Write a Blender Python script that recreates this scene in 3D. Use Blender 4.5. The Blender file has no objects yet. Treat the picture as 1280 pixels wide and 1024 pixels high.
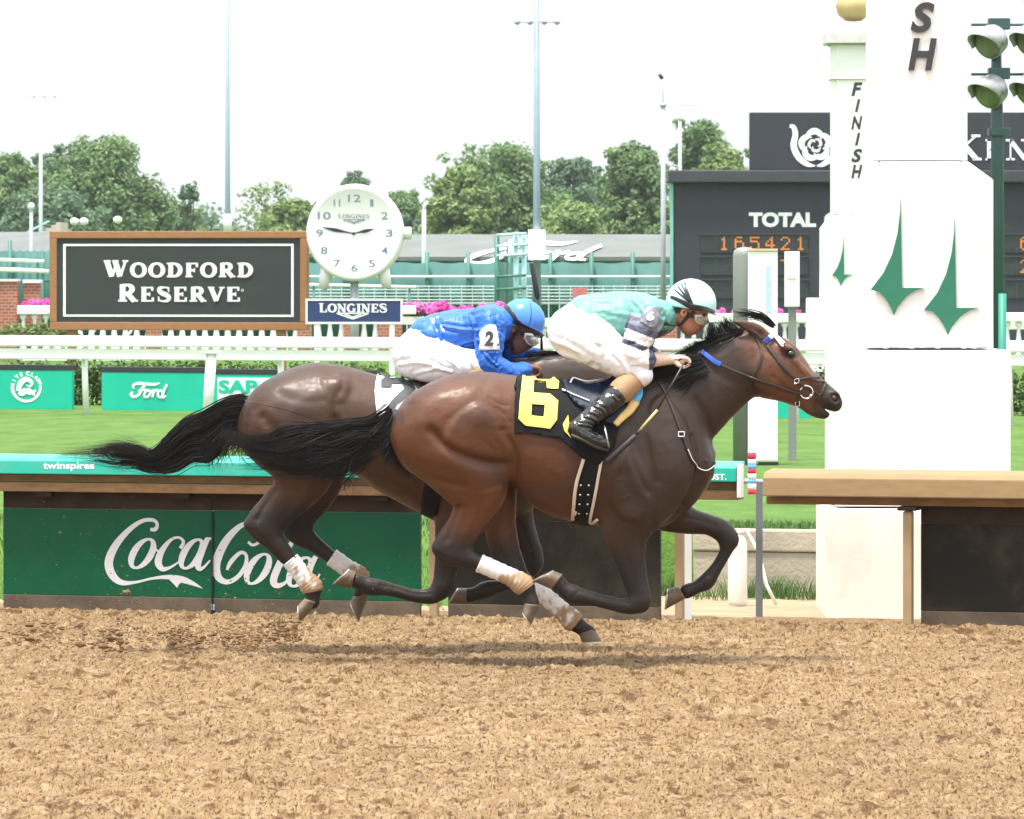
import bpy, bmesh, math, random
import numpy as np
from mathutils import Vector, Matrix
from mathutils.bvhtree import BVHTree

# ------------------------------------------------------------------ camera, sky, sun, exposure
SC = bpy.context.scene
COL = SC.collection
F = 6580.0                      # focal length in photo pixels (photo 1280 wide)
HC = 2.03                       # camera height
HY = 340.0                      # horizon row of the photo
cam_d = bpy.data.cameras.new('camera')
cam = bpy.data.objects.new('camera', cam_d); COL.objects.link(cam)
cam.location = (0, 0, HC); cam.rotation_euler = (math.radians(90), 0, 0)
cam_d.sensor_width = 36.0; cam_d.lens = F / 1280 * 36.0
cam_d.shift_y = -(512 - HY) / 1280.0
cam_d.clip_start = 0.5; cam_d.clip_end = 4000
cam_d.dof.use_dof = True; cam_d.dof.focus_distance = 27.6; cam_d.dof.aperture_fstop = 20.0
SC.camera = cam

SUN_EL, SUN_AZ = 75.0, -148.0     # high sun, on the camera side and to the left (azimuth from +Y, negative = left)
w = bpy.data.worlds.new('World'); SC.world = w; w.use_nodes = True
nt = w.node_tree; nt.nodes.clear()
sky = nt.nodes.new('ShaderNodeTexSky'); sky.sky_type = 'NISHITA'; sky.sun_disc = False
sky.sun_elevation = math.radians(SUN_EL); sky.sun_rotation = math.radians(SUN_AZ)
sky.air_density = 1.0; sky.dust_density = 4.0; sky.ozone_density = 1.0
mixn = nt.nodes.new('ShaderNodeMix'); mixn.data_type = 'RGBA'
tc = nt.nodes.new('ShaderNodeTexCoord')
cn = nt.nodes.new('ShaderNodeTexNoise'); cn.inputs['Scale'].default_value = 1.6; cn.inputs['Detail'].default_value = 4
cr = nt.nodes.new('ShaderNodeMapRange'); cr.inputs['From Min'].default_value = 0.2; cr.inputs['From Max'].default_value = 0.7
cr.inputs['To Min'].default_value = 0.86; cr.inputs['To Max'].default_value = 0.97
nt.links.new(tc.outputs['Generated'], cn.inputs['Vector']); nt.links.new(cn.outputs['Fac'], cr.inputs['Value'])
nt.links.new(cr.outputs['Result'], mixn.inputs['Factor'])
nt.links.new(sky.outputs['Color'], mixn.inputs['A'])
mixn.inputs['B'].default_value = (8.6, 8.9, 9.2, 1)     # thin bright cloud cover
bg = nt.nodes.new('ShaderNodeBackground'); bg.inputs['Strength'].default_value = 0.080
out = nt.nodes.new('ShaderNodeOutputWorld')
# overcast: the cloud cover is brighter overhead than at the horizon
sx = nt.nodes.new('ShaderNodeSeparateXYZ'); nt.links.new(tc.outputs['Generated'], sx.inputs['Vector'])
zr_ = nt.nodes.new('ShaderNodeMapRange'); zr_.inputs['From Min'].default_value = 0.0; zr_.inputs['From Max'].default_value = 1.0; zr_.inputs['To Min'].default_value = 0.82; zr_.inputs['To Max'].default_value = 2.5
nt.links.new(sx.outputs['Z'], zr_.inputs['Value'])
vm_ = nt.nodes.new('ShaderNodeVectorMath'); vm_.operation = 'SCALE'; nt.links.new(mixn.outputs['Result'], vm_.inputs[0]); nt.links.new(zr_.outputs['Result'], vm_.inputs['Scale'])
nt.links.new(vm_.outputs['Vector'], bg.inputs['Color']); nt.links.new(bg.outputs['Background'], out.inputs['Surface'])

sun_d = bpy.data.lights.new('sun', 'SUN'); sun_d.energy = 3.6; sun_d.angle = math.radians(8); sun_d.color = (1, 0.95, 0.87)
sun = bpy.data.objects.new('sun', sun_d); COL.objects.link(sun)
_a, _e = math.radians(SUN_AZ), math.radians(SUN_EL)
_dir = Vector((math.sin(_a) * math.cos(_e), math.cos(_a) * math.cos(_e), math.sin(_e)))
sun.rotation_euler = _dir.to_track_quat('Z', 'Y').to_euler()
SC.view_settings.view_transform = 'Standard'; SC.view_settings.look = 'None'
SC.view_settings.exposure = 0.85; SC.view_settings.gamma = 1.0; SC.view_settings.use_curve_mapping = False
SC.cycles.max_bounces = 6

rnd = random.Random(7)
# ------------------------------------------------------------------ helpers
def P(px, py, Y):
    """a point seen at a photo pixel, at distance Y"""
    return Vector(((px - 640) * Y / F, Y, HC - (py - HY) * Y / F))

def link(o, parent=None):
    COL.objects.link(o)
    if parent is not None:
        o.parent = parent
    return o

def tag(o, label=None, cat=None, group=None, kind=None):
    if label: o['label'] = label
    if cat: o['category'] = cat
    if group: o['group'] = group
    if kind: o['kind'] = kind
    return o

def empty(name, loc, label, cat, group=None, rz=0):
    o = bpy.data.objects.new(name, None); o.empty_display_size = 0.2
    o.location = loc; o.rotation_euler = (0, 0, rz); link(o)
    tag(o, label, cat, group)
    return o

def new_mesh(name, verts, faces, mat, parent=None, smooth=False, loc=None):
    """world-space verts; children are re-expressed in their parent's frame"""
    me = bpy.data.meshes.new(name)
    me.from_pydata([tuple(v) for v in verts], [], [tuple(f) for f in faces])
    if mat is not None:
        for m in (mat if isinstance(mat, (list, tuple)) else [mat]): me.materials.append(m)
    if smooth: me.polygons.foreach_set('use_smooth', [True] * len(me.polygons))
    o = bpy.data.objects.new(name, me)
    return place(o, parent, loc)

def world_of(o):
    m = Matrix.Identity(4)
    while o is not None:
        m = (Matrix.Translation(o.location) @ o.rotation_euler.to_matrix().to_4x4()) @ m
        o = o.parent
    return m

def place(o, parent=None, loc=None):
    me = o.data
    if parent is not None:
        me.transform(world_of(parent).inverted()); link(o, parent)
    else:
        if loc is None:
            n = len(me.vertices); co = np.empty(n * 3, np.float32); me.vertices.foreach_get('co', co); co = co.reshape(-1, 3)
            loc = Vector(((co[:, 0].min() + co[:, 0].max()) / 2, (co[:, 1].min() + co[:, 1].max()) / 2, co[:, 2].min())) if n else Vector((0, 0, 0))
        me.transform(Matrix.Translation(-Vector(loc))); o.location = loc; link(o)
    return o

class MB:
    """collects shapes in world space; build() links them as ONE mesh object"""
    def __init__(s): s.v = []; s.f = []; s.m = []
    def add(s, vs, fs, mi=0):
        b = len(s.v); s.v += [Vector(x) for x in vs]; s.f += [[b + i for i in f] for f in fs]; s.m += [mi] * len(fs)
        return s
    def box8(s, c, mi=0):      # 8 corners: bottom 4 ccw, top 4 ccw
        return s.add(c, [(3, 2, 1, 0), (4, 5, 6, 7), (0, 1, 5, 4), (1, 2, 6, 5), (2, 3, 7, 6), (3, 0, 4, 7)], mi)
    def box(s, x0, x1, y0, y1, z0, z1, mi=0):
        return s.box8([(x0, y0, z0), (x1, y0, z0), (x1, y1, z0), (x0, y1, z0), (x0, y0, z1), (x1, y0, z1), (x1, y1, z1), (x0, y1, z1)], mi)
    def tube(s, pts, r, n=10, cap=True, mi=0, flat=1.0):
        pts = [Vector(p) for p in pts]; k = len(pts); rs = r if isinstance(r, (list, tuple)) else [r] * k
        up = Vector((0, 1, 0)); vs = []
        for i, p in enumerate(pts):
            t = (pts[min(i + 1, k - 1)] - pts[max(i - 1, 0)])
            t = t.normalized() if t.length > 1e-9 else Vector((0, 0, 1))
            a = up - t * up.dot(t)
            if a.length < 0.2: a = Vector((1, 0, 0)) - t * t.x
            a.normalize(); b = t.cross(a)
            for j in range(n):
                q = 2 * math.pi * j / n
                vs.append(p + a * (math.cos(q) * rs[i] * flat) + b * (math.sin(q) * rs[i]))
        fs = [(i * n + j, i * n + (j + 1) % n, (i + 1) * n + (j + 1) % n, (i + 1) * n + j) for i in range(k - 1) for j in range(n)]
        if cap: fs += [tuple(range(n - 1, -1, -1)), tuple((k - 1) * n + j for j in range(n))]
        return s.add(vs, fs, mi)
    def lathe(s, c, prof, n=24, axis=Vector((0, 0, 1)), mi=0, cap=True):
        axis = Vector(axis).normalized(); a = Vector((1, 0, 0)) if abs(axis.x) < .9 else Vector((0, 1, 0))
        a = (a - axis * a.dot(axis)).normalized(); b = axis.cross(a); c = Vector(c); vs = []
        for r, h in prof:
            for j in range(n):
                q = 2 * math.pi * j / n; vs.append(c + axis * h + a * (r * math.cos(q)) + b * (r * math.sin(q)))
        k = len(prof)
        fs = [(i * n + j, i * n + (j + 1) % n, (i + 1) * n + (j + 1) % n, (i + 1) * n + j) for i in range(k - 1) for j in range(n)]
        if cap: fs += [tuple(range(n - 1, -1, -1)), tuple((k - 1) * n + j for j in range(n))]
        return s.add(vs, fs, mi)
    def prism(s, poly, off, mi=0):
        """front polygon (world points) swept by vector off"""
        n = len(poly); off = Vector(off); poly = [Vector(p) for p in poly]
        nrm = Vector((0, 0, 0))
        for i in range(n): nrm += poly[i].cross(poly[(i + 1) % n])
        if nrm.dot(off) > 0: poly = poly[::-1]
        return s.add(poly + [p + off for p in poly], [tuple(range(n)), tuple(range(2 * n - 1, n - 1, -1))] + [(i, n + i, n + (i + 1) % n, (i + 1) % n) for i in range(n)], mi)
    def build(s, name, mat, parent=None, smooth=False, loc=None, bevel=0):
        me = bpy.data.meshes.new(name)
        me.from_pydata([tuple(v) for v in s.v], [], [tuple(f) for f in s.f])
        for m in (mat if isinstance(mat, (list, tuple)) else [mat]): me.materials.append(m)
        if len(s.m): me.polygons.foreach_set('material_index', s.m)
        if smooth: me.polygons.foreach_set('use_smooth', [True] * len(me.polygons))
        if bevel:
            bm = bmesh.new(); bm.from_mesh(me)
            es = [e for e in bm.edges if len(e.link_faces) == 2 and e.calc_face_angle(0) > 0.6]
            bmesh.ops.bevel(bm, geom=es, offset=bevel, segments=2, affect='EDGES', profile=0.6)
            bm.to_mesh(me); bm.free()
        o = bpy.data.objects.new(name, me)
        return place(o, parent, loc)

class Plane:
    """vertical plane through ground point R0 turned by 'ang' degrees: trace photo pixels onto it"""
    def __init__(s, px, Y, ang):
        a = math.radians(ang); s.R0 = Vector(((px - 640) * Y / F, Y, 0))
        s.u = Vector((math.cos(a), -math.sin(a), 0)); s.n = Vector((math.sin(a), math.cos(a), 0))
    def at(s, px, py, t=0.0):
        d = Vector(((px - 640) / F, 1, 0)); Y = (t + s.n.dot(s.R0)) / s.n.dot(d)
        return P(px, py, Y)
    def pt(s, a, t, z): return s.R0 + s.u * a + s.n * t + Vector((0, 0, z))
    def co(s, p): d = Vector(p) - s.R0; return d.dot(s.u), d.dot(s.n), p[2]
    def rect(s, mb, x0, y0, x1, y1, t0, t1, mi=0):
        """box whose front face fills the pixel rectangle"""
        q = [s.at(x0, y1, t0), s.at(x1, y1, t0), s.at(x1, y0, t0), s.at(x0, y0, t0)]
        z0 = (q[0].z + q[1].z) / 2; z1 = (q[2].z + q[3].z) / 2
        a0 = s.co(q[0])[0]; a1 = s.co(q[1])[0]
        return s.block(mb, a0, a1, t0, t1, z0, z1, mi)
    def block(s, mb, a0, a1, t0, t1, z0, z1, mi=0):
        c = [s.pt(a, t, z) for z in (z0, z1) for a, t in ((a0, t0), (a1, t0), (a1, t1), (a0, t1))]
        return mb.box8(c, mi)

# ---- materials
def nodes(m):
    m.use_nodes = True; t = m.node_tree; b = t.nodes.get('Principled BSDF'); return t, b

def mat(name, col, rough=0.6, metal=0.0, var=0.10, scale=6.0, bump=0.0, bscale=60.0, spec=0.5, dirt=None, dscale=2.0, damt=0.5, stretch=(1, 1, 1), coat=0.0, emit=0.0):
    """painted / plain surface: base colour with soft noise variation, optional dirt patches and bump"""
    m = bpy.data.materials.new(name); t, b = nodes(m); N, L = t.nodes, t.links
    b.inputs['Roughness'].default_value = rough; b.inputs['Metallic'].default_value = metal
    b.inputs['Specular IOR Level'].default_value = spec; b.inputs['Coat Weight'].default_value = coat
    c = N.new('ShaderNodeTexCoord'); mp = N.new('ShaderNodeMapping'); mp.inputs['Scale'].default_value = stretch
    L.new(c.outputs['Object'], mp.inputs['Vector'])
    n = N.new('ShaderNodeTexNoise'); n.inputs['Scale'].default_value = scale; n.inputs['Detail'].default_value = 6; n.inputs['Roughness'].default_value = 0.6
    L.new(mp.outputs['Vector'], n.inputs['Vector'])
    r = N.new('ShaderNodeValToRGB'); L.new(n.outputs['Fac'], r.inputs['Fac'])
    r.color_ramp.elements[0].position = 0.3; r.color_ramp.elements[1].position = 0.7
    r.color_ramp.elements[0].color = tuple(max(0, x * (1 - var)) for x in col) + (1,)
    r.color_ramp.elements[1].color = tuple(min(1, x * (1 + var)) for x in col) + (1,)
    src = r.outputs['Color']
    if dirt:
        n2 = N.new('ShaderNodeTexNoise'); n2.inputs['Scale'].default_value = dscale; n2.inputs['Detail'].default_value = 9; n2.inputs['Roughness'].default_value = 0.7
        L.new(mp.outputs['Vector'], n2.inputs['Vector'])
        mr = N.new('ShaderNodeMapRange'); mr.inputs['From Min'].default_value = 0.45; mr.inputs['From Max'].default_value = 0.75; mr.inputs['To Max'].default_value = damt
        L.new(n2.outputs['Fac'], mr.inputs['Value'])
        mx = N.new('ShaderNodeMix'); mx.data_type = 'RGBA'; L.new(mr.outputs['Result'], mx.inputs['Factor']); L.new(src, mx.inputs['A'])
        mx.inputs['B'].default_value = tuple(dirt) + (1,); src = mx.outputs['Result']
    L.new(src, b.inputs['Base Color'])
    if bump:
        n3 = N.new('ShaderNodeTexNoise'); n3.inputs['Scale'].default_value = bscale; n3.inputs['Detail'].default_value = 5
        L.new(mp.outputs['Vector'], n3.inputs['Vector'])
        bp = N.new('ShaderNodeBump'); bp.inputs['Strength'].default_value = bump; bp.inputs['Distance'].default_value = 0.02
        L.new(n3.outputs['Fac'], bp.inputs['Height']); L.new(bp.outputs['Normal'], b.inputs['Normal'])
    if emit:
        L.new(src, b.inputs['Emission Color']); b.inputs['Emission Strength'].default_value = emit
    return m

def attr_mat(name, rough=0.5, spec=0.5, sheen=0.0, var=0.1, scale=20.0, bump=0.0, bscale=200.0, stretch=(1, 1, 1), coat=0.0, coat_rough=0.3):
    """colour comes from the point colour attribute 'Col' (markings, print), with fine variation"""
    m = bpy.data.materials.new(name); t, b = nodes(m); N, L = t.nodes, t.links
    b.inputs['Roughness'].default_value = rough; b.inputs['Specular IOR Level'].default_value = spec
    b.inputs['Sheen Weight'].default_value = sheen; b.inputs['Sheen Roughness'].default_value = 0.4
    b.inputs['Coat Weight'].default_value = coat; b.inputs['Coat Roughness'].default_value = coat_rough
    a = N.new('ShaderNodeAttribute'); a.attribute_name = 'Col'
    c = N.new('ShaderNodeTexCoord'); mp = N.new('ShaderNodeMapping'); mp.inputs['Scale'].default_value = stretch
    L.new(c.outputs['Object'], mp.inputs['Vector'])
    n = N.new('ShaderNodeTexNoise'); n.inputs['Scale'].default_value = scale; n.inputs['Detail'].default_value = 7; n.inputs['Roughness'].default_value = 0.65
    L.new(mp.outputs['Vector'], n.inputs['Vector'])
    mr = N.new('ShaderNodeMapRange'); mr.inputs['From Min'].default_value = 0.25; mr.inputs['From Max'].default_value = 0.75
    mr.inputs['To Min'].default_value = 1 - var; mr.inputs['To Max'].default_value = 1 + var
    L.new(n.outputs['Fac'], mr.inputs['Value'])
    vm = N.new('ShaderNodeVectorMath'); vm.operation = 'MULTIPLY'
    L.new(a.outputs['Color'], vm.inputs[0]); L.new(mr.outputs['Result'], vm.inputs[1]); L.new(vm.outputs['Vector'], b.inputs['Base Color'])
    if bump:
        n3 = N.new('ShaderNodeTexNoise'); n3.inputs['Scale'].default_value = bscale; n3.inputs['Detail'].default_value = 4
        L.new(mp.outputs['Vector'], n3.inputs['Vector'])
        bp = N.new('ShaderNodeBump'); bp.inputs['Strength'].default_value = bump; bp.inputs['Distance'].default_value = 0.004
        L.new(n3.outputs['Fac'], bp.inputs['Height']); L.new(bp.outputs['Normal'], b.inputs['Normal'])
    return m

def set_col(me, cols, name='Col'):
    at = me.attributes.new(name, 'FLOAT_COLOR', 'POINT')
    c = np.ones((len(me.vertices), 4), np.float32); c[:, :3] = cols
    at.data.foreach_set('color', c.ravel())

# ---- numpy noise
_perm = np.random.RandomState(3).rand(64, 64, 64).astype(np.float32)
def vnoise(p):
    """trilinear value noise on (n,3) points, 0..1"""
    p = np.asarray(p, np.float64); i = np.floor(p).astype(np.int64); f = (p - i).astype(np.float32); f = f * f * (3 - 2 * f)
    i0 = i & 63; i1 = (i + 1) & 63
    x0, y0, z0 = i0.T; x1, y1, z1 = i1.T; fx, fy, fz = f.T
    a = _perm[x0, y0, z0] * (1 - fx) + _perm[x1, y0, z0] * fx
    b = _perm[x0, y1, z0] * (1 - fx) + _perm[x1, y1, z0] * fx
    c = _perm[x0, y0, z1] * (1 - fx) + _perm[x1, y0, z1] * fx
    d = _perm[x0, y1, z1] * (1 - fx) + _perm[x1, y1, z1] * fx
    return (a * (1 - fy) + b * fy) * (1 - fz) + (c * (1 - fy) + d * fy) * fz
def fbm(p, o=4):
    s = 0; a = 1; t = 0
    for k in range(o):
        s = s + a * vnoise(np.asarray(p) * 2 ** k + 17.3 * k); t += a; a *= 0.55
    return s / t

# ---- lettering
def text_polys(s, size, bold=0.0, shear=0.0, sx=1.0, space=1.0):
    cu = bpy.data.curves.new('letters', 'FONT'); cu.body = s; cu.size = size; cu.offset = bold * size; cu.shear = shear
    cu.space_character = space; cu.align_x = 'CENTER'; cu.resolution_u = 4
    o = bpy.data.objects.new('letters', cu); COL.objects.link(o)
    dg = bpy.context.evaluated_depsgraph_get(); me = bpy.data.meshes.new_from_object(o.evaluated_get(dg))
    v = [(p.co.x * sx, p.co.y) for p in me.vertices]; f = [tuple(p.vertices) for p in me.polygons]
    bpy.data.objects.remove(o); bpy.data.curves.remove(cu); bpy.data.meshes.remove(me)
    return v, f
def fit(v, x0, y0, x1, y1, keep=False):
    """scale 2-D points (y up) into the pixel box (y down)"""
    a = np.array(v); lo, hi = a.min(0), a.max(0); sz = np.maximum(hi - lo, 1e-6)
    return [(x0 + (p[0] - lo[0]) / sz[0] * (x1 - x0), y1 - (p[1] - lo[1]) / sz[1] * (y1 - y0)) for p in v]
def letters(s, box, to3, name, m, parent, bold=0.02, shear=0.0, size=1.0):
    """raised lettering filling a pixel box; to3 maps pixel -> world (front of the panel)"""
    v, f = text_polys(s, size, bold, shear); v = fit(v, *box)
    vs = [to3(*p) for p in v]
    return new_mesh(name, vs, f, m, parent)
def ribbon2(pts, ws):
    """variable-width stroke in 2-D -> verts, faces"""
    n = len(pts); vs = []; p = np.array(pts, float)
    if np.isscalar(ws): ws = [ws] * n
    for i in range(n):
        t = p[min(i + 1, n - 1)] - p[max(i - 1, 0)]; L = math.hypot(*t) or 1; q = (-t[1] / L, t[0] / L)
        vs += [(p[i][0] + q[0] * ws[i] / 2, p[i][1] + q[1] * ws[i] / 2), (p[i][0] - q[0] * ws[i] / 2, p[i][1] - q[1] * ws[i] / 2)]
    return vs, [(2 * i, 2 * i + 1, 2 * i + 3, 2 * i + 2) for i in range(n - 1)]
def spline(pts, n=8):
    """Catmull-Rom through rows of numbers"""
    a = np.array(pts, float); out_ = []
    for i in range(len(a) - 1):
        p0, p1, p2, p3 = a[max(i - 1, 0)], a[i], a[i + 1], a[min(i + 2, len(a) - 1)]
        for k in range(n):
            t = k / n
            out_.append(0.5 * ((2 * p1) + (p2 - p0) * t + (2 * p0 - 5 * p1 + 4 * p2 - p3) * t * t + (3 * p1 - p0 - 3 * p2 + p3) * t ** 3))
    out_.append(a[-1]); return np.array(out_)
class Strokes:
    """2-D strokes laid on a surface, each a hair above the last so none coincide"""
    def __init__(s): s.parts = []
    def add(s, pts, wid, n=8):
        if np.isscalar(wid): wid = [wid] * len(pts)
        a = spline([list(p) + [w_] for p, w_ in zip(pts, wid)], n) if n > 1 else np.array([list(p) + [w_] for p, w_ in zip(pts, wid)])
        s.parts.append(ribbon2(a[:, :2], list(np.abs(a[:, 2])))); return s
    def poly(s, pts): s.parts.append(([tuple(p) for p in pts], [tuple(range(len(pts)))])); return s
    def mesh(s, to3, name, m, parent, lift=None, step=0.0005):
        vs, fs = [], []; lift = lift or Vector((0, -1, 0))
        for k, (v, f) in enumerate(s.parts):
            b = len(vs); vs += [to3(*p) + lift * (step * (k + 1)) for p in v]; fs += [tuple(b + i for i in q) for q in f]
        return new_mesh(name, vs, fs, m, parent)

# slab-serif capitals drawn as strokes on a 1-high cell (y up)
def _arc(cx, cy, rx, ry, a0, a1, n=18): return [(cx + rx * math.cos(math.radians(a0 + (a1 - a0) * i / n)), cy + ry * math.sin(math.radians(a0 + (a1 - a0) * i / n))) for i in range(n + 1)]
def serif_letter(ch, T=0.24, t=0.10):
    st = []; S = 0.09
    def bar(x0, y0, x1, y1, w_): st.append(([(x0, y0), (x1, y1)], [w_, w_]))
    def ser(x, y, w_=0.42): st.append(([(x - w_ / 2, y), (x + w_ / 2, y)], [S, S]))
    def bowl(cx, cy, rx, ry, a0, a1): pts = _arc(cx, cy, rx, ry, a0, a1); st.append((pts, [t + (T - t) * abs(math.cos(math.radians(a0 + (a1 - a0) * i / 18))) ** 1.5 for i in range(19)]))
    W_ = 0.8
    if ch == 'O': bowl(.45, .5, .36, .46, 0, 360); W_ = .92
    elif ch == 'D': bar(.2, 0, .2, 1, T); bowl(.33, .5, .42, .45, -90, 90); ser(.16, .045, .36); ser(.16, .955, .36); bar(.16, .05, .36, .05, t); bar(.16, .95, .36, .95, t); W_ = .9
    elif ch == 'R': bar(.2, 0, .2, 1, T); bowl(.4, .73, .25, .23, -90, 90); bar(.2, .5, .42, .5, t); bar(.2, .955, .42, .955, t); bar(.42, .5, .76, .02, T * .9); ser(.2, .045); ser(.8, .045, .26); W_ = .94
    elif ch == 'E': bar(.2, 0, .2, 1, T); bar(.05, .045, .72, .045, S); bar(.05, .955, .7, .955, S); bar(.2, .5, .52, .5, t); bar(.7, .0, .7, .28, t); bar(.67, .74, .67, 1, t); bar(.52, .36, .52, .64, .08); W_ = .8
    elif ch == 'F': bar(.2, 0, .2, 1, T); bar(.05, .955, .7, .955, S); bar(.2, .48, .52, .48, t); bar(.67, .7, .67, 1, t); bar(.52, .34, .52, .62, .08); ser(.22, .045); W_ = .76
    elif ch == 'L': bar(.2, 0, .2, 1, T); bar(.05, .045, .7, .045, S); bar(.68, 0, .68, .34, t); ser(.2, .955); W_ = .77
    elif ch == 'I': bar(.2, 0, .2, 1, T); ser(.2, .045); ser(.2, .955); W_ = .42
    elif ch == 'N': bar(.16, 0, .16, 1, t); bar(.76, 0, .76, 1, t); bar(.16, .95, .74, .05, T); ser(.16, .045, .34); ser(.12, .955, .3); ser(.76, .955, .34); W_ = .94
    elif ch == 'V': bar(.12, .95, .43, .04, T); bar(.74, .95, .45, .04, t); ser(.13, .955, .36); ser(.74, .955, .3); W_ = .86
    elif ch == 'W': bar(.1, .95, .34, .04, T); bar(.6, .95, .36, .04, t); bar(.5, .95, .74, .04, T); bar(1.0, .95, .76, .04, t); ser(.12, .955, .34); ser(.52, .955, .3); ser(1.0, .955, .28); W_ = 1.14
    elif ch == 'S': st.append(([(.66, .74), (.62, .92), (.4, .97), (.17, .9), (.14, .72), (.3, .57), (.55, .44), (.68, .28), (.6, .08), (.36, .02), (.14, .1), (.1, .28)], [.07, .1, .1, T * .8, T * .85, T, T, T * .9, T * .7, .1, .1, .07])); bar(.66, .66, .66, .98, .08); bar(.1, .02, .1, .34, .08); W_ = .8
    elif ch == 'G': bowl(.45, .5, .36, .46, 40, 320); bar(.74, .02, .74, .42, T * .8); bar(.56, .42, .88, .42, S); W_ = .94
    elif ch == 'K': bar(.2, 0, .2, 1, T); bar(.25, .45, .72, .95, t); bar(.36, .56, .74, .04, T); ser(.2, .045); ser(.2, .955); ser(.76, .045, .3); ser(.72, .955, .3); W_ = .92
    elif ch == 'T': bar(.4, 0, .4, 1, T); bar(.04, .955, .76, .955, S); bar(.07, .7, .07, 1, t); bar(.73, .7, .73, 1, t); ser(.4, .045); W_ = .82
    elif ch == 'U': bar(.16, .3, .16, 1, T); bar(.74, .3, .74, 1, t); st.append((_arc(.45, .33, .29, .3, 180, 360), [T * .9] * 10 + [t] * 9)); ser(.16, .955); ser(.74, .955, .34); W_ = .92
    elif ch == 'C': bowl(.45, .5, .36, .46, 45, 315); bar(.72, .66, .72, .96, .08); W_ = .86
    elif ch == 'Y': bar(.14, .95, .44, .45, T); bar(.74, .95, .46, .45, t); bar(.44, 0, .44, .48, T); ser(.14, .955, .36); ser(.74, .955, .3); ser(.44, .045); W_ = .86
    return st, W_
def serif_word(words_, box, to3, name, m, parent, big=1.0, T=0.24, t=0.10, gap=0.1, lift=None):
    """words_: text; the first letter may be larger (small capitals)"""
    S_ = Strokes(); x = 0; allp = []
    for k, ch in enumerate(words_):
        if ch == ' ': x += .5; continue
        st, W_ = serif_letter(ch, T, t); sc_ = big if k == 0 else 1.0
        for pts, ws in st: allp.append(([(x + p[0] * sc_, p[1] * sc_) for p in pts], [w_ * sc_ for w_ in ws]))
        x += W_ * sc_ + gap
    xs = x - gap; ys = big
    x0, y0, x1, y1 = box; kx = (x1 - x0) / xs; ky = (y1 - y0) / ys
    for pts, ws in allp:
        S_.add([(x0 + p[0] * kx, y1 - p[1] * ky) for p in pts], [w_ * (kx + ky) / 2 for w_ in ws], 1 if len(pts) == 2 or len(pts) > 14 else 6)
    return S_.mesh(to3, name, m, parent, lift)
# ------------------------------------------------------------------ the setting: ground sheets
RAIL = Plane(640, 30.5, 16.0)        # dirt-track rail
TURF = Plane(640, 58.0, 23.0)        # turf-course rail
GZ = 0.40                             # level of the turf and everything behind it

def grid_sheet(name, plane, A, T, zf, m, colf=None, smooth=True):
    a, t = np.meshgrid(A, T); n, k = len(A), len(T)
    x = plane.R0.x + a * plane.u.x + t * plane.n.x; y = plane.R0.y + a * plane.u.y + t * plane.n.y
    z = zf(a, t, x, y)
    me = bpy.data.meshes.new(name)
    co = np.stack([x, y, z], -1).reshape(-1, 3).astype(np.float32)
    i = np.arange((k - 1) * (n - 1)); r, c = i // (n - 1), i % (n - 1); b = r * n + c
    f = np.stack([b, b + 1, b + n + 1, b + n], -1).astype(np.int32)
    me.vertices.add(len(co)); me.vertices.foreach_set('co', co.ravel())
    me.loops.add(f.size); me.loops.foreach_set('vertex_index', f.ravel())
    me.polygons.add(len(f)); me.polygons.foreach_set('loop_start', np.arange(0, f.size, 4, dtype=np.int32))
    me.update(calc_edges=True); me.validate()
    if smooth: me.polygons.foreach_set('use_smooth', [True] * len(f))
    if colf is not None: set_col(me, colf(a, t, x, y, z).reshape(-1, 3))
    me.materials.append(m)
    o = bpy.data.objects.new(name, me); link(o); o['kind'] = 'structure'; return o

def dirt_h(a, t, x, y):
    sh = a.shape
    p = np.stack([x.ravel(), y.ravel(), np.zeros(x.size)], -1)
    h = 0.016 * (fbm(p * (3, 4, 1), 2) - .5) + 0.016 * (fbm(p * (10, 8, 1) + 5, 2) - .5)
    c = fbm(p * (26, 13, 1) + 9, 3); h += 0.060 * np.clip(c - .54, 0, 1) - 0.100 * np.clip(.43 - c, 0, 1)   # crumbs and pits
    c3 = vnoise(p * (44, 26, 1) + 3); h += 0.028 * np.clip(c3 - .62, 0, 1) - 0.030 * np.clip(.3 - c3, 0, 1)
    rd = (t + .05 * np.sin(a * .7) ).ravel(); h += .010 * np.sin(rd * 2 * np.pi / .62 + 1.5 * vnoise(p * (.8, .8, 1))) * vnoise(p * (1.1, 1.1, 1) + 8)      # harrow ridges along the track
    c2 = vnoise(p * (8, 13, 1) + 31); h -= 0.05 * np.clip(c2 - .80, 0, 1) * 2                                 # hoof dents
    return h.reshape(sh), c.reshape(sh), c2.reshape(sh)
def dirt_z(a, t, x, y):
    fine = (a > -4.4) & (a < 6.0) & (t > -12.1); h = np.zeros(a.shape)
    hh, _, _ = dirt_h(a, t, x, y)
    fade = np.clip((0.75 - t) / 0.45, 0.0, 1)
    lip = 0.028 * np.exp(-((t + 0.12) / 0.22) ** 2)
    return np.where(fine, hh, 0) * fade + lip
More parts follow.
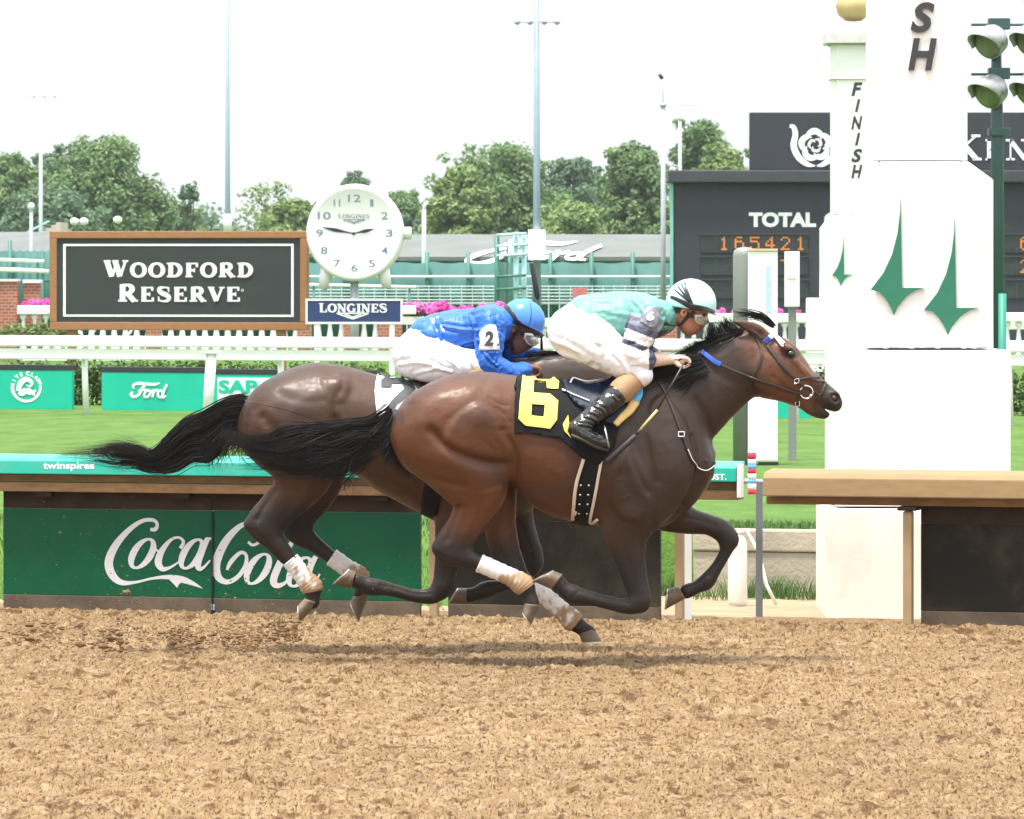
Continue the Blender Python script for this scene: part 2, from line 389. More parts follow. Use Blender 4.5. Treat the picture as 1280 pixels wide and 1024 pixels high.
def dirt_c(a, t, x, y, z):
    p = np.stack([x.ravel(), y.ravel(), np.zeros(x.size)], -1)
    n = fbm(p * (5, 9, 1), 3); n2 = fbm(p * (24, 13, 1) + 9, 3); n3 = fbm(p * (0.7, 1.0, 1), 2)
    k = np.clip((n - .3) * 1.4, 0, 1)[:, None]
    c = np.array([.176, .113, .056]) * (1 - k) + np.array([.240, .162, .084]) * k
    n4 = vnoise(p * (21, 9, 1) + 40); n5 = vnoise(p * (40, 17, 1) + 11); d = (np.clip((n4 - .68) * 6 + (n5 - .5) * 1.1, 0, 1) * .85)[:, None]; c = c * (1 - d) + np.array([.075, .035, .014]) * d          # dark specks: shade in small pits, painted as colour
    l = np.clip((n2 - .56) * 6, 0, 1)[:, None] * .55; c = c * (1 - l) + np.array([.30, .22, .14]) * l
    c *= (0.86 + .26 * n3)[:, None]
    av = ((a > -4.25) & (a < 5.8) & (t > -12.05)).ravel()[:, None]
    return np.where(av, c, np.array([.195, .125, .058]))     # wide outlying cells carry the plain mean colour
fa = np.arange(-4.0, 5.6, .0105); ft = np.arange(-12.0, .9, .0135)
A_ = np.concatenate([np.linspace(-140, -4.3, 40), fa, np.linspace(5.9, 140, 40)])
T_ = np.concatenate([np.linspace(-60, -12, 16), ft])
m_dirt = attr_mat('track dirt', rough=.95, spec=.15, var=.14, scale=26, bump=.5, bscale=75)
def add_crumbs_and_shade(m):
    # pit shade painted as dark specks, with dry pale crumbs mixed through the surface
    t, b = nodes(m); N, L = t.nodes, t.links; src = b.inputs['Base Color'].links[0].from_socket; c = N.new('ShaderNodeTexCoord')
    for sc, lo, hi, amt, col in (((48, 13, 1), .53, .66, .5, (.36, .262, .155)), ((54, 14, 1), .56, .62, .78, (.052, .025, .010)), ((84, 22, 1), .56, .61, .9, (.045, .020, .008)), ((140, 40, 1), .56, .62, .75, (.06, .03, .012)), ((13, 3.2, 1), .62, .72, .45, (.09, .05, .024))):
        mp = N.new('ShaderNodeMapping'); mp.inputs['Scale'].default_value = sc; mp.inputs['Location'].default_value = (sc[0], sc[0] * .37, 0); L.new(c.outputs['Object'], mp.inputs['Vector'])
        n = N.new('ShaderNodeTexNoise'); n.inputs['Scale'].default_value = 1; n.inputs['Detail'].default_value = 5; n.inputs['Roughness'].default_value = .62; L.new(mp.outputs['Vector'], n.inputs['Vector'])
        r = N.new('ShaderNodeMapRange'); r.inputs['From Min'].default_value = lo; r.inputs['From Max'].default_value = hi; r.inputs['To Max'].default_value = amt; L.new(n.outputs['Fac'], r.inputs['Value'])
        x = N.new('ShaderNodeMix'); x.data_type = 'RGBA'; L.new(r.outputs['Result'], x.inputs['Factor']); L.new(src, x.inputs['A']); x.inputs['B'].default_value = col + (1,); src = x.outputs['Result']
    L.new(src, b.inputs['Base Color'])
add_crumbs_and_shade(m_dirt)
grid_sheet('dirt_track', RAIL, A_, T_, dirt_z, m_dirt, dirt_c)

# packed pale strip between the rail and the kerb
m_apron = mat('packed sand', (.29, .225, .14), .95, var=.22, scale=3, bump=.5, bscale=30, dirt=(.24, .17, .10), dscale=2.2, damt=.7, stretch=(1, 2.2, 1))
def apron_z(a, t, x, y):
    p = np.stack([x.ravel(), y.ravel(), 0 * x.ravel()], -1)
    return (0.004 + 0.05 * (fbm(p * (3, 5, 1), 4) - .5) * 1).reshape(a.shape) * np.clip((t - .5) * 3, 0, 1) - .012
grid_sheet('sand_strip', RAIL, np.concatenate([np.linspace(-140, -5, 12), np.arange(-4.9, 4.9, .06), np.linspace(5, 140, 12)]), np.concatenate([np.arange(.30, 3.4, .06)]), apron_z, m_apron)

def grass_mat(name, c1, c2, c3, sc=1.0):
    m = bpy.data.materials.new(name); t, b = nodes(m); N, L = t.nodes, t.links
    b.inputs['Roughness'].default_value = .9; b.inputs['Specular IOR Level'].default_value = .2
    c = N.new('ShaderNodeTexCoord'); mp = N.new('ShaderNodeMapping'); mp.inputs['Scale'].default_value = (1, .45, 1)
    L.new(c.outputs['Object'], mp.inputs['Vector'])
    n = N.new('ShaderNodeTexNoise'); n.inputs['Scale'].default_value = 2.2 * sc; n.inputs['Detail'].default_value = 12; n.inputs['Roughness'].default_value = .72
    L.new(mp.outputs['Vector'], n.inputs['Vector'])
    r = N.new('ShaderNodeValToRGB'); L.new(n.outputs['Fac'], r.inputs['Fac'])
    e = r.color_ramp.elements; e[0].position = .32; e[1].position = .70; e[0].color = c1 + (1,); e[1].color = c3 + (1,)
    q = e.new(.5); q.color = c2 + (1,)
    L.new(r.outputs['Color'], b.inputs['Base Color'])
    n3 = N.new('ShaderNodeTexNoise'); n3.inputs['Scale'].default_value = 26; n3.inputs['Detail'].default_value = 6; L.new(mp.outputs['Vector'], n3.inputs['Vector'])
    bp = N.new('ShaderNodeBump'); bp.inputs['Strength'].default_value = .8; bp.inputs['Distance'].default_value = .05
    L.new(n3.outputs['Fac'], bp.inputs['Height']); L.new(bp.outputs['Normal'], b.inputs['Normal'])
    return m
m_turf = grass_mat('mown turf', (.046, .098, .015), (.072, .144, .023), (.106, .182, .032))
m_field = grass_mat('infield grass', (.06, .12, .03), (.09, .16, .04), (.13, .2, .05), .3)
def turf_z(a, t, x, y):
    # a grass bank climbs from the sand strip up to the turf; behind the kerb wall it is already up
    s = np.clip((t - 1.0) / 2.0, 0, 1); s = s * s * (3 - 2 * s); bank = GZ * s - 0.06 * (1 - s)
    wall_gap = (a > -0.10) & (a < 60)
    return np.where(t > 3.12, GZ, np.where(wall_gap, -0.3, bank))
grid_sheet('turf_course', RAIL, np.concatenate([np.linspace(-140, -5, 12), np.arange(-4.9, 4.9, .05), np.linspace(5, 140, 12)]), np.concatenate([np.arange(1.0, 3.3, .06), np.linspace(3.4, 90, 60)]), turf_z, m_turf)
o = grid_sheet('infield_ground', RAIL, np.linspace(-1500, 1500, 30), np.concatenate([np.linspace(80, 170, 10), np.linspace(200, 3000, 20)]), lambda a, t, x, y: np.full(a.shape, GZ - .01), m_field)

# ------------------------------------------------------------------ the dirt rail and its panels
m_teal = mat('teal vinyl', (.015, .42, .32), .38, var=.06, scale=5, dirt=(.3, .3, .24), dscale=6, damt=.25)
m_tan = mat('weathered tan timber', (.27, .17, .078), .7, var=.16, scale=3, stretch=(1, 8, 8), bump=.2, dirt=(.24, .15, .07), dscale=3, damt=.5)
m_brown = mat('brown timber', (.27, .15, .065), .7, var=.22, scale=3, stretch=(1, 8, 8), bump=.25, dirt=(.12, .07, .03), dscale=2.5, damt=.7)
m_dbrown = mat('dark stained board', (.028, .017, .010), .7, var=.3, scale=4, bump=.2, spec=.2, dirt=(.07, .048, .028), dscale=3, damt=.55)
m_lbrown = mat('dusty board', (.085, .062, .042), .85, var=.22, scale=5, bump=.2, dirt=(.16, .115, .07), dscale=5, damt=.6)
m_cola = mat('green painted panel', (.001, .075, .032), .42, var=.15, scale=2.5, spec=.2, dirt=(.03, .09, .045), dscale=9, damt=.30)
m_dark = mat('dusty dark panel', (.013, .0105, .0078), .6, var=.35, scale=2.0, bump=.1, spec=.2, dirt=(.085, .066, .043), dscale=1.1, damt=.85)
m_white = mat('white paint', (.82, .83, .82), .45, var=.03, scale=4, dirt=(.6, .57, .5), dscale=3, damt=.25)
m_wletter = mat('white lettering', (.82, .83, .84), .5, var=.02)
m_gletter = mat('pale grey lettering', (.56, .56, .58), .55, var=.05)
m_galv = mat('galvanised steel', (.38, .41, .44), .45, .4, var=.10, scale=8)
m_post = mat('tan painted post', (.34, .235, .13), .6, var=.1, scale=6, dirt=(.26, .18, .1), dscale=4, damt=.5)
m_black = mat('black rubber', (.018, .018, .02), .5, var=.15)

def hooded_rail(label, x0, x1, yl, m_top, m_face, m_under, posts, parentname='track_rail'):
    """hooded racetrack rail: sloping cover, front face, brown under-board, goose-neck posts"""
    root = empty(parentname, RAIL.at((x0 + x1) / 2, 780), label, 'rail')
    z = lambda px, dy: RAIL.at(px, dy, 0).z
    def sweep(sec, name, m, xa=x0, xb=x1):
        A0 = RAIL.co(RAIL.at(xa, 600, 0))[0]; A1 = RAIL.co(RAIL.at(xb, 600, 0))[0]
        q = [RAIL.pt(A0, t, zz) for t, zz in sec]
        mb = MB(); mb.prism(q, RAIL.u * (A1 - A0)); return mb.build(name, m, root, bevel=.006)
    return root, sweep

rl, sw = hooded_rail('long teal topped rail with brown boards under it, running behind both horses', -420, 921, 0, None, None, None, [])
ZT, ZF, ZB = .934, .828, .722
sw([(-.02, ZF), (-.02, ZT - .026), (.0, ZT - .012), (.05, ZT), (.20, ZT + .006), (.20, ZF)], 'cover', m_teal)
sw([(.06, ZF - .045), (.06, ZF - .004), (.18, ZF - .004), (.18, ZF - .045)], 'upper_board', m_brown)
sw([(.03, ZB), (.03, ZF - .05), (.18, ZF - .05), (.18, ZB)], 'lower_board', m_brown)
mb = MB(); e0 = RAIL.co(RAIL.at(922, 600, 0))[0]
RAIL.block(mb, e0, e0 + .02, -.02, .07, ZF - .09, ZT - .004); mb.build('end_cap', m_white, rl, bevel=.004)
for px in (-150, 541, 848):
    mb = MB(); RAIL.rect(mb, px - 5, 612, px + 5, 775, .13, .19); mb.build('post', m_post, rl, bevel=.008)
for px in (50, 222, 382, 470, 600, 700):
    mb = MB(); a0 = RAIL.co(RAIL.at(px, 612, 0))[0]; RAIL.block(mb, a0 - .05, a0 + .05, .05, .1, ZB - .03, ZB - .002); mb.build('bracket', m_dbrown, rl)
front = lambda px, py: RAIL.at(px, py, -.0215)
yl_ = lambda px: 568 + (590 - 568) * px / 925
letters('twinspires', (54, 578, 118, 589), front, 'lettering', m_wletter, rl, bold=.022)
letters('TRUST.', (872, 592.5, 908, 600), front, 'lettering', m_wletter, rl, bold=.03)

rr, sw = hooded_rail('bare tan hooded rail crossing in front of the white finish post', 955, 1700, 0, None, None, None, [])
ZT2 = .895
sw([(-.04, .752), (-.03, ZT2 - .04), (.0, ZT2 - .012), (.20, ZT2 + .006), (.20, ZT2 - .03), (.02, .75)], 'cover', m_tan)
sw([(.05, .70), (.05, .746), (.19, .746), (.19, .715)], 'under_board', m_brown)
for px in (1133, 1560):
    mb = MB()
    a0 = RAIL.co(RAIL.at(px, 700, 0))[0]
    RAIL.block(mb, a0 - .026, a0 + .026, .02, .09, 0.0, .672); post_ = mb.build('post', m_post, rr, bevel=.01)
    mb = MB(); RAIL.block(mb, a0 - .055, a0 + .055, .0, .19, .674, .698); mb.build('bracket', m_dbrown, rr, bevel=.006)

def panel(label, x0, x1, ytop, ybot, m_mid, s_top, s_bot, cat='panel', tk=.035):
    c = RAIL.at((x0 + x1) / 2, ybot, .12); root = empty('rail_panel', (c.x, c.y, 0), label, cat)
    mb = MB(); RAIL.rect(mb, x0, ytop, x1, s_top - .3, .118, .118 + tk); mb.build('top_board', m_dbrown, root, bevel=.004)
    mb = MB(); RAIL.rect(mb, x0, s_top, x1, s_bot, .12, .12 + tk); mb.build('sheet', m_mid, root, bevel=.003)
    mb = MB(); RAIL.rect(mb, x0, s_bot + .3, x1, ybot + 12, .116, .116 + tk); mb.build('kick_board', m_lbrown, root, bevel=.004)
    return root
pc1 = panel('green panel with the first half of a pale script logo, under the teal rail', 4, 264.3, 614, 765, m_cola, 637, 745)
pc2 = panel('green panel with the second half of a pale script logo, behind the galloping legs', 265.7, 525, 617, 770, m_cola, 640, 750)
panel('plain dark panel under the rail behind the front legs of the leading horse', 560, 825, 622, 776, m_dark, 652, 757)
panel('plain dark dusty panel under the tan rail at the right edge', 1151, 1420, 632, 792, m_dark, 656, 766)
mb = MB(); RAIL.rect(mb, 264.6, 640, 265.4, 768, .10, .125); 
mb.build('seam_strip', m_black, pc2)
for x_, y_ in ((266, 761), (266, 757)):
    mb = MB(); RAIL.rect(mb, x_ - 2.2, y_ - 1.8, x_ + 2.2, y_ + 1.8, .105, .112); mb.build('latch', m_galv, pc2)

# script logo across the two green panels
def scr(pts, ox=0, oy=0): return [(110 + (x + ox) / 4, 630 + (y + oy) / 4) for x, y in pts]
def slant_o(S_, cx, cy, rx, ry, sl, a0=0, a1=360, thick=34, thin=12, ox=0):
    pts, ws = [], []
    for i in range(25):
        a = math.radians(a0 + (a1 - a0) * i / 24); x = rx * math.cos(a); y = -ry * math.sin(a)
        pts.append((cx + x - y * sl, cy + y)); ws.append((thin + (thick - thin) * abs(math.cos(a)) ** 1.4) / 4)
    S_.add(scr(pts, ox), ws, 1)
frontC = lambda px, py: RAIL.at(px, py, .119)
S1 = Strokes()
S1.add(scr([(312, 128), (338, 126), (345, 98), (322, 80), (270, 86), (205, 130), (140, 205), (105, 285), (118, 350), (165, 392), (235, 392), (320, 373), (400, 366), (470, 378), (525, 398), (572, 422)]),
       [4, 5, 4, 4.5, 5, 6.5, 9, 10.5, 10, 7, 3.5, 3, 5.5, 8, 5, .6])
S1.poly(scr([(400, 372), (438, 378), (470, 390), (455, 402), (446, 420), (428, 400)]))
slant_o(S1, 272, 248, 46, 72, .45)
S1.add(scr([(318, 205), (350, 235), (372, 225)]), [2.2, 2.6, 2])
S1.add(scr([(462, 222), (478, 190), (455, 168), (415, 180), (370, 235), (352, 290), (372, 324), (410, 318), (455, 290)]), [4.5, 4, 3, 4, 7.5, 9, 6.5, 3.5, 2])
slant_o(S1, 520, 250, 42, 72, .45)
S1.add(scr([(600, 172), (575, 225), (552, 290), (556, 322), (578, 318), (612, 282)]), [6, 8, 8.5, 6.5, 3.5, 2])
S1.add(scr([(590, 172), (618, 174)]), [3, 3], 1)
S1.mesh(frontC, 'script_logo', m_gletter, pc1, -RAIL.n, .0006)
S2 = Strokes()
S2.add(scr([(800, 190), (826, 206), (858, 186), (862, 140), (835, 100), (770, 106), (705, 165), (660, 240), (640, 310), (655, 370), (700, 390), (752, 362), (788, 305), (790, 255), (760, 245), (715, 290), (695, 330)]),
       [3.5, 3.5, 3.5, 4, 4.5, 6, 9, 10.5, 10.5, 8.5, 6, 5.5, 5, 4, 4.5, 5.5, 3])
slant_o(S2, 850, 325, 46, 74, .45)
S2.add(scr([(1035, 170), (990, 240), (945, 330), (928, 385), (945, 408), (985, 395), (1020, 350)]), [4, 8, 9, 9, 7, 4, 2])
slant_o(S2, 1060, 340, 44, 72, .45)
S2.add(scr([(1140, 262), (1110, 320), (1090, 380), (1100, 410), (1130, 400), (1160, 350)]), [6, 8, 8.5, 6.5, 3.5, 2])
S2.mesh(frontC, 'script_logo', m_gletter, pc2, -RAIL.n, .0006)

# ------------------------------------------------------------------ kerb wall, gap hardware, tufts
m_conc = mat('stained concrete', (.40, .355, .285), .9, var=.15, scale=3, bump=.3, bscale=40, dirt=(.33, .24, .15), dscale=1.6, damt=.75)
mb = MB(); a0 = RAIL.co(RAIL.at(866, 700, 3.0))[0]
RAIL.block(mb, a0, a0 + 9, 3.0, 3.14, -.1, .265); kw = mb.build('kerb_wall', m_conc, None, bevel=.012)
tag(kw, 'low stained concrete kerb wall holding back the turf beside the finish post', 'wall')
mb = MB(); RAIL.block(mb, a0, a0 + 9, 2.985, 3.15, .268, .405); mb.build('coping', m_conc, kw, bevel=.012)

gp = RAIL.at(949, 735, .9)
mb = MB(); mb.box(gp.x - .02, gp.x + .02, gp.y - .02, gp.y + .02, -.02, .80)
o = mb.build('gap_post', mat('grey painted steel', (.16, .17, .18), .5, var=.12), None, bevel=.004); tag(o, 'slim dark grey steel post in the gap between the two rails', 'post')
q = RAIL.at(940, 620, .70); root = empty('marker_pole', (q.x, q.y, .66), 'short red white and blue striped marker pole at the end of the teal rail', 'marker')
m_red = mat('red paint', (.62, .035, .06), .5); m_blue = mat('pale blue paint', (.16, .42, .72), .5)
rows = [(566, 'r'), (574, 'w'), (580.5, 'b'), (586, 'r'), (592, 'w'), (599, 'b'), (604.5, 'w'), (612, 'r'), (618, '')]
for (y0, c), (y1, _) in zip(rows, rows[1:]):
    mb = MB(); z1 = RAIL.at(940, y0, .70).z; z0 = RAIL.at(940, y1, .70).z
    mb.lathe((q.x, q.y, z0 + .0006), [(.024, 0), (.025, .001), (.025, z1 - z0 - .0022), (.024, z1 - z0 - .0012)], 20); mb.build('stripe', {'r': m_red, 'w': m_white, 'b': m_blue}[c], root, True)
mb = MB(); c = RAIL.at(948, 602, .78); mb.tube([RAIL.at(922, 601, .78), RAIL.at(957, 603, .78)], .016, 10); o = mb.build('crossbar', m_galv, root, True)
def jug(px, py, label):
    b = RAIL.at(px, py, 1.9); mb = MB()
    mb.lathe((b.x, b.y, .0), [(.052, 0), (.06, .02), (.058, .36), (.05, .40), (.03, .42), (.01, .425)], 24)
    o = mb.build('white_bollard', m_white, None, True); tag(o, label, 'bollard'); 
    mb = MB(); z = .43
    mb.tube([(b.x - .06, b.y - .06, z), (b.x + .05, b.y - .1, z + .03), (b.x + .12, b.y - .12, z - .10), (b.x + .17, b.y - .13, z - .30), (b.x + .23, b.y - .14, z - .42)], .011, 8); mb.build('rope', m_white, o, True)
jug(922, 724, 'squat white bollard with a rope tied round it in the rail gap')
mb = MB(); c = RAIL.at(858, 720, .5); mb.box(c.x - .03, c.x + .03, c.y - .015, c.y + .015, -.01, .78); o = mb.build('white_stake', m_white, None, bevel=.004)
tag(o, 'narrow white stake beside the end of the dark panel', 'stake')

m_blade = bpy.data.materials.new('grass blades'); t_, b_ = nodes(m_blade); b_.inputs['Base Color'].default_value = (.06, .13, .022, 1); b_.inputs['Roughness'].default_value = .7
tv, tf = [], []
def blade(x, y, z, h, lean, wd):
    a = rnd.uniform(0, 6.28); dx, dy = math.cos(a) * wd, math.sin(a) * wd; b = len(tv); la = rnd.uniform(0, 6.28)
    lx, ly = math.cos(la) * lean * h, math.sin(la) * lean * h
    tv.extend([(x - dx, y - dy, z), (x + dx, y + dy, z), (x + dx * .6 + lx * .4, y + dy * .6 + ly * .4, z + h * .6), (x - dx * .6 + lx * .4, y - dy * .6 + ly * .4, z + h * .6), (x + lx, y + ly, z + h)])
    tf.extend([(b, b + 1, b + 2, b + 3), (b + 3, b + 2, b + 4)])
for cx, cy, n, sp in ((1.18, 2.82, 420, .13), (1.40, 2.7, 200, .12), (.55, 2.8, 420, .16), (.95, 2.5, 60, .12), (1.62, 2.85, 120, .1)):
    for k in range(n):
        p = RAIL.pt(cx - .35 + rnd.gauss(0, sp), cy + rnd.gauss(0, .06), 0); blade(p.x, p.y, -.01, rnd.uniform(.04, .17), .5, .003)
for k in range(9000):      # rough fringe on the bank seen between the panels and above the rail
    a = rnd.uniform(-4.6, -.15); t = rnd.uniform(1.1, 3.3); s = min(1, max(0, (t - 1) / 2)); s = s * s * (3 - 2 * s)
    p = RAIL.pt(a, t, 0); blade(p.x, p.y, GZ * s - .06 * (1 - s) - .01, rnd.uniform(.03, .10), .6, .003)
for k in range(5000):
    a = rnd.uniform(-.1, 2.2); t = rnd.uniform(3.16, 3.9); p = RAIL.pt(a, t, 0); blade(p.x, p.y, GZ - .005, rnd.uniform(.02, .05), .6, .0025)
o = new_mesh('grass_tufts', tv, tf, m_blade); o['kind'] = 'stuff'
# ------------------------------------------------------------------ turf rail, advertising boards, hedge
m_brightteal = mat('bright teal board', (.004, .42, .29), .4, var=.05, scale=3)
m_navyk = mat('black board cap', (.02, .025, .03), .5)
tr = empty('turf_rail', TURF.pt(-3, 0, GZ), 'white turf course rail with slim posts, running across behind the horses', 'rail')
for a0, a1 in ((-14, 14),):
    z1 = TURF.at(240, 425, 0).z
    mb = MB(); TURF.block(mb, a0, a1, -.03, .10, 1.175, 1.30); mb.build('top_rail', m_white, tr, bevel=.02)
    mb = MB(); TURF.block(mb, a0, a1, .0, .08, 1.03, 1.155); mb.build('lower_rail', m_white, tr, bevel=.015)
for px in (-140, 105, 350, 595, 840, 992, 1260):
    a = TURF.co(TURF.at(px, 500, .12))[0]
    mb = MB(); mb.tube([TURF.pt(a + .03, .12, GZ - .02), TURF.pt(a, .12, 1.16)], .036, 10); mb.build('post', m_white, tr, True)
nz = TURF.at(262, 460, -1.6)
root = empty('distance_pole', (nz.x, nz.y, GZ), 'stout white pole leaning slightly in front of the teal boards', 'pole')
mb = MB(); mb.tube([(nz.x - .03, nz.y, GZ - .03), (nz.x + .02, nz.y, 1.13)], [.055, .06], 14); mb.build('pole_shaft', m_white, root, True)
mb = MB(); mb.box(nz.x - .09, nz.x + .12, nz.y - .08, nz.y + .05, 1.132, 1.16); mb.build('pole_cap', m_white, root, bevel=.01)

BO = Plane(160, 62.0, 23.0)
def board(label, x0, x1, yt, yb, slope=.022):
    z1, z0 = BO.at((x0 + x1) / 2, yt, 0).z, BO.at((x0 + x1) / 2, yb, 0).z
    a0, a1 = BO.co(BO.at(x0, 480, 0))[0], BO.co(BO.at(x1, 480, 0))[0]
    root = empty('advertising_board', BO.pt((a0 + a1) / 2, 0, z0), label, 'board')
    mb = MB(); BO.block(mb, a0, a1, 0, .06, z0, z1 - .065); mb.build('face', m_brightteal, root, bevel=.004)
    mb = MB(); BO.block(mb, a0 - .003, a1 + .003, -.006, .10, z1 - .062, z1); mb.build('cap', m_navyk, root, bevel=.004)
    mb = MB(); BO.block(mb, a0, a1, .005, .055, GZ - .03, z0 - .002); mb.build('skirt', m_black, root)
    return root
bf = lambda px, py: BO.at(px, py, -.004)
b1 = board('teal advertising board with a white round wave logo, leftmost by the turf rail', -40, 90, 456, 512)
b2 = board('teal advertising board with white script lettering, between two white posts', 127, 258.5, 459, 514)
b3 = board('teal advertising board with a white panel, just behind the first tail', 262.5, 470, 462, 517)
b4 = board('teal advertising board glimpsed beyond the leading horse\'s neck', 880, 1012, 480, 533)
# round wave logo: ring of lettering over a breaking wave
S_ = Strokes(); c0 = (33, 484)
S_.add([(c0[0] + 17.5 * math.cos(math.radians(a)), c0[1] - 17.5 * math.sin(math.radians(a))) for a in range(-166, 21, 11)], 3.2, 2)
S_.add([(c0[0] - 9 + i * 2.2, c0[1] + 6 + 3 * math.sin(i * .9)) for i in range(10)], 4, 3)
S_.add([(24, 494), (30, 488), (38, 491), (45, 488)], [2, 5, 5, 2])
S_.add([(23, 489), (26, 479), (33, 474), (40, 478), (38, 483), (33, 481)], [5, 7, 6, 4, 2.4, 1])
S_.mesh(bf, 'wave_logo', m_wletter, b1, -BO.n, .0012)
for k, ch in enumerate('WHITECLAW'):
    a = math.radians(192 - k * 20 - (8 if k > 4 else 0)); v, f = text_polys(ch, 6.6, .05); v = np.array(v); v = v - (v.max(0) + v.min(0)) / 2
    r_ = 17.2; ca, sa = math.cos(a - math.pi / 2), math.sin(a - math.pi / 2)
    pts = [(c0[0] + r_ * math.cos(a) + (x * ca - y * sa), c0[1] - r_ * math.sin(a) - (x * sa + y * ca)) for x, y in v]
    new_mesh('logo_letter', [bf(*p) for p in pts], f, m_wletter, b1)
# small script word
def ford(S_, x0, y0, kx, ky, w_):
    T = lambda p: [(x0 + x * kx, y0 + y * ky) for x, y in p]
    S_.add(T([(.06, .55), (.02, .72), (.10, .85), (.22, .75), (.30, .45), (.38, .18)]), [w_ * .6, w_, w_, w_ * .9, w_, w_])
    S_.add(T([(.10, .38), (.08, .18), (.22, .06), (.45, .10), (.66, .12), (.80, .04)]), [w_ * .6, w_ * .8, w_, w_, w_ * .9, w_ * .4])
    S_.add(T([(.22, .48), (.36, .46), (.46, .42)]), [w_ * .5, w_ * .6, w_ * .5])
    o = [(.46 + .075 * math.cos(a) + .03 * -math.sin(-a), .68 - .20 * math.sin(a)) for a in [i * 2 * math.pi / 12 for i in range(13)]]
    S_.add(T(o), w_ * .75, 2)
    S_.add(T([(.56, .62), (.62, .48), (.64, .56), (.60, .88)]), w_ * .8); S_.add(T([(.63, .62), (.70, .46), (.75, .50)]), [w_ * .5, w_ * .8, w_ * .6])
    o = [(.82 + .07 * math.cos(a), .68 - .20 * math.sin(a)) for a in [i * 2 * math.pi / 12 for i in range(13)]]
    S_.add(T(o), w_ * .75, 2); S_.add(T([(1.0, .12), (.94, .4), (.89, .72), (.90, .90), (.98, .78)]), [w_ * .8, w_ * .8, w_ * .8, w_ * .7, w_ * .4])
S_ = Strokes(); ford(S_, 163, 478, 46, 21, 3.6); S_.mesh(bf, 'script_word', m_wletter, b2, -BO.n, .0012)
mb = MB(); BO.rect(mb, 272, 473, 470, 515, -.006, -.0005); mb.build('white_panel', m_wletter, b3)
letters('SAP', (273, 475, 322, 492), lambda px, py: BO.at(px, py, -.012), 'lettering', m_brightteal, b3, bold=.045)

m_leaf_h = bpy.data.materials.new('hedge leaves'); t_, b_ = nodes(m_leaf_h); b_.inputs['Roughness'].default_value = .6
def leafy(m, c1, c2, c3):
    t, b = nodes(m); N, L = t.nodes, t.links; b.inputs['Roughness'].default_value = .65; b.inputs['Specular IOR Level'].default_value = .25
    a = N.new('ShaderNodeAttribute'); a.attribute_name = 'tint'; r = N.new('ShaderNodeValToRGB'); L.new(a.outputs['Fac'], r.inputs['Fac'])
    e = r.color_ramp.elements; e[0].position = 0; e[1].position = 1; e[0].color = c1 + (1,); e[1].color = c3 + (1,); q = e.new(.5); q.color = c2 + (1,)
    L.new(r.outputs['Color'], b.inputs['Base Color'])
    tr_ = N.new('ShaderNodeBsdfTranslucent'); L.new(r.outputs['Color'], tr_.inputs['Color']); ms = N.new('ShaderNodeMixShader'); ms.inputs['Fac'].default_value = .35
    L.new(b.outputs['BSDF'], ms.inputs[1]); L.new(tr_.outputs['BSDF'], ms.inputs[2]); L.new(ms.outputs['Shader'], N['Material Output'].inputs['Surface']); return m
leafy(m_leaf_h, (.03, .06, .015), (.07, .12, .03), (.14, .19, .05))
def leaf_cloud(name, centers, radii, n, size, m, parent=None, squash=1.0, seed=1, aim=None, loc=None):
    """many leaf-sized faces spread through clump volumes (denser towards the clump shells)"""
    R = np.random.RandomState(seed); centers = np.array(centers); radii = np.array(radii)
    wgt = radii ** 2; k = R.choice(len(centers), n, p=wgt / wgt.sum())
    d = R.normal(size=(n, 3)); d /= np.linalg.norm(d, axis=1)[:, None]
    rr_ = R.rand(n) ** .45; p = centers[k] + d * (radii[k] * rr_)[:, None] * np.array([1, 1, squash])
    s = size * (0.55 + .9 * R.rand(n))
    nr = d + R.normal(size=(n, 3)) * .7 + np.array([0, 0, .5]); nr /= np.linalg.norm(nr, axis=1)[:, None]
    u = np.cross(nr, R.normal(size=(n, 3))); u /= np.linalg.norm(u, axis=1)[:, None]; v = np.cross(nr, u)
    u *= s[:, None]; v *= (s * .62)[:, None]
    co = np.stack([p - u, p - v, p + u, p + v], 1).reshape(-1, 3)
    me = bpy.data.meshes.new(name); me.vertices.add(4 * n); me.vertices.foreach_set('co', co.astype(np.float32).ravel())
    me.loops.add(4 * n); me.loops.foreach_set('vertex_index', np.arange(4 * n, dtype=np.int32)); me.polygons.add(n)
    me.polygons.foreach_set('loop_start', np.arange(0, 4 * n, 4, dtype=np.int32)); me.update(calc_edges=True)
    clump_t = R.rand(len(centers)); t = np.clip(.5 * clump_t[k] + .5 * R.rand(n), 0, 1)
    at = me.attributes.new('tint', 'FLOAT', 'POINT'); at.data.foreach_set('value', np.repeat(t, 4).astype(np.float32))
    me.materials.append(m); o = bpy.data.objects.new(name, me)
    return place(o, parent, loc)
HB = Plane(160, 64.0, 23.0)
for k, (x0, x1, lab) in enumerate(((-60, 480, 'clipped green hedge behind the teal boards on the left'), (880, 1040, 'piece of green hedge beyond the leading horse\'s head'), (1262, 1340, 'piece of green hedge to the right of the finish post'))):
    a0, a1 = HB.co(HB.at(x0, 480, 0))[0], HB.co(HB.at(x1, 480, 0))[0]; cs = []; rs = []; R_ = random.Random(5 + k)
    for i in range(int((a1 - a0) / .16)):
        for z in (.5, .66, .82): cs.append(HB.pt(a0 + i * .16 + R_.uniform(-.08, .08), R_.uniform(.05, .4), z + R_.uniform(-.04, .04))); rs.append(R_.uniform(.14, .2))
    h = leaf_cloud('hedge', cs, rs, int((a1 - a0) * 2600), .028, m_leaf_h, seed=k); tag(h, lab, 'hedge')

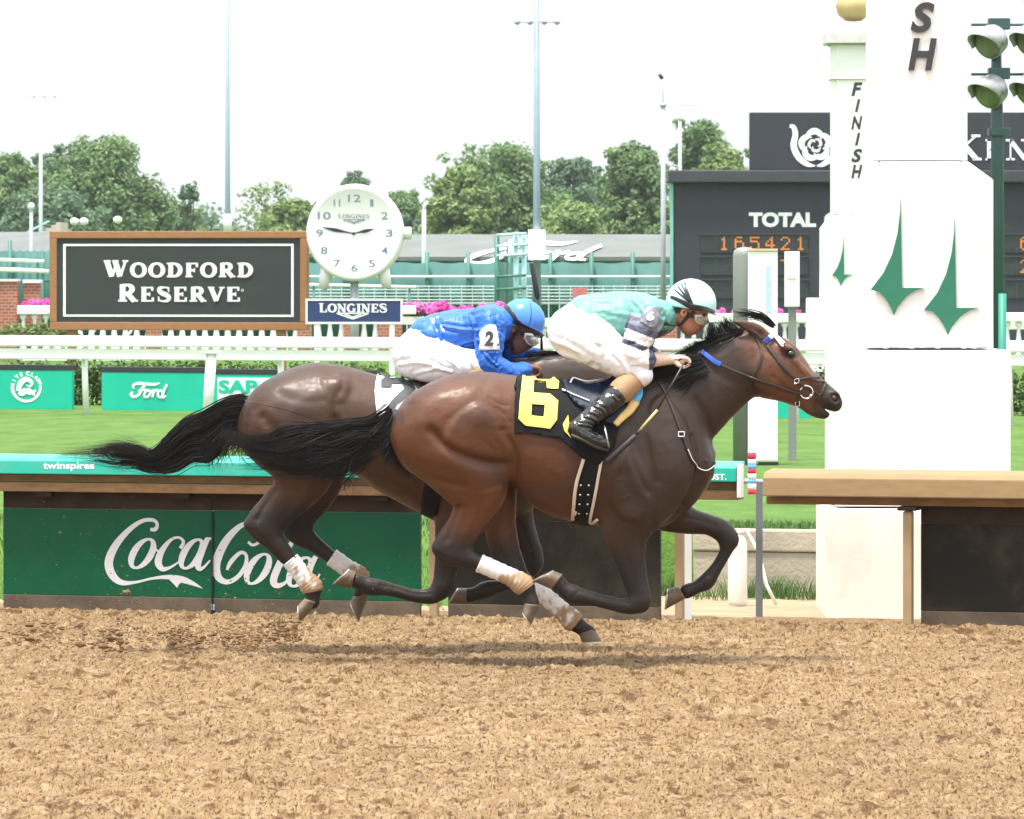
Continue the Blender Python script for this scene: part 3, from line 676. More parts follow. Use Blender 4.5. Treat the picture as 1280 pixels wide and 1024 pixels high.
# ------------------------------------------------------------------ finish posts
m_pole = mat('white masonry paint', (.84, .835, .815), .6, var=.03, scale=1.5, dirt=(.66, .55, .38), dscale=1.2, damt=.30)
m_base = mat('sand splashed white paint', (.83, .80, .73), .65, var=.04, scale=2, dirt=(.55, .40, .22), dscale=1.8, damt=.45)
m_ink = mat('black lettering', (.035, .035, .04), .5); m_gray_l = mat('pewter cap', (.60, .57, .57), .6)
m_arrow = mat('green painted arrow', (.02, .16, .095), .5, var=.06)
m_gold = mat('gilded ball', (.55, .40, .19), .5, .0, var=.08)
def octa(cx, cy, wx, wy, ch, z): return [(cx - wx + ch, cy - wy, z), (cx + wx - ch, cy - wy, z), (cx + wx, cy - wy + ch, z), (cx + wx, cy + wy - ch, z), (cx + wx - ch, cy + wy, z), (cx - wx + ch, cy + wy, z), (cx - wx, cy + wy - ch, z), (cx - wx, cy - wy + ch, z)]
def stack(rings):
    mb = MB(); vs = [p for r in rings for p in r]; n = 8
    fs = [(i * n + j, i * n + (j + 1) % n, (i + 1) * n + (j + 1) % n, (i + 1) * n + j) for i in range(len(rings) - 1) for j in range(n)]
    return mb.add(vs, fs + [tuple(range(n - 1, -1, -1)), tuple((len(rings) - 1) * n + j for j in range(n))])
def arrow_poly(x, y, w_, h):
    # tall curved wing with a notched foot, traced once and scaled (x,y top; w_ width; h height)
    l = [(.55, 0), (.545, .12), (.50, .30), (.40, .48), (.24, .64), (.0, .785), (.16, .80), (.28, .86), (.38, .94), (.43, 1.0), (.50, .93), (.66, .84), (.82, .79), (1.0, .768), (.58, .768)]
    return [(x + a * w_, y + b * h) for a, b in l]
def flat_poly(pts, to3, name, m, parent, th, back):
    mb = MB(); mb.prism([to3(*p) for p in pts], Vector(back) * th); return mb.build(name, m, parent)
def finish_post(label, cx, Y, s, dimx, rows, arrows, cornice, sh=0):
    """dimx: half widths in pixels narrow / wide / plinth / base; rows: pixel rows top, cap, shoulder, ledge, base top, ground"""
    k = Y / F; X = (cx - 640) * k; zz = lambda y: HC - (y - HY) * k; wn, ww, wp, wb = [d * k for d in dimx]
    D = wb + .02; yc = Y + D
    root = empty('finish_post', (X, yc, zz(rows[5])), label, 'finish post')
    ys = lambda w_: w_
    mb = stack([octa(X, yc, wn, wn, wn * .2, zz(rows[1])), octa(X, yc, wn, wn, wn * .2, zz(rows[0]))]); mb.build('shaft', m_pole, root, bevel=.006)
    mb = stack([octa(X + sh * k, yc, ww, ww, ww * .17, zz(rows[3])), octa(X + sh * k, yc, ww, ww, ww * .17, zz(rows[2])), octa(X, yc, wn + .004, wn + .004, wn * .2, zz(rows[1]) - .003)]); mb.build('lower_shaft', m_pole, root, bevel=.006)
    mb = MB(); mb.box(X - wp, X + wp, yc - wp, yc + wp, zz(rows[4]), zz(rows[3]) - .012); mb.build('plinth', m_pole, root, bevel=.015)
    mb = MB(); mb.box(X - wb, X + wb, yc - wb, yc + wb, zz(rows[5]) - .05, zz(rows[4]) - .012); mb.build('base', m_base, root, bevel=.02)
    mb = MB(); mb.box(X - wn * .985, X + wn * .985, yc - wn - .004, yc - wn + .01, zz(rows[1] + .4), zz(rows[1] - .5)); mb.build('joint', m_ink, root)
    mb = MB(); R_j = random.Random(4); n_j = 24
    for i in range(n_j):
        if R_j.random() < .86: u0, u1 = -1 + 2 * i / n_j, -1 + 2 * (i + 1) / n_j; h_ = R_j.uniform(.5, 1.1); mb.box(X + sh * k + u0 * ww * .97, X + sh * k + u1 * ww * .97, yc - ww - .003, yc - ww + .01, zz(rows[3] + .2), zz(rows[3] - h_))
    mb.build('joint', m_gray_l if s < 1 else m_ink, root)
    fy = yc - wn; fyw = yc - ww
    return root, (lambda px, py: Vector(((px - 640) * fy / F, fy - .004, HC - (py - HY) * fy / F))), (lambda px, py: Vector(((px - 640) * fyw / F, fyw - .004, HC - (py - HY) * fyw / F)))
np_, fn, fw = finish_post('tall white finish post with large black letters and two green arrows, nearest the track', 1155, 30.95, 1, (61, 81, 110, 121), (-420, 200, 224, 436, 634, 771), None, None, 11)
for ch, bx in (('S', (1138, 3, 1168, 41)), ('H', (1135, 48, 1171, 88)), ('I', (1150, -42, 1160, -5)), ('N', (1138, -90, 1172, -50)), ('I', (1150, -136, 1160, -98)), ('F', (1140, -182, 1170, -144))):
    v, f = text_polys(ch, 1, .035, .22); v = fit(v, *bx); n = len(v)
    vs = [fn(*p) for p in v]; vs = [p + Vector((0, -.016, 0)) for p in vs] + vs
    me_edges = {}
    for q in f:
        for a, b in zip(q, q[1:] + q[:1]): me_edges[(a, b)] = 1
    side = [(b, a, a + n, b + n) for a, b in me_edges if (b, a) not in me_edges]
    new_mesh('letter', vs, list(f) + side, m_ink, np_)
mb = MB(); A = arrow_poly(1088, 247, 68, 147); mb.prism([fw(*p) + Vector((0, -.02, 0)) for p in A], (0, .022, 0)); mb.build('arrow', m_arrow, np_)
mb = MB(); A = arrow_poly(1155, 272, 69, 147); mb.prism([fw(*p) + Vector((0, -.02, 0)) for p in A], (0, .022, 0)); mb.build('arrow', m_arrow, np_)
fp, fn, fw = finish_post('smaller far white finish post with FINISH in small letters and a gilded ball', 1071, 65.0, .5, (28, 41, 57, 62), (40, 268, 285, 372, 490, 500), None, None)
for k, (ch, y0, y1) in enumerate((('F', 103, 120), ('I', 124, 140), ('N', 145, 162), ('I', 166, 182), ('S', 186, 203), ('H', 206, 223))):
    w_ = 14 if ch != 'I' else 5
    letters(ch, (1071 - w_ / 2, y0, 1071 + w_ / 2 + (2 if ch == 'I' else 0), y1), fn, 'letter', m_ink, fp, .04, .25)
mb = MB(); A = arrow_poly(1040, 294, 26, 64); mb.prism([fw(*p) + Vector((0, -.02, 0)) for p in A], (0, .022, 0)); mb.build('arrow', m_arrow, fp)
k = 65 / F; X = (1071 - 640) * k; yc = 65 + 62 * k + .02; zz = lambda y: HC - (y - HY) * k
mb = MB(); mb.lathe((X, yc, zz(24)), [(.01, 0), (.10, .01), (.19, .08), (.225, .2), (.19, .32), (.1, .39), (.01, .41)], 32); mb.build('ball', m_gold, fp, True)
for y0, y1, g, mm in ((40, 53, .09, m_gray_l), (53.5, 55, .03, m_gray_l), (96, 98, .02, m_gray_l)):
    w_ = 28 * k + g; mb = MB(); mb.box(X - w_, X + w_, yc - w_, yc + w_, zz(y1), zz(y0)); mb.build('cornice', mm, fp, bevel=.01)

# ------------------------------------------------------------------ post with cabinets, floodlight mast
m_gpost = mat('grey green enamel', (.21, .225, .21), .5, var=.06, scale=3)
m_cab = mat('white cabinet', (.82, .82, .81), .4, var=.02)
Yc = 44.5; k = Yc / F; zz = lambda y: HC - (y - HY) * k; xx = lambda px: (px - 640) * k
root = empty('camera_post', (xx(931), Yc, GZ), 'round grey green post with a tall white cabinet strapped to it, beyond the leading horse', 'post')
mb = MB(); mb.lathe((xx(931), Yc, GZ - .01), [(.10, 0), (.10, zz(318) - GZ), (.092, zz(312) - GZ), (.06, zz(308.5) - GZ), (.01, zz(307.5) - GZ)], 28); mb.build('tube', m_gpost, root, True)
mb = MB(); mb.box(xx(934), xx(971), Yc - .16, Yc - .105, zz(576), zz(314)); mb.build('cabinet', m_cab, root, bevel=.012)
mb = MB(); mb.box(xx(956), xx(963), Yc - .165, Yc - .158, zz(390), zz(332)); mb.build('slot', mat('pale blue glass', (.45, .56, .68), .3), root)
mb = MB(); mb.box(xx(934), xx(971), Yc - .17, Yc - .09, zz(314) + .001, zz(311)); mb.build('cap', mat('worn cream cap', (.62, .47, .30), .6), root)
mb = MB(); mb.box(xx(947), xx(972), Yc - .15, Yc - .11, zz(585), zz(577)); mb.build('foot', m_black, root)
root = empty('slim_cabinet', (xx(997), Yc + 1, GZ), 'narrow white cabinet on a grey green stem, beside the far finish post', 'cabinet')
mb = MB(); mb.box(xx(988), xx(1007), Yc + .9, Yc + 1.0, zz(385), zz(314)); mb.build('box_body', m_cab, root, bevel=.012)
mb = MB(); mb.box(xx(993), xx(1003), Yc + .93, Yc + .99, GZ, zz(386)); mb.build('stem', m_gpost, root)
mb = MB(); mb.box(xx(991), xx(1003), Yc + .895, Yc + .899, zz(349), zz(344)); mb.build('slot', m_gray_l, root)

m_mast = mat('dark green enamel', (.03, .075, .07), .45, var=.1); m_teal2 = mat('teal sleeve', (.02, .22, .16), .5)
m_shell = mat('lamp shell', (.36, .38, .38), .4, .2, var=.12, scale=8); m_lens = mat('lamp glass', (.14, .17, .10), .15, var=.25, scale=14)
Ym = 38.0; k = Ym / F; zz = lambda y: HC - (y - HY) * k; xx = lambda px: (px - 640) * k
root = empty('floodlight_mast', (xx(1246), Ym, GZ), 'dark green floodlight mast with rows of hooded lamps, right of the finish post', 'light mast')
mb = MB(); mb.tube([(xx(1248.5), Ym, GZ), (xx(1246.5), Ym, zz(170)), (xx(1245), Ym, zz(28))], [.052, .046, .034], 18); mb.build('mast', m_mast, root, True)
mb = MB(); mb.tube([(xx(1252), Ym - .05, GZ), (xx(1252), Ym - .05, zz(367))], .03, 14); mb.build('sleeve', m_teal2, root, True)
mb = MB(); mb.box(xx(1235), xx(1263), Ym - .06, Ym + .06, zz(170), zz(160)); mb.build('collar', m_mast, root, bevel=.006)
for yb in (31, 93):
    mb = MB(); mb.tube([(xx(1214), Ym, zz(yb)), (xx(1330), Ym, zz(yb))], .010, 8); mb.build('crossarm', m_mast, root, True)
    mb = MB(); mb.box(xx(1235), xx(1262), Ym - .06, Ym + .05, zz(yb + 6), zz(yb - 8)); mb.build('clamp', m_mast, root, bevel=.008)
    for lx, dy in ((1236.5, 22), (1288.5, 20)):
        c = Vector((xx(lx), Ym - .06, zz(yb + dy))); ax = Vector((-.62, -.66, -.42)).normalized()
        lamp = empty('lamp', c, None, None); lamp.parent = root; lamp.location = c - root.location
        mb = MB(); mb.lathe(c, [(.02, -.13), (.07, -.12), (.11, -.07), (.122, .0), (.122, .03)], 26, ax); mb.build('lamp_shell', m_shell, lamp, True)
        mb = MB(); mb.lathe(c + ax * .012, [(.115, -.01), (.113, .02), (.08, .034), (.01, .04)], 26, ax); mb.build('lamp_glass', m_lens, lamp, True)
        # hood: half cylinder over the upper rim
        a = ax.cross(Vector((0, 0, 1))).normalized(); b = a.cross(ax); vs = []; fs = []
        for i in range(13):
            q = math.radians(-10 + 200 * i / 12); rr2 = .126
            for h in (.0, .15): vs.append(c + a * (rr2 * math.cos(q)) + b * (rr2 * math.sin(q)) + ax * (h * (.45 + .55 * max(0, math.sin(q)))))
        fs = [(2 * i, 2 * i + 1, 2 * i + 3, 2 * i + 2) for i in range(12)]
        o = new_mesh('hood', vs, fs, m_shell, lamp, True); md = o.modifiers.new('solid', 'SOLIDIFY'); md.thickness = .006

# ------------------------------------------------------------------ tote board
m_tote = mat('charcoal cladding', (.036, .038, .050), .55, spec=.3, var=.08, scale=1.5, stretch=(8, 1, .3)); m_tote2 = mat('charcoal cap', (.038, .04, .052), .5)
m_screen = mat('unlit display cells', (.022, .03, .032), .35, var=.3, scale=5)
m_amber = mat('amber lamps', (.62, .20, .04), .5, var=.1, emit=.10)
Yt = 115.0; k = Yt / F; zz = lambda y: HC - (y - HY) * k; xx = lambda px: (px - 640) * k
tb = empty('tote_board', (xx(1200), Yt, GZ), 'big charcoal results board with amber digits behind the finish posts', 'tote board')
mb = MB(); mb.box(xx(842), xx(1640), Yt, Yt + 1.2, GZ, zz(229)); mb.build('body', m_tote, tb)
mb = MB(); mb.box(xx(835), xx(1650), Yt - .25, Yt + 1.3, zz(228.6), zz(213)); mb.build('cornice', m_tote2, tb, bevel=.03)
mb = MB(); mb.box(xx(838), xx(841.5), Yt - .06, Yt + .4, GZ, zz(229)); mb.build('corner_trim', mat('pale green trim', (.18, .42, .36), .5), tb)
tf_ = lambda px, py, d=.012: Vector(((px - 640) * k, Yt - d, zz(py)))
letters('TOTAL', (936, 265.5, 1020, 284), tf_, 'lettering', m_wletter, tb, .05)
letters('C', (1030, 265.5, 1047, 284), tf_, 'lettering', m_wletter, tb, .05)
for x0 in (876, 1252):
    for yr in (294, 322, 351):
        mb = MB(); mb.box(xx(x0), xx(x0 + 134), Yt - .03, Yt - .002, zz(yr + 22), zz(yr)); mb.build('display_row', m_screen, tb)
        mb = MB(); mb.box(xx(x0 - 1), xx(x0 + 135), Yt - .06, Yt - .002, zz(yr - .5), zz(yr - 2.2)); mb.build('ledge', m_tote2, tb)
        for c in range(1, 7):
            mb = MB(); x_ = x0 + c * 134 / 7 ; mb.box(xx(x_ - .6), xx(x_ + .6), Yt - .045, Yt - .0305, zz(yr + 21.5), zz(yr + .3)); mb.build('divider', m_tote2, tb)
SEG5 = {'1': ['..#..', '.##..', '..#..', '..#..', '..#..', '..#..', '.###.'], '6': ['.###.', '#....', '####.', '#...#', '#...#', '#...#', '.###.'], '5': ['#####', '#....', '####.', '....#', '....#', '#...#', '.###.'],
        '4': ['...#.', '..##.', '.#.#.', '#..#.', '#####', '...#.', '...#.'], '2': ['.###.', '#...#', '....#', '...#.', '..#..', '.#...', '#####'], '7': ['#####', '....#', '...#.', '...#.', '..#..', '..#..', '..#..']}
def digit(ch, x0, y0, w_, h, name='digit'):
    vs, fs = [], []
    for r, row in enumerate(SEG5[ch]):
        for c, q in enumerate(row):
            if q == '#':
                x, y = x0 + c * w_ / 5, y0 + r * h / 7; b = len(vs); g = .9
                vs += [tf_(x, y + h / 7 * g, .034), tf_(x + w_ / 5 * g, y + h / 7 * g, .034), tf_(x + w_ / 5 * g, y, .034), tf_(x, y, .034)]; fs.append((b, b + 1, b + 2, b + 3))
    new_mesh(name, vs, fs, m_amber, tb)
for c, ch in enumerate('165421'): digit(ch, 876 + (c + 1) * 134 / 7 + 4, 296, 12, 17)
digit('7', 876 + 5 * 134 / 7 + 4, 324.5, 12, 17); digit('6', 1252 + 134 / 7 + 4, 296, 12, 17); digit('2', 1252 + 134 / 7 + 4, 324.5, 12, 17)
# sign standing on the board
sg = empty('roof_sign', (xx(1200), Yt + .5, zz(213)), 'dark sign with a white rose in a horseshoe, standing on the results board', 'sign')
mb = MB(); mb.box(xx(938), xx(1640), Yt + .3, Yt + .7, zz(212.6), zz(140)); mb.build('sign_panel', m_tote, sg, bevel=.02)
sf = lambda px, py: Vector(((px - 640) * k, Yt + .285, zz(py)))
S_ = Strokes()
S_.add([(988, 157), (993, 159), (995, 168), (993, 182), (999, 196), (1010, 205), (1020, 207)], [4, 6, 7, 8, 8, 6, 1.5])
S_.add([(1052, 157), (1047, 159), (1045, 168), (1047, 182), (1041, 196), (1030, 205), (1022, 207)], [4, 6, 7, 8, 8, 6, 1.5])
for a0 in range(0, 360, 72):
    pts = [(1020 + r_ * math.cos(math.radians(a0 + q)), 181 + r_ * math.sin(math.radians(a0 + q))) for r_, q in ((12, -5), (16, 22), (17.5, 50), (15.5, 78), (10.5, 100))]
    S_.add(pts, [1.2, 6, 8, 6, 1.2])
for a0 in range(20, 380, 120):
    pts = [(1020 + r_ * math.cos(math.radians(a0 + q)), 181 + r_ * math.sin(math.radians(a0 + q))) for r_, q in ((7, 0), (8, 45), (7, 95), (3.5, 130))]
    S_.add(pts, [.8, 3.4, 3.2, .8])
S_.mesh(sf, 'horseshoe_rose', m_wletter, sg, Vector((0, -1, 0)), .002)
serif_word('KENTUCKY', (1194, 168, 1440, 200), sf, 'lettering', m_wletter, sg, 1.22, .19, .07, lift=Vector((0, -.002, 0)))

# ------------------------------------------------------------------ framed sign, clock, name board
Yw = 85.0; SG = Plane(222, Yw, 8.0)
m_frame = mat('orange brown timber frame', (.30, .135, .055), .6, var=.12, stretch=(1, 6, 6)); m_slate = mat('charcoal sign board', (.033, .037, .039), .6, var=.1, spec=.3, scale=2)
ws = empty('framed_sign', SG.pt(0, .1, GZ), 'wide charcoal sign in an orange brown timber frame with white slab letters', 'sign')
mb = MB(); SG.rect(mb, 62, 289, 384, 413, .03, .16); mb.build('board_panel', m_slate, ws)
for n_, r in enumerate(((62, 289, 384, 298), (62, 403, 384, 413), (62, 298.2, 71, 402.8), (375, 298.2, 384, 402.8))):
    mb = MB(); SG.rect(mb, *r, 0, .2); mb.build('frame_rail', m_frame, ws, bevel=.012)
for r in ((79, 305, 367, 307.5), (79, 393.5, 367, 396), (79, 307.6, 82, 393.4), (364, 307.6, 367, 393.4)):
    mb = MB(); SG.rect(mb, *r, .022, .0295); mb.build('white_border', m_wletter, ws)
wf = lambda px, py: SG.at(px, py, .026)
serif_word('WOODFORD', (131, 325.5, 317, 346.5), wf, 'lettering', m_wletter, ws, 1.18, .29, .13, .13, lift=-SG.n)
serif_word('RESERVE', (148, 355.5, 301, 377), wf, 'lettering', m_wletter, ws, 1.18, .29, .13, .13, lift=-SG.n)
S_ = Strokes(); S_.add([(303 + 1.3 * math.cos(a), 363 + 1.3 * math.sin(a)) for a in [i * .7 for i in range(10)]], .6, 2); S_.mesh(wf, 'small_mark', m_wletter, ws, -SG.n)
for px in (90, 352):
    mb = MB(); a = SG.co(SG.at(px, 400, .1))[0]; SG.block(mb, a - .07, a + .07, .05, .15, GZ - .05, SG.at(px, 413.3, .05).z); mb.build('sign_leg', m_frame, ws)

Yk = 84.0; CK = Plane(443, Yk, 4.0)
m_case = mat('silver white case', (.80, .77, .80), .3, .05, var=.04); m_dial = mat('white dial', (.85, .82, .88), .35, var=.01)
m_dialnum = mat('slate numerals', (.16, .20, .26), .5); m_hand = mat('blued hands', (.015, .025, .05), .4); m_navy = mat('navy board', (.018, .035, .13), .45, var=.05)
kk = Yk / F; cc = CK.at(443, 291, 0); ck = empty('clock', (cc.x, cc.y, GZ), 'giant wristwatch shaped clock with white dial on a grey stem', 'clock')
N_ = -CK.n
mb = MB(); R0 = 61 * kk
mb.lathe(cc, [(R0 * .90, -.42), (R0 * .99, -.36), (R0 * 1.0, -.08), (R0 * .985, -.02), (R0 * .93, .02), (R0 * .88, .0)], 72, N_); mb.build('case', m_case, ck, True)
mb = MB(); mb.lathe(cc, [(R0 * .885, -.02), (R0 * .88, -.003), (.001, -.002)], 72, N_, cap=False); mb.build('dial', m_dial, ck, False)
kf = lambda px, py, d=.004: CK.at(px, py, 0) + N_ * d
for n_ in range(1, 13):
    a = math.radians(90 - 30 * n_); cx, cy = 443 + 43.5 * math.cos(a), 291.5 - 43.5 * math.sin(a); s = str(n_); w_ = 4.2 if n_ < 10 else 8.0
    if n_ in (1,): w_ = 2
    if n_ == 11: w_ = 4
    letters(s, (cx - w_, cy - 4.6, cx + w_, cy + 4.6), kf, 'numeral', m_dialnum, ck, .012)
serif_word('LONGINES', (423, 267.5, 462, 273), lambda x, y: kf(x, y, .004), 'lettering', m_dialnum, ck, 1.1, .22, .1, .08, lift=N_)
def wings(S_, cx, cy, w_, h, t):
    S_.add([(cx - w_, cy), (cx + w_, cy)], t, 1); S_.add([(cx - w_, cy), (cx - w_ * .2, cy + h * .75), (cx, cy + h * .8)], t, 1); S_.add([(cx + w_, cy), (cx + w_ * .2, cy + h * .75), (cx, cy + h * .8)], t, 1)
    S_.add([(cx - w_ * .5, cy + h * .15), (cx - w_ * .12, cy + h * .5)], t, 1); S_.add([(cx + w_ * .5, cy + h * .15), (cx + w_ * .12, cy + h * .5)], t, 1); S_.poly([(cx - w_ * .14, cy + h * .5), (cx + w_ * .14, cy + h * .5), (cx + w_ * .1, cy + h), (cx - w_ * .1, cy + h)])
S_ = Strokes(); wings(S_, 442.5, 274.8, 14, 5, 1.0); S_.mesh(lambda x, y: kf(x, y, .004), 'wing_mark', m_dialnum, ck, N_)
for p0, p1 in (((442, 292), (403, 284.5)), ((442, 292), (468, 286.5))):
    S_ = Strokes(); d = np.array(p1) - np.array(p0); S_.add([tuple(np.array(p0) - d * .08), tuple(np.array(p0) + d * .25), tuple(np.array(p0) + d * .6), p1], [1.6, 2.2, 4.4, .5]); S_.mesh(lambda x, y: kf(x, y, .008 + (p1[0] > 450) * .006), 'hand', m_hand, ck, N_)
mb = MB(); mb.lathe(kf(442, 292, .012), [(.025, 0), (.025, .012), (.01, .014)], 18, N_); mb.build('hub', m_hand, ck, True)
for p0, p1, w0, w1 in (((472, 262), (476, 222), 15, 9), ((410, 335), (403, 362), 9, 7), ((478, 335), (484, 360), 9, 7), ((412, 258), (409, 238), 13, 9)):
    mb = MB(); A, B = CK.at(*p0, .22), CK.at(*p1, .22); mb.tube([A, A.lerp(B, .5), B], [w0 * kk, (w0 * .5 + w1 * .5) * kk, w1 * kk * .8], 14, flat=1.0); mb.build('lug', m_case, ck, True)
mb = MB(); A, B = CK.at(502, 292, .2), CK.at(514, 291.5, .2); mb.tube([A, A.lerp(B, .2), A.lerp(B, .21), B], [.07, .07, .10, .10], 20); mb.build('crown', m_case, ck, True)
mb = MB(); mb.tube([(CK.at(443, 400, .2).x, CK.at(443, 400, .2).y, GZ - .05), CK.at(443, 345, .2)], .07, 16); mb.build('stem', m_galv, ck, True)
NB = Plane(442, Yk - .6, 3.0); nb = empty('name_board', NB.pt(0, 0, GZ), 'small navy name board in a pale frame under the giant clock', 'sign')
mb = MB(); NB.rect(mb, 384.5, 376, 500.5, 402.5, .01, .06); mb.build('board_panel', m_navy, nb)
for r in ((382, 373.5, 503, 376), (382, 402.6, 503, 405), (382, 376.1, 384.4, 402.5), (500.6, 376.1, 503, 402.5)):
    mb = MB(); NB.rect(mb, *r, 0, .07); mb.build('frame_rail', m_case, nb)
for px in (396, 490):
    mb = MB(); a = NB.co(NB.at(px, 400, .03))[0]; NB.block(mb, a - .04, a + .04, .01, .06, GZ - .05, NB.at(px, 405.2, .03).z); mb.build('sign_leg', m_case, nb)
serif_word('LONGINES', (399, 379, 484, 390.5), lambda x, y: NB.at(x, y, .006), 'lettering', m_wletter, nb, 1.08, .26, .12, .06, lift=-NB.n)
S_ = Strokes(); wings(S_, 441, 391.8, 20, 7.5, 1.5); S_.mesh(lambda x, y: NB.at(x, y, .006), 'wing_mark', m_wletter, nb, -NB.n)

# ------------------------------------------------------------------ balustrade, planters with flowers, brick piers
m_brick = bpy.data.materials.new('red brick'); t_, b_ = nodes(m_brick); N, L = t_.nodes, t_.links
c_ = N.new('ShaderNodeTexCoord'); mp_ = N.new('ShaderNodeMapping'); mp_.inputs['Rotation'].default_value = (math.radians(90), 0, 0); L.new(c_.outputs['Object'], mp_.inputs['Vector'])
bt = N.new('ShaderNodeTexBrick'); bt.inputs['Scale'].default_value = 4.2; bt.inputs['Color1'].default_value = (.36, .12, .07, 1); bt.inputs['Color2'].default_value = (.26, .085, .05, 1); bt.inputs['Mortar'].default_value = (.5, .42, .36, 1)
bt.inputs['Mortar Size'].default_value = .014; L.new(mp_.outputs['Vector'], bt.inputs['Vector']); L.new(bt.outputs['Color'], b_.inputs['Base Color']); b_.inputs['Roughness'].default_value = .85
Yb = 97.0; kb = Yb / F; zb = lambda y: HC - (y - HY) * kb; xb = lambda px: (px - 640) * kb
def bal_profile(h): return [(.06, 0), (.06, h * .08), (.035, h * .1), (.03, h * .16), (.055, h * .3), (.06, h * .38), (.04, h * .6), (.028, h * .8), (.035, h * .86), (.06, h * .9), (.06, h)]
bal_proto = None
m_flower = bpy.data.materials.new('pink petals'); leafy(m_flower, (.75, .06, .38), (.80, .14, .52), (.82, .35, .66))
def balustrade(label, x0, x1, ytop, step=14.2, skip=()):
    global bal_proto
    root = empty('balustrade', (xb((x0 + x1) / 2), Yb, GZ), label, 'balustrade')
    mb = MB(); mb.box(xb(x0), xb(x1), Yb - .12, Yb + .12, zb(ytop + 11), zb(ytop)); mb.build('hand_rail', m_white, root, bevel=.02)
    mb = MB(); mb.box(xb(x0), xb(x1), Yb - .12, Yb + .12, GZ - .05, zb(ytop + 56)); mb.build('kerb', m_white, root, bevel=.02)
    h = zb(ytop + 11.2) - zb(ytop + 55.8)
    n_ = int((x1 - x0) / step)
    for i in range(n_):
        px = x0 + (i + .5) * step
        if any(a < px < b for a, b in skip): continue
        if bal_proto is None:
            mb = MB(); mb.lathe((0, 0, 0), bal_profile(1.0), 12); bal_proto = mb.build('baluster', m_white, None, True, loc=(0, 0, 0)); bo = bal_proto
        else:
            bo = bal_proto.copy(); COL.objects.link(bo)
        bo.parent = root; bo.scale = (1, 1, h); bo.location = Vector((xb(px), Yb, zb(ytop + 55.8))) - root.location
    return root
balustrade('white stone balustrade below the framed charcoal sign', 22, 520, 382, skip=((372, 395), (430, 452), (470, 512)))
balustrade('white stone balustrade between the jockeys and the far finish post', 846, 1060, 392)
balustrade('white stone balustrade at the right edge beyond the mast', 1252, 1330, 391)
balustrade('white stone balustrade stretch passing behind the two jockeys', 560, 842, 398)
for k, (x0, x1, lab) in enumerate(((183, 203, 'brick pier under the middle of the framed sign'), (430, 449, 'brick pier below the navy name board'), (473, 503, 'brick pier just right of the navy name board'), (826, 846, 'brick pier glimpsed under the leading jockey\'s chin'), (372, 390, 'brick pier below the corner of the framed sign'))):
    mb = MB(); mb.box(xb(x0), xb(x1), Yb - .2, Yb - .13, GZ - .05, zb(403)); o = mb.build('brick_pier', m_brick, None); tag(o, lab, 'pier')
mb = MB(); mb.box(xb(-60), xb(18), Yb + .5, Yb + 1.0, GZ - .05, zb(352)); o = mb.build('brick_wall', m_brick, None); tag(o, 'red brick wall at the left edge beside the framed sign', 'wall')
mb = MB(); mb.box(xb(-61), xb(19), Yb + .45, Yb + 1.05, zb(352) + .001, zb(349)); mb.build('coping', m_gray_l, o)
mb = MB(); mb.box(xb(24), xb(44), Yb + .9, Yb + 1.3, GZ - .05, zb(354)); o = mb.build('brick_pier', m_brick, None); tag(o, 'tall brick pier beside the red brick wall at left', 'pier')
mb = MB(); mb.box(xb(23), xb(45), Yb + .85, Yb + 1.35, zb(354) + .001, zb(350)); mb.build('cap_stone', m_white, o)
def flowers(label, x0, x1, y0, y1, n, seed):
    R_ = random.Random(seed); cs, rs = [], []; hgt = abs(y1 - y0) * kb
    root = empty('flower_planter', (xb((x0 + x1) / 2), Yb + .35, zb(y1)), label, 'planter')
    for i in range(int((x1 - x0) * kb / .16) + 2): cs.append((xb(x0) + i * .16 + R_.uniform(-.06, .06), Yb + .35 + R_.uniform(-.1, .1), zb(y1) + hgt * R_.uniform(.35, .75))); rs.append(hgt * R_.uniform(.4, .6))
    leaf_cloud('blossom', cs, rs, n, .035, m_flower, root, seed=seed)
    leaf_cloud('leaves', [(c[0], c[1] + .03, c[2] - .06) for c in cs], rs, n // 4, .04, m_leaf_h, root, seed=seed + 50)
    mb = MB(); mb.box(xb(x0), xb(x1), Yb + .2, Yb + .5, zb(y1 + 9), zb(y1 - 1)); mb.build('trough', m_white, root)
flowers('mound of bright pink petunias behind the trailing jockey\'s back', 503, 622, 380, 397, 5200, 1)
flowers('pink petunias peeping over the balustrade left of the framed sign', 24, 62, 375, 383, 1200, 2)
flowers('thin row of pink flowers behind the leading jockey\'s goggles', 884, 934, 387, 394, 900, 3)
flowers('pink flowers in the gap between the white cabinets', 968, 1012, 388, 395, 900, 4)
flowers('pink flowers on the balustrade at the right edge', 1256, 1300, 395, 403, 800, 5)
leaf_c = []
for i in range(60): leaf_c.append((xb(-20 + rnd.uniform(0, 125)), Yb - 1.6 + rnd.uniform(-.2, .2), zb(414 + rnd.uniform(-5, 8))))
h = leaf_cloud('low_shrub', leaf_c, [.12] * 60, 3000, .035, leafy(bpy.data.materials.new('lime leaves'), (.10, .14, .04), (.17, .22, .07), (.26, .3, .12)), seed=77); tag(h, 'low yellow green shrub in front of the balustrade at left', 'shrub')

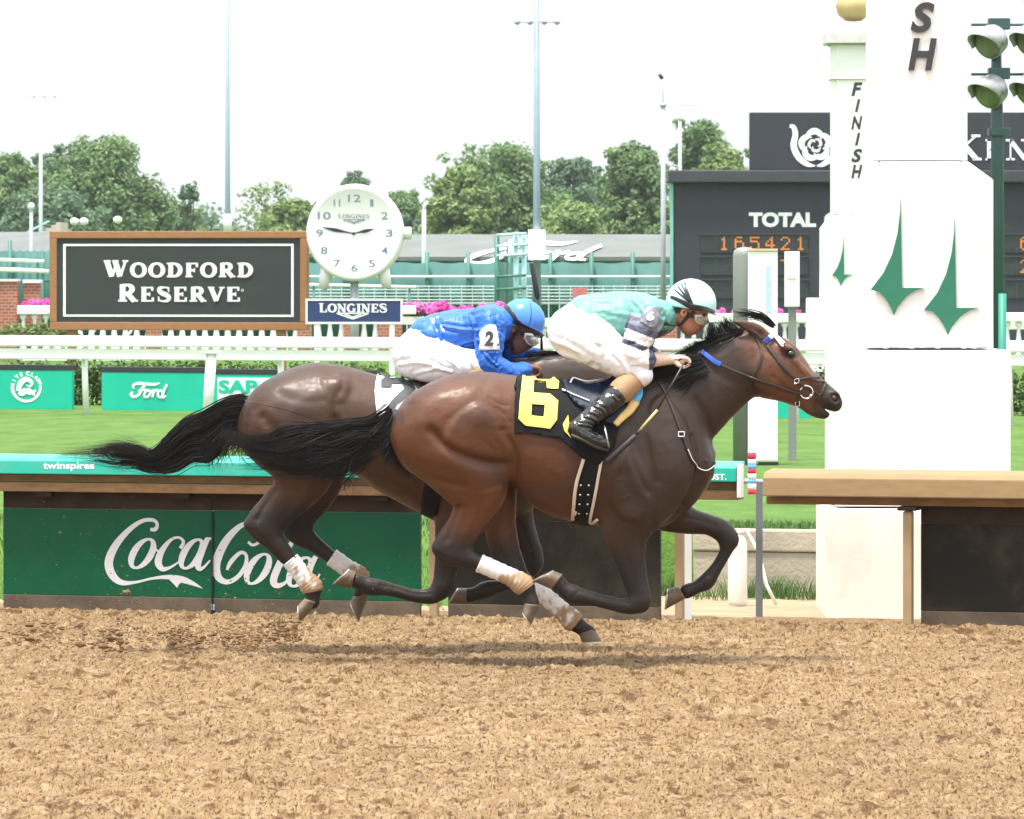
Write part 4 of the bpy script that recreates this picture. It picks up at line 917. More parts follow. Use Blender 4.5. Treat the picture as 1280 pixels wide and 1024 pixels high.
# ------------------------------------------------------------------ green screens, barn, poles, trees
m_scrn = mat('green windscreen mesh', (.026, .125, .112), .7, var=.3, scale=.6, dirt=(.11, .20, .19), dscale=.5, damt=.5)
m_gfr = mat('dark green steel', (.035, .16, .12), .5, var=.1); m_pale = mat('pale steel', (.60, .68, .68), .5)
Yf = 128.0; kf_ = Yf / F; zf = lambda y: HC - (y - HY) * kf_; xf = lambda px: (px - 640) * kf_
def screen_fence(label, x0, x1, yt, Y, posts, rails, wires=0):
    k = Y / F; root = empty('screen_fence', ((x0 + x1 - 1280) / 2 * k, Y, GZ), label, 'fence'); z = lambda y: HC - (y - HY) * k; x = lambda p: (p - 640) * k
    mb = MB(); nx = 40; vs, fs = [], []
    for i in range(nx + 1):
        for j in (0, 1): vs.append((x(x0 + (x1 - x0) * i / nx), Y + .012 * math.sin(i * 1.9) + .008 * math.sin(i * 4.1), (z(yt) - (.05 * abs(math.sin(i * .9)))) if j else GZ))
    fs = [(2 * i, 2 * i + 2, 2 * i + 3, 2 * i + 1) for i in range(nx)]
    o = new_mesh('screen_cloth', vs, fs, m_scrn, root, True); o.modifiers.new('solid', 'SOLIDIFY').thickness = .02
    for i in range(posts + 1):
        px = x0 + (x1 - x0) * i / posts; mb = MB(); mb.tube([(x(px), Y - .12, GZ), (x(px), Y - .12, z(yt) + .22)], .05, 8); mb.build('post', m_gfr, root, True)
    for y, mm in rails:
        mb = MB(); mb.tube([(x(x0), Y - .2, z(y)), (x(x1), Y - .2, z(y))], .035, 6); mb.build('rail', mm, root, True)
    if wires:
        for q in range(wires):
            y = yt + 31 + q * 4.2; mb = MB(); mb.tube([(x(x0), Y - .24, z(y)), (x(x1), Y - .24, z(y))], .012, 5); mb.build('wire', m_pale, root)
        for i in range(34):
            px = x0 + (x1 - x0) * (i + .5) / 34; mb = MB(); mb.tube([(x(px), Y - .22, GZ), (x(px), Y - .22, z(yt + 30))], .014, 5); mb.build('picket', m_pale, root)
screen_fence('long green windscreen fence behind the clock and the jockeys', 380, 842, 327, 125, 9, ((346, m_pale), (379, m_pale)), 5)
screen_fence('green windscreen fence at the left edge above the brick wall', -40, 66, 312, 125, 2, ((336, m_gfr), (351, m_gfr)))
screen_fence('green windscreen fence mostly hidden behind the framed sign', 68, 378, 318, 126, 6, ((340, m_gfr),))
for lab, x0, x1, y, hgt in (('short white rail bar at left above the brick wall', -20, 55, 325, 4.5), ('longer white rail bar at the left edge under the first', -20, 61, 337.5, 6), ('white rail bar passing behind the giant clock', 384, 520, 357, 4)):
    c = Vector((xf((x0 + x1) / 2), 110, GZ)); root = empty('white_barrier', c, lab, 'barrier'); k9 = 110 / F; xx9 = lambda p: (p - 640) * k9; zz9 = lambda q: HC - (q - HY) * k9
    mb = MB(); mb.tube([(xx9(x0), 110, zz9(y - 1)), (xx9(x1), 110, zz9(y + 2))], hgt / 2 * k9, 10); mb.build('bar', m_white, root, True)
    for px in (x0 + 8, x1 - 8):
        mb = MB(); mb.tube([(xx9(px), 110.02, GZ), (xx9(px), 110.02, zz9(y))], .025, 8); mb.build('post', m_gfr, root, True)
# starting-gate style steel tower
root = empty('steel_gantry', (xf(648), 120, GZ), 'open green steel gantry with pale blue uprights, behind the raised whip', 'gantry')
k9 = 120 / F; xx9 = lambda p: (p - 640) * k9; zz9 = lambda q: HC - (q - HY) * k9; m_paleb = mat('pale blue steel', (.38, .62, .66), .5)
for px, yt, r_, mm in ((621, 295, 3.5, m_gfr), (634, 300, 1.3, m_gfr), (645, 292, 3.6, m_paleb), (655, 292, 3.2, m_paleb)):
    mb = MB(); mb.tube([(xx9(px), 120, GZ), (xx9(px), 120, zz9(yt))], r_ * k9, 10); mb.build('upright', mm, root, True)
for y in (292, 306, 318, 344, 360):
    mb = MB(); mb.tube([(xx9(621), 119.9, zz9(y + 2)), (xx9(658), 119.9, zz9(y))], .03, 8); mb.build('tie', m_paleb if y < 330 else m_gfr, root, True)
mb = MB(); mb.box(xx9(623), xx9(643), 120.2, 120.26, GZ, zz9(328)); mb.build('infill', mat('sage sheet', (.16, .30, .26), .6), root)
mb = MB(); mb.box(xx9(715), xx9(733), 119, 119.1, zz9(377), zz9(360)); o = mb.build('red_sign', mat('faded red sign', (.55, .16, .17), .6), None); tag(o, 'small faded red sign hanging on the green fence behind the jockeys', 'sign')

Yr = 162.0; kr = Yr / F; zr = lambda y: HC - (y - HY) * kr; xr = lambda px: (px - 640) * kr
m_roof = mat('weathered grey roofing', (.115, .128, .122), .8, var=.15, scale=.8, stretch=(1, 1, 4)); m_barn = mat('barn green boards', (.035, .24, .19), .7, var=.15, scale=1)
def barn(label, x0, x1, yr, ye):
    root = empty('barn', (xr((x0 + x1) / 2), Yr, GZ), label, 'barn')
    mb = MB(); mb.box(xr(x0 + 2), xr(x1 - 2), Yr, Yr + 9, GZ, zr(ye)); mb.build('wall', m_barn, root)
    e = zr(ye) + .02; rg = HC - (yr - HY) * (Yr + 4.5) / F; q = [(xr(x0), Yr - .8, e), (xr(x0), Yr + 4.5, rg), (xr(x0), Yr + 10, e), (xr(x0), Yr + 10, e - .12), (xr(x0), Yr + 4.5, rg - .15), (xr(x0), Yr - .8, e - .12)]
    mb = MB(); mb.prism(q, (xr(x1) - xr(x0), 0, 0)); mb.build('roof', m_roof, root)
    return root
bn = barn('long low grey roofed barn with white script lettering on its roof', 496, 846, 293, 322)
barn('long low grey roofed barn at left behind the framed sign', -60, 494, 290, 318)
# lettering lies on the sloping roof
e = zr(322) + .02; rg = HC - (293 - HY) * (Yr + 4.5) / F
def roof_pt(px, py):
    d = Vector(((px - 640) / F, 1, -(py - HY) / F)); # intersect with the front roof slope
    A = Vector((0, Yr - .8, e + .03)); S = Vector((0, 5.3, rg - e)); n_ = Vector((1, 0, 0)).cross(S).normalized()
    o_ = Vector((0, 0, HC)); t = (A - o_).dot(n_) / d.dot(n_); return o_ + d * t
S_ = Strokes()
S_.add([(640, 309), (612, 314), (588, 322), (585, 328), (600, 330), (620, 324), (640, 312), (652, 304)], [3, 4, 5.5, 6, 5.5, 5, 5, 5])
S_.add([(628, 310), (640, 302), (670, 303), (700, 305), (722, 302)], [3, 4.5, 5, 4.5, 1])
S_.add([(636, 316), (660, 315)], 3.5, 1)
S_.add([(676, 316), (664, 321), (668, 325), (684, 322), (690, 317), (676, 316)], 3.5); S_.add([(694, 316), (700, 316), (690, 325)], 3.5); S_.add([(702, 318), (712, 315)], 3)
S_.add([(726, 317), (712, 319), (708, 324), (722, 324), (734, 316)], 3.4); S_.add([(752, 308), (740, 313), (722, 323), (732, 326)], [3.5, 4, 4, 2.5])
S_.mesh(roof_pt, 'script_word', m_wletter, bn, Vector((0, 0, 1)), .004)

def pole(label, px, ytop, Y, r0, r1, m, ybase=None, name='light_pole', cat='pole', arms=None):
    k = Y / F; x = (px - 640) * k; z1 = HC - (ytop - HY) * k; root = empty(name, (x, Y, GZ), label, cat)
    mb = MB(); mb.tube([(x, Y, GZ - .1), (x, Y, GZ * .6 + z1 * .4), (x, Y, z1)], [r0, (r0 + r1) / 2, r1], 14); mb.build('shaft', m, root, True)
    return root, x, k
m_pp = mat('pale blue grey pole', (.24, .32, .38), .45, .2, var=.05); m_pgr = mat('grey pole', (.36, .40, .43), .5, .2)
r_, x, k = pole('tall thin pale pole rising above the framed sign', 284.5, -60, 116, .085, .028, m_pp)
mb = MB(); mb.tube([(x, 116, HC - (290 - HY) * k), (x, 116, HC - (268 - HY) * k)], .095, 14); mb.build('sleeve', m_white, r_, True)
r_, x, k = pole('tall pale pole with a crossbar of small lamps near its top', 671, -60, 121, .115, .05, m_pp)
mb = MB(); mb.tube([(x - 28 * k, 121, HC - (28 - HY) * k), (x + 28 * k, 121, HC - (28 - HY) * k)], .012, 6); mb.build('crossarm', m_pp, r_, True)
for dx in (-25, -9, 10, 26):
    mb = MB(); mb.lathe((x + dx * k, 120.9, HC - (28 - HY) * k), [(.01, -.09), (.05, -.06), (.075, .0), (.02, .06)], 12, Vector((1 if dx > 0 else -1, -.3, -.2))); mb.build('lamp', m_pgr, r_, True)
mb = MB(); mb.box(x - .2, x + .2, 120.7, 120.95, HC - (325 - HY) * k, HC - (287 - HY) * k); mb.build('control_box', m_white, r_)
r_, x, k = pole('grey pole with a slanting camera above it, beside the tote board', 829, 130, 119, .07, .05, m_pgr)
mb = MB(); mb.tube([(x, 119, HC - (130 - HY) * k), (x - .01, 119, HC - (106 - HY) * k)], .01, 6); mb.build('spike', m_pgr, r_, True)
mb = MB(); mb.tube([(x - .09, 118.9, HC - (93 - HY) * k), (x - .02, 118.9, HC - (99 - HY) * k)], .04, 8); mb.build('camera_head', m_black, r_, True)
mb = MB(); mb.lathe((x, 119, HC - (134 - HY) * k), [(.05, 0), (.075, .02), (.075, .07), (.03, .09)], 14); mb.build('collar', m_pgr, r_, True)
r_, x, k = pole('slim grey pole half hidden just behind the camera pole', 850, 152, 164, .07, .055, m_pgr)
mb = MB(); mb.tube([(x - .1, 164, HC - (132 - HY) * k), (x + 21 * k, 164, HC - (132 - HY) * k)], .008, 6); mb.build('crossarm', m_pp, r_, True)
r_, x, k = pole('grey pole in front of the left hand trees', 51, 190, 178, .085, .06, m_pgr)
mb = MB(); mb.tube([(x - 22 * k, 178, HC - (121 - HY) * k), (x + 20 * k, 178, HC - (121 - HY) * k)], .006, 6); mb.build('crossarm', m_pp, r_, True)
for dx in (-8, 5, 18):
    mb = MB(); mb.lathe((x + dx * k, 177.9, HC - (121 - HY) * k), [(.01, -.05), (.04, 0), (.01, .05)], 8); mb.build('lamp', m_pgr, r_, True)
r_, x, k = pole('street lamp with a curved head standing right of the clock', 530, 262, 140, .075, .06, m_pgr, name='street_lamp', cat='lamp')
mb = MB(); mb.tube([(x, 140, HC - (264 - HY) * k), (x + .02, 140, HC - (256 - HY) * k), (x + .1, 140, HC - (253 - HY) * k)], .05, 8); mb.build('lamp_head', m_white, r_, True)
r_, x, k = pole('street lamp with a white globe at the far left', 39, 258, 150, .06, .05, m_pgr, name='street_lamp', cat='lamp')
mb = MB(); mb.lathe((x, 150, HC - (258 - HY) * k), [(.02, -.1), (.09, -.05), (.1, .03), (.06, .09), (.01, .1)], 14); mb.build('lamp_globe', m_white, r_, True)
for lab, px, py in (('pair of small white floodlights on a stalk above the framed sign', 99, 277), ('single small white lamp on a stalk above the framed sign', 147, 275)):
    k = 110 / F; x = (px - 640) * k; root = empty('small_floodlight', (x, 110, GZ), lab, 'lamp')
    mb = MB(); mb.tube([(x, 110, GZ), (x, 140, HC - (py + 3 - HY) * k)], .03, 8); mb.build('stalk', m_pgr, root, True)
    for dx in ((-6, 6) if px < 120 else (0,)):
        mb = MB(); mb.lathe((x + dx * k, 110.0, HC - (py - HY) * k), [(.02, -.08), (.09, -.04), (.09, .04), (.02, .08)], 12); mb.build('lamp', m_white, root, True)
mb = MB(); k = 186 / F; X_ = lambda p: (p - 640) * k; Z_ = lambda q: HC - (q - HY) * k
for i in range(8): mb.box(X_(28 + i * 6), X_(34 + i * 6), 186, 189, GZ, Z_(303 - i * 3.6))
o = mb.build('stair_block', mat('pink grey steps', (.48, .40, .36), .8, var=.1), None); tag(o, 'stepped pinkish stair block at far left behind the fence', 'stairs')
mb = MB(); mb.prism([(X_(10), 185, Z_(306)), (X_(12), 185, Z_(303)), (X_(62), 185, Z_(276)), (X_(66), 185, Z_(277))], (0, .15, 0)); o2 = mb.build('stringer', m_paleb, o)

# trees: trunk, limbs, and a crown of many leaf clumps
tree_mats = [leafy(bpy.data.materials.new('foliage mid'), (.095, .165, .07), (.155, .245, .10), (.23, .33, .135)), leafy(bpy.data.materials.new('foliage dark'), (.085, .15, .095), (.13, .21, .12), (.18, .27, .14)), leafy(bpy.data.materials.new('foliage light'), (.13, .20, .075), (.20, .285, .10), (.28, .37, .14))]
m_bark = mat('bark', (.10, .08, .06), .9, var=.2)
def tree(label, px, yt, wpx, Y, mi, seed, ybase=322, gap=1.0, n=5200, name='broadleaf_tree', grp='trees beyond the barns'):
    R_ = random.Random(seed); k = Y / F; x = (px - 640) * k; top = HC - (yt - HY) * k; H = top - GZ; W_ = wpx * k / 2 * 1.12
    root = empty(name, (x, Y, GZ), label, 'tree', grp); cs, rs = [], []
    lo = .10
    for i in range(int(84 * gap)):
        u = R_.uniform(0, 1); ang = R_.uniform(0, 2 * math.pi); zc = lo + (1 - lo) * u
        prof = math.sin(math.pi * min(1, .12 + .86 * (u ** .85))) ** .6; r_ = math.sqrt(R_.uniform(.15, 1)) * prof
        c = (x + math.cos(ang) * r_ * W_ * .86, Y + math.sin(ang) * r_ * W_ * .8, GZ + H * zc * .93); cs.append(c); rs.append(W_ * R_.uniform(.20, .36))
    for c, q in list(zip(cs, rs)):
        for j in range(2): cs.append((c[0] + R_.gauss(0, q * .62), c[1] + R_.gauss(0, q * .6), min(c[2] + R_.gauss(0, q * .6), top - q * .3))); rs.append(q * R_.uniform(.35, .6))
    leaf_cloud('crown', cs, rs, n, max(.13, W_ * .0235), tree_mats[mi], root, .85, seed)
    mb = MB(); mb.tube([(x, Y, GZ - .1), (x + R_.uniform(-.2, .2), Y, GZ + H * .3), (x + R_.uniform(-.4, .4), Y, GZ + H * .75)], [W_ * .07 + .1, W_ * .05 + .06, .05], 10)
    for c in cs[:12]: mb.tube([(x, Y, GZ + H * R_.uniform(.2, .45)), ((x + c[0]) / 2 + R_.uniform(-.3, .3), (Y + c[1]) / 2, (GZ + H * .45 + c[2]) / 2 + .3), c], [W_ * .03 + .03, W_ * .02 + .02, .02], 6)
    mb.build('trunk', m_bark, root, True)
TR = [('spreading green tree at the far left edge', 20, 192, 110, 287, 0, 1), ('large rounded tree, tallest above the framed sign', 135, 172, 165, 281, 0, 2), ('lower dark tree left of the tall rounded one', 70, 182, 90, 312, 1, 3),
      ('thin wispy tree between two big clumps at left', 236, 218, 34, 268, 1, 4), ('light green bushy tree behind the tall thin pole', 335, 224, 110, 293, 2, 5), ('broad low tree left of the giant clock', 372, 252, 90, 275, 2, 6),
      ('dark tree top peeping over the giant clock', 447, 214, 60, 325, 1, 7), ('low dark green tree right of the giant clock', 500, 234, 70, 318, 0, 8), ('big mid green tree left of the crossbar pole', 618, 178, 170, 281, 0, 9),
      ('rounded green tree in front of the big mid green one', 575, 205, 90, 268, 2, 10), ('blue green tree right of the crossbar pole', 715, 198, 100, 327, 1, 11), ('low bright green tree under the blue green one', 720, 255, 110, 262, 2, 12),
      ('open crowned tree with sky showing, left of the camera pole', 797, 176, 104, 285, 0, 13), ('tall tree right of the camera pole behind the tote board', 880, 150, 115, 277, 0, 14), ('pale green tree touching the roof sign', 905, 182, 90, 265, 2, 15),
      ('low olive tree behind the wispy one', 215, 258, 100, 300, 2, 16), ('low tree far behind the dip between the crossbar pole and the camera pole', 762, 222, 130, 337, 1, 17), ('low bushy tree at the foot of the big left trees', 60, 235, 150, 256, 1, 18), ('low dark thicket tree below the big mid green tree', 560, 246, 110, 306, 1, 19)]
for a in TR: tree(a[0], *a[1:7], gap=.85 if 'sky showing' in a[0] else .7 if 'thin' in a[0] else 1.0, n=2600 if 'thin' in a[0] else 30000)
for k, (x0, x1, lab) in enumerate(((-120, 420, 'far green treeline on the left horizon'), (420, 960, 'far green treeline on the middle horizon'))):
    cs, rs = [], []; R_ = random.Random(90 + k); kk2 = 420 / F
    for i in range(150): cs.append(((R_.uniform(x0, x1) - 640) * kk2, 420 + R_.uniform(-8, 8), GZ + R_.uniform(1, 6.0))); rs.append(R_.uniform(1.0, 2.0))
    o = leaf_cloud('treeline', cs, rs, 9000, .3, tree_mats[1], seed=91 + k); o['kind'] = 'stuff'
# ------------------------------------------------------------------ organic surfaces: blended volumes -> one skin
class Field:
    """signed field on a grid; parts are blended in, then turned into one continuous quad skin"""
    def __init__(s, lo, hi, h):
        s.lo = np.array(lo, float); s.h = h; s.n = np.ceil((np.array(hi) - s.lo) / h).astype(int) + 1
        s.d = np.full(s.n, 1.0, np.float32)
    def _win(s, lo, hi):
        a = np.clip(np.floor((np.array(lo) - s.lo) / s.h).astype(int), 0, s.n - 1); b = np.clip(np.ceil((np.array(hi) - s.lo) / s.h).astype(int) + 1, 1, s.n)
        sl = tuple(slice(i, j) for i, j in zip(a, b))
        g = [(s.lo[k] + s.h * np.arange(a[k], b[k])).astype(np.float32) for k in range(3)]
        return sl, g[0][:, None, None], g[1][None, :, None], g[2][None, None, :]
    def blend(s, sl, f, k, sub=False):
        d = s.d[sl]
        if f.size == 0: return
        if sub: d2 = -d
        else: d2 = d
        if k > 0: q = np.maximum(k - np.abs(d2 - f), 0) / k; r = np.minimum(d2, f) - q * q * k * .25
        else: r = np.minimum(d2, f)
        s.d[sl] = -r if sub else r
    def chain(s, nodes_, k=.02, sub=4, cut=False):
        """nodes: x, y, z, in-plane radius, lateral (y) radius; the chain is joined hard, then blended with k"""
        a = spline(nodes_, sub) if sub > 1 else np.array(nodes_, float)
        a[:, 3:] = np.maximum(a[:, 3:], .002); R = a[:, 3:].max(1); m = k + s.h * 2
        lo = a[:, :3].min(0) - R.max() - m; hi = a[:, :3].max(0) + R.max() + m
        sl, X, Y, Z = s._win(lo - 2 * s.h, hi + 2 * s.h); f = np.full(s.d[sl].shape, 1.0, np.float32); o0 = np.array([q.start for q in sl])
        for i in range(len(a) - 1):
            p, q = a[i], a[i + 1]; r = max(R[i], R[i + 1]) + m
            wl, x, y, z = s._win(np.minimum(p[:3], q[:3]) - r, np.maximum(p[:3], q[:3]) + r)
            ax, ay, az = (q - p)[:3]; L2 = max(ax * ax + ay * ay + az * az, 1e-9)
            t = np.clip(((x - p[0]) * ax + (y - p[1]) * ay + (z - p[2]) * az) / L2, 0, 1)
            dx = x - p[0] - t * ax; dy = y - p[1] - t * ay; dz = z - p[2] - t * az
            ri = p[3] + (q[3] - p[3]) * t; rl = p[4] + (q[4] - p[4]) * t
            g = (np.sqrt((dx * dx + dz * dz) / (ri * ri) + (dy * dy) / (rl * rl)) - 1) * np.minimum(ri, rl)
            ws = tuple(slice(w_.start - o, w_.stop - o) for w_, o in zip(wl, o0))
            f[ws] = np.minimum(f[ws], g)
        s.blend(sl, f, k, cut); return s
    def loft(s, st, k=.03, e=2.0):
        """stations along x: x, z top, z bottom, half width"""
        a = np.array(st, float); xs = a[:, 0]
        lo = (xs.min() - k, -a[:, 3].max() - k - .05, a[:, 2].min() - k - .05); hi = (xs.max() + k, a[:, 3].max() + k + .05, a[:, 1].max() + k + .05)
        sl, X, Y, Z = s._win(lo, hi); x = X.ravel()
        f3 = spline(a, 8); o = np.argsort(f3[:, 0]); f3 = f3[o]
        zt, zb, w_ = (np.interp(x, f3[:, 0], f3[:, j])[:, None, None] for j in (1, 2, 3))
        c = (zt + zb) / 2; r = np.maximum((zt - zb) / 2, .01)
        f = ((np.abs((Z - c) / r) ** e + np.abs(Y / w_) ** e) ** (1 / e) - 1) * np.minimum(r, w_)
        ox = np.maximum(xs.min() - X, X - xs.max()); f = np.maximum(f, ox + 0 * f)
        s.blend(sl, f.astype(np.float32), k); return s
    def ball(s, c, r, k=.02, cut=False, rot=0):
        c = np.array(c, float); r = np.array(r if hasattr(r, '__len__') else [r] * 3, float); R_ = r.max() + k + s.h * 2
        sl, X, Y, Z = s._win(c - R_, c + R_); x = X - c[0]; z = Z - c[2]
        if rot: ca, sa = math.cos(rot), math.sin(rot); x, z = x * ca + z * sa, -x * sa + z * ca
        f = (np.sqrt((x / r[0]) ** 2 + ((Y - c[1]) / r[1]) ** 2 + (z / r[2]) ** 2) - 1) * r.min()
        s.blend(sl, f.astype(np.float32), k, cut); return s
    def under(s, c, nrm):
        """keep only what lies on the -nrm side of a plane"""
        g = [(s.lo[k] + s.h * np.arange(s.n[k])).astype(np.float32) for k in range(3)]
        f = (g[0][:, None, None] - c[0]) * nrm[0] + (g[1][None, :, None] - c[1]) * nrm[1] + (g[2][None, None, :] - c[2]) * nrm[2]
        s.d = np.maximum(s.d, f); return s
    def smooth(s, it=1):
        d = s.d
        for _ in range(it):
            for ax in range(3):
                e = np.empty_like(d); v = np.moveaxis(d, ax, 0); w_ = np.moveaxis(e, ax, 0)
                w_[1:-1] = .25 * v[:-2] + .5 * v[1:-1] + .25 * v[2:]; w_[0] = v[0]; w_[-1] = v[-1]; d = e
        s.d = d; return s
    def skin(s):
        """naive surface nets"""
        d = s.d; ins = d < 0; n = s.n
        c = [ins[i:n[0] - 1 + i, j:n[1] - 1 + j, k:n[2] - 1 + k] for i in (0, 1) for j in (0, 1) for k in (0, 1)]
        tot = sum(q.astype(np.int8) for q in c); act = (tot > 0) & (tot < 8); idx = np.argwhere(act)
        vid = np.full(act.shape, -1, np.int64); vid[act] = np.arange(len(idx))
        acc = np.zeros((len(idx), 3)); cnt = np.zeros(len(idx)); I, J, K = idx.T
        for ax in range(3):
            u, v = [q for q in range(3) if q != ax]
            for a_ in (0, 1):
                for b_ in (0, 1):
                    o = [0, 0, 0]; o[u] = a_; o[v] = b_; p = list(o); p[ax] = 1
                    d0 = d[I + o[0], J + o[1], K + o[2]]; d1 = d[I + p[0], J + p[1], K + p[2]]; m = (d0 < 0) != (d1 < 0)
                    t = np.where(m, d0 / np.where(m, d0 - d1, 1), 0)
                    q = np.array(o, float)[None].repeat(len(idx), 0); q[:, ax] = t
                    acc[m] += q[m]; cnt[m] += 1
        V = s.lo + s.h * (idx + acc / cnt[:, None]); Fs = []
        for ax in range(3):
            u, v = [q for q in range(3) if q != ax]
            sl0 = [slice(1, -1)] * 3; sl1 = [slice(1, -1)] * 3; sl0[ax] = slice(0, -1); sl1[ax] = slice(1, None)
            a_, b_ = ins[tuple(sl0)], ins[tuple(sl1)]; e = np.argwhere(a_ != b_); off = np.ones(3, int); off[ax] = 0; g = e + off
            fl = a_[tuple(e.T)]
            def cell(du, dv): q = g.copy(); q[:, u] -= du; q[:, v] -= dv; return vid[tuple(q.T)]
            q = np.stack([cell(1, 1), cell(0, 1), cell(0, 0), cell(1, 0)], 1)
            flip = fl if ax != 1 else ~fl
            q[~flip] = q[~flip][:, ::-1]; Fs.append(q)
        return V, np.concatenate(Fs)

def relax(V, Fq, it=2, lam=.5):
    e = np.concatenate([Fq[:, [0, 1]], Fq[:, [1, 2]], Fq[:, [2, 3]], Fq[:, [3, 0]]]); e = np.concatenate([e, e[:, ::-1]])
    deg = np.bincount(e[:, 0], minlength=len(V))[:, None]
    for k in range(it):
        for lm in (lam, -lam * 1.04):
            a = np.stack([np.bincount(e[:, 0], V[e[:, 1], j], len(V)) for j in range(3)], 1) / deg; V = V + lm * (a - V)
    return V
def normals(V, Fq):
    n = np.cross(V[Fq[:, 2]] - V[Fq[:, 0]], V[Fq[:, 3]] - V[Fq[:, 1]]); N_ = np.zeros_like(V)
    for k in range(4):
        for j in range(3): N_[:, j] += np.bincount(Fq[:, k], n[:, j], len(V))
    return N_ / (np.linalg.norm(N_, axis=1)[:, None] + 1e-12)
def quad_mesh(name, V, Fq, m):
    me = bpy.data.meshes.new(name); me.vertices.add(len(V)); me.vertices.foreach_set('co', np.ascontiguousarray(V, np.float32).ravel())
    me.loops.add(Fq.size); me.loops.foreach_set('vertex_index', np.ascontiguousarray(Fq, np.int32).ravel()); me.polygons.add(len(Fq))
    me.polygons.foreach_set('loop_start', np.arange(0, Fq.size, 4, dtype=np.int32)); me.update(calc_edges=True)
    me.polygons.foreach_set('use_smooth', [True] * len(Fq))
    if m: me.materials.append(m)
    return me
def seg_dist(x, z, line):
    """distance of (x,z) points to a polyline"""
    b = np.full(len(x), 1e9)
    for (x0, z0), (x1, z1) in zip(line, line[1:]):
        ax, az = x1 - x0, z1 - z0; t = np.clip(((x - x0) * ax + (z - z0) * az) / max(ax * ax + az * az, 1e-9), 0, 1)
        b = np.minimum(b, np.hypot(x - x0 - t * ax, z - z0 - t * az))
    return b
def poly_sd(x, z, poly):
    """signed distance to a closed outline, positive inside"""
    P_ = list(poly) + [poly[0]]; d = seg_dist(x, z, P_); ins = np.zeros(len(x), bool)
    for (x0, z0), (x1, z1) in zip(P_, P_[1:]):
        if z0 == z1: continue
        c = ((z0 > z) != (z1 > z)) & (x < (x1 - x0) * (z - z0) / (z1 - z0) + x0); ins ^= c
    return np.where(ins, d, -d)
def sstep(a, b, x): t = np.clip((x - a) / (b - a), 0, 1); return t * t * (3 - 2 * t)

class Fig:
    """a figure traced in photo pixels on the plane y = Y (camera side is -y)"""
    def __init__(s, Y): s.Y = Y; s.k = Y / F
    def x(s, px): return (px - 640) * s.k
    def z(s, py): return HC - (py - HY) * s.k
    def ch(s, rows):           # px, py, y, r_in px, r_lat m  -> x, y, z, ri, rl
        return [(s.x(a), b_, s.z(b), r * s.k, rl) for a, b, b_, r, rl in rows]
    def sym(s, rows): return s.ch(rows)
    def line(s, pts): return [(s.x(a), s.z(b)) for a, b in spline(pts, 5)]
    def W(s, V): q = np.array(V, float).copy(); q[:, 1] += s.Y; return q   # local y -> world

class Skin:
    """ray target used to lay tack and cloth on a body"""
    def __init__(s, V, Fq, Y): s.t = BVHTree.FromPolygons([tuple(v) for v in V], [tuple(int(i) for i in f) for f in Fq]); s.Y = Y
    def hit(s, x, z, side=-1, miss=None):
        p = s.t.ray_cast(Vector((x, 3.0 * side, z)), Vector((0, -side, 0)))
        if p[0] is None:
            q = s.t.find_nearest(Vector((x, .25 * side if miss is None else miss, z))); return q[0], q[1]
        return p[0], p[1]
    def near(s, p): q = s.t.find_nearest(Vector(p)); return q[0], q[1]

def strap(name, fig, sk, pts, wid, m, parent, lift=.004, th=.004, side=-1, n=10, free=False):
    """flat band following a pixel polyline over the skin"""
    pl = spline([list(p) for p in pts], n); xs = [fig.x(p[0]) for p in pl]; zs = [fig.z(p[1]) for p in pl]
    c, nn = [], []
    for x, z in zip(xs, zs): p, q = sk.hit(x, z, side); c.append(p); nn.append(q)
    for _ in range(3): c = [c[0]] + [(c[i - 1] + c[i] * 2 + c[i + 1]) / 4 for i in range(1, len(c) - 1)] + [c[-1]]; nn = [nn[0]] + [(nn[i - 1] + nn[i] * 2 + nn[i + 1]).normalized() for i in range(1, len(nn) - 1)] + [nn[-1]]
    vs, fs = [], []
    for i, p in enumerate(c):
        t = (c[min(i + 1, len(c) - 1)] - c[max(i - 1, 0)]).normalized(); s_ = t.cross(nn[i]).normalized(); w_ = wid if np.isscalar(wid) else wid[0] + (wid[1] - wid[0]) * i / (len(c) - 1)
        a = p + nn[i] * lift
        for sx, h in ((-1, 0), (-1, th * .8), (-.6, th), (.6, th), (1, th * .8), (1, 0)): vs.append(Vector(a + s_ * (sx * w_ / 2) + nn[i] * h) + Vector((0, fig.Y, 0)))
    for i in range(len(c) - 1):
        for j in range(6): b = i * 6; fs.append((b + j, b + (j + 1) % 6, b + 6 + (j + 1) % 6, b + 6 + j))
    fs += [tuple(range(5, -1, -1)), tuple((len(c) - 1) * 6 + j for j in range(6))]
    return new_mesh(name, vs, fs, m, parent, True)

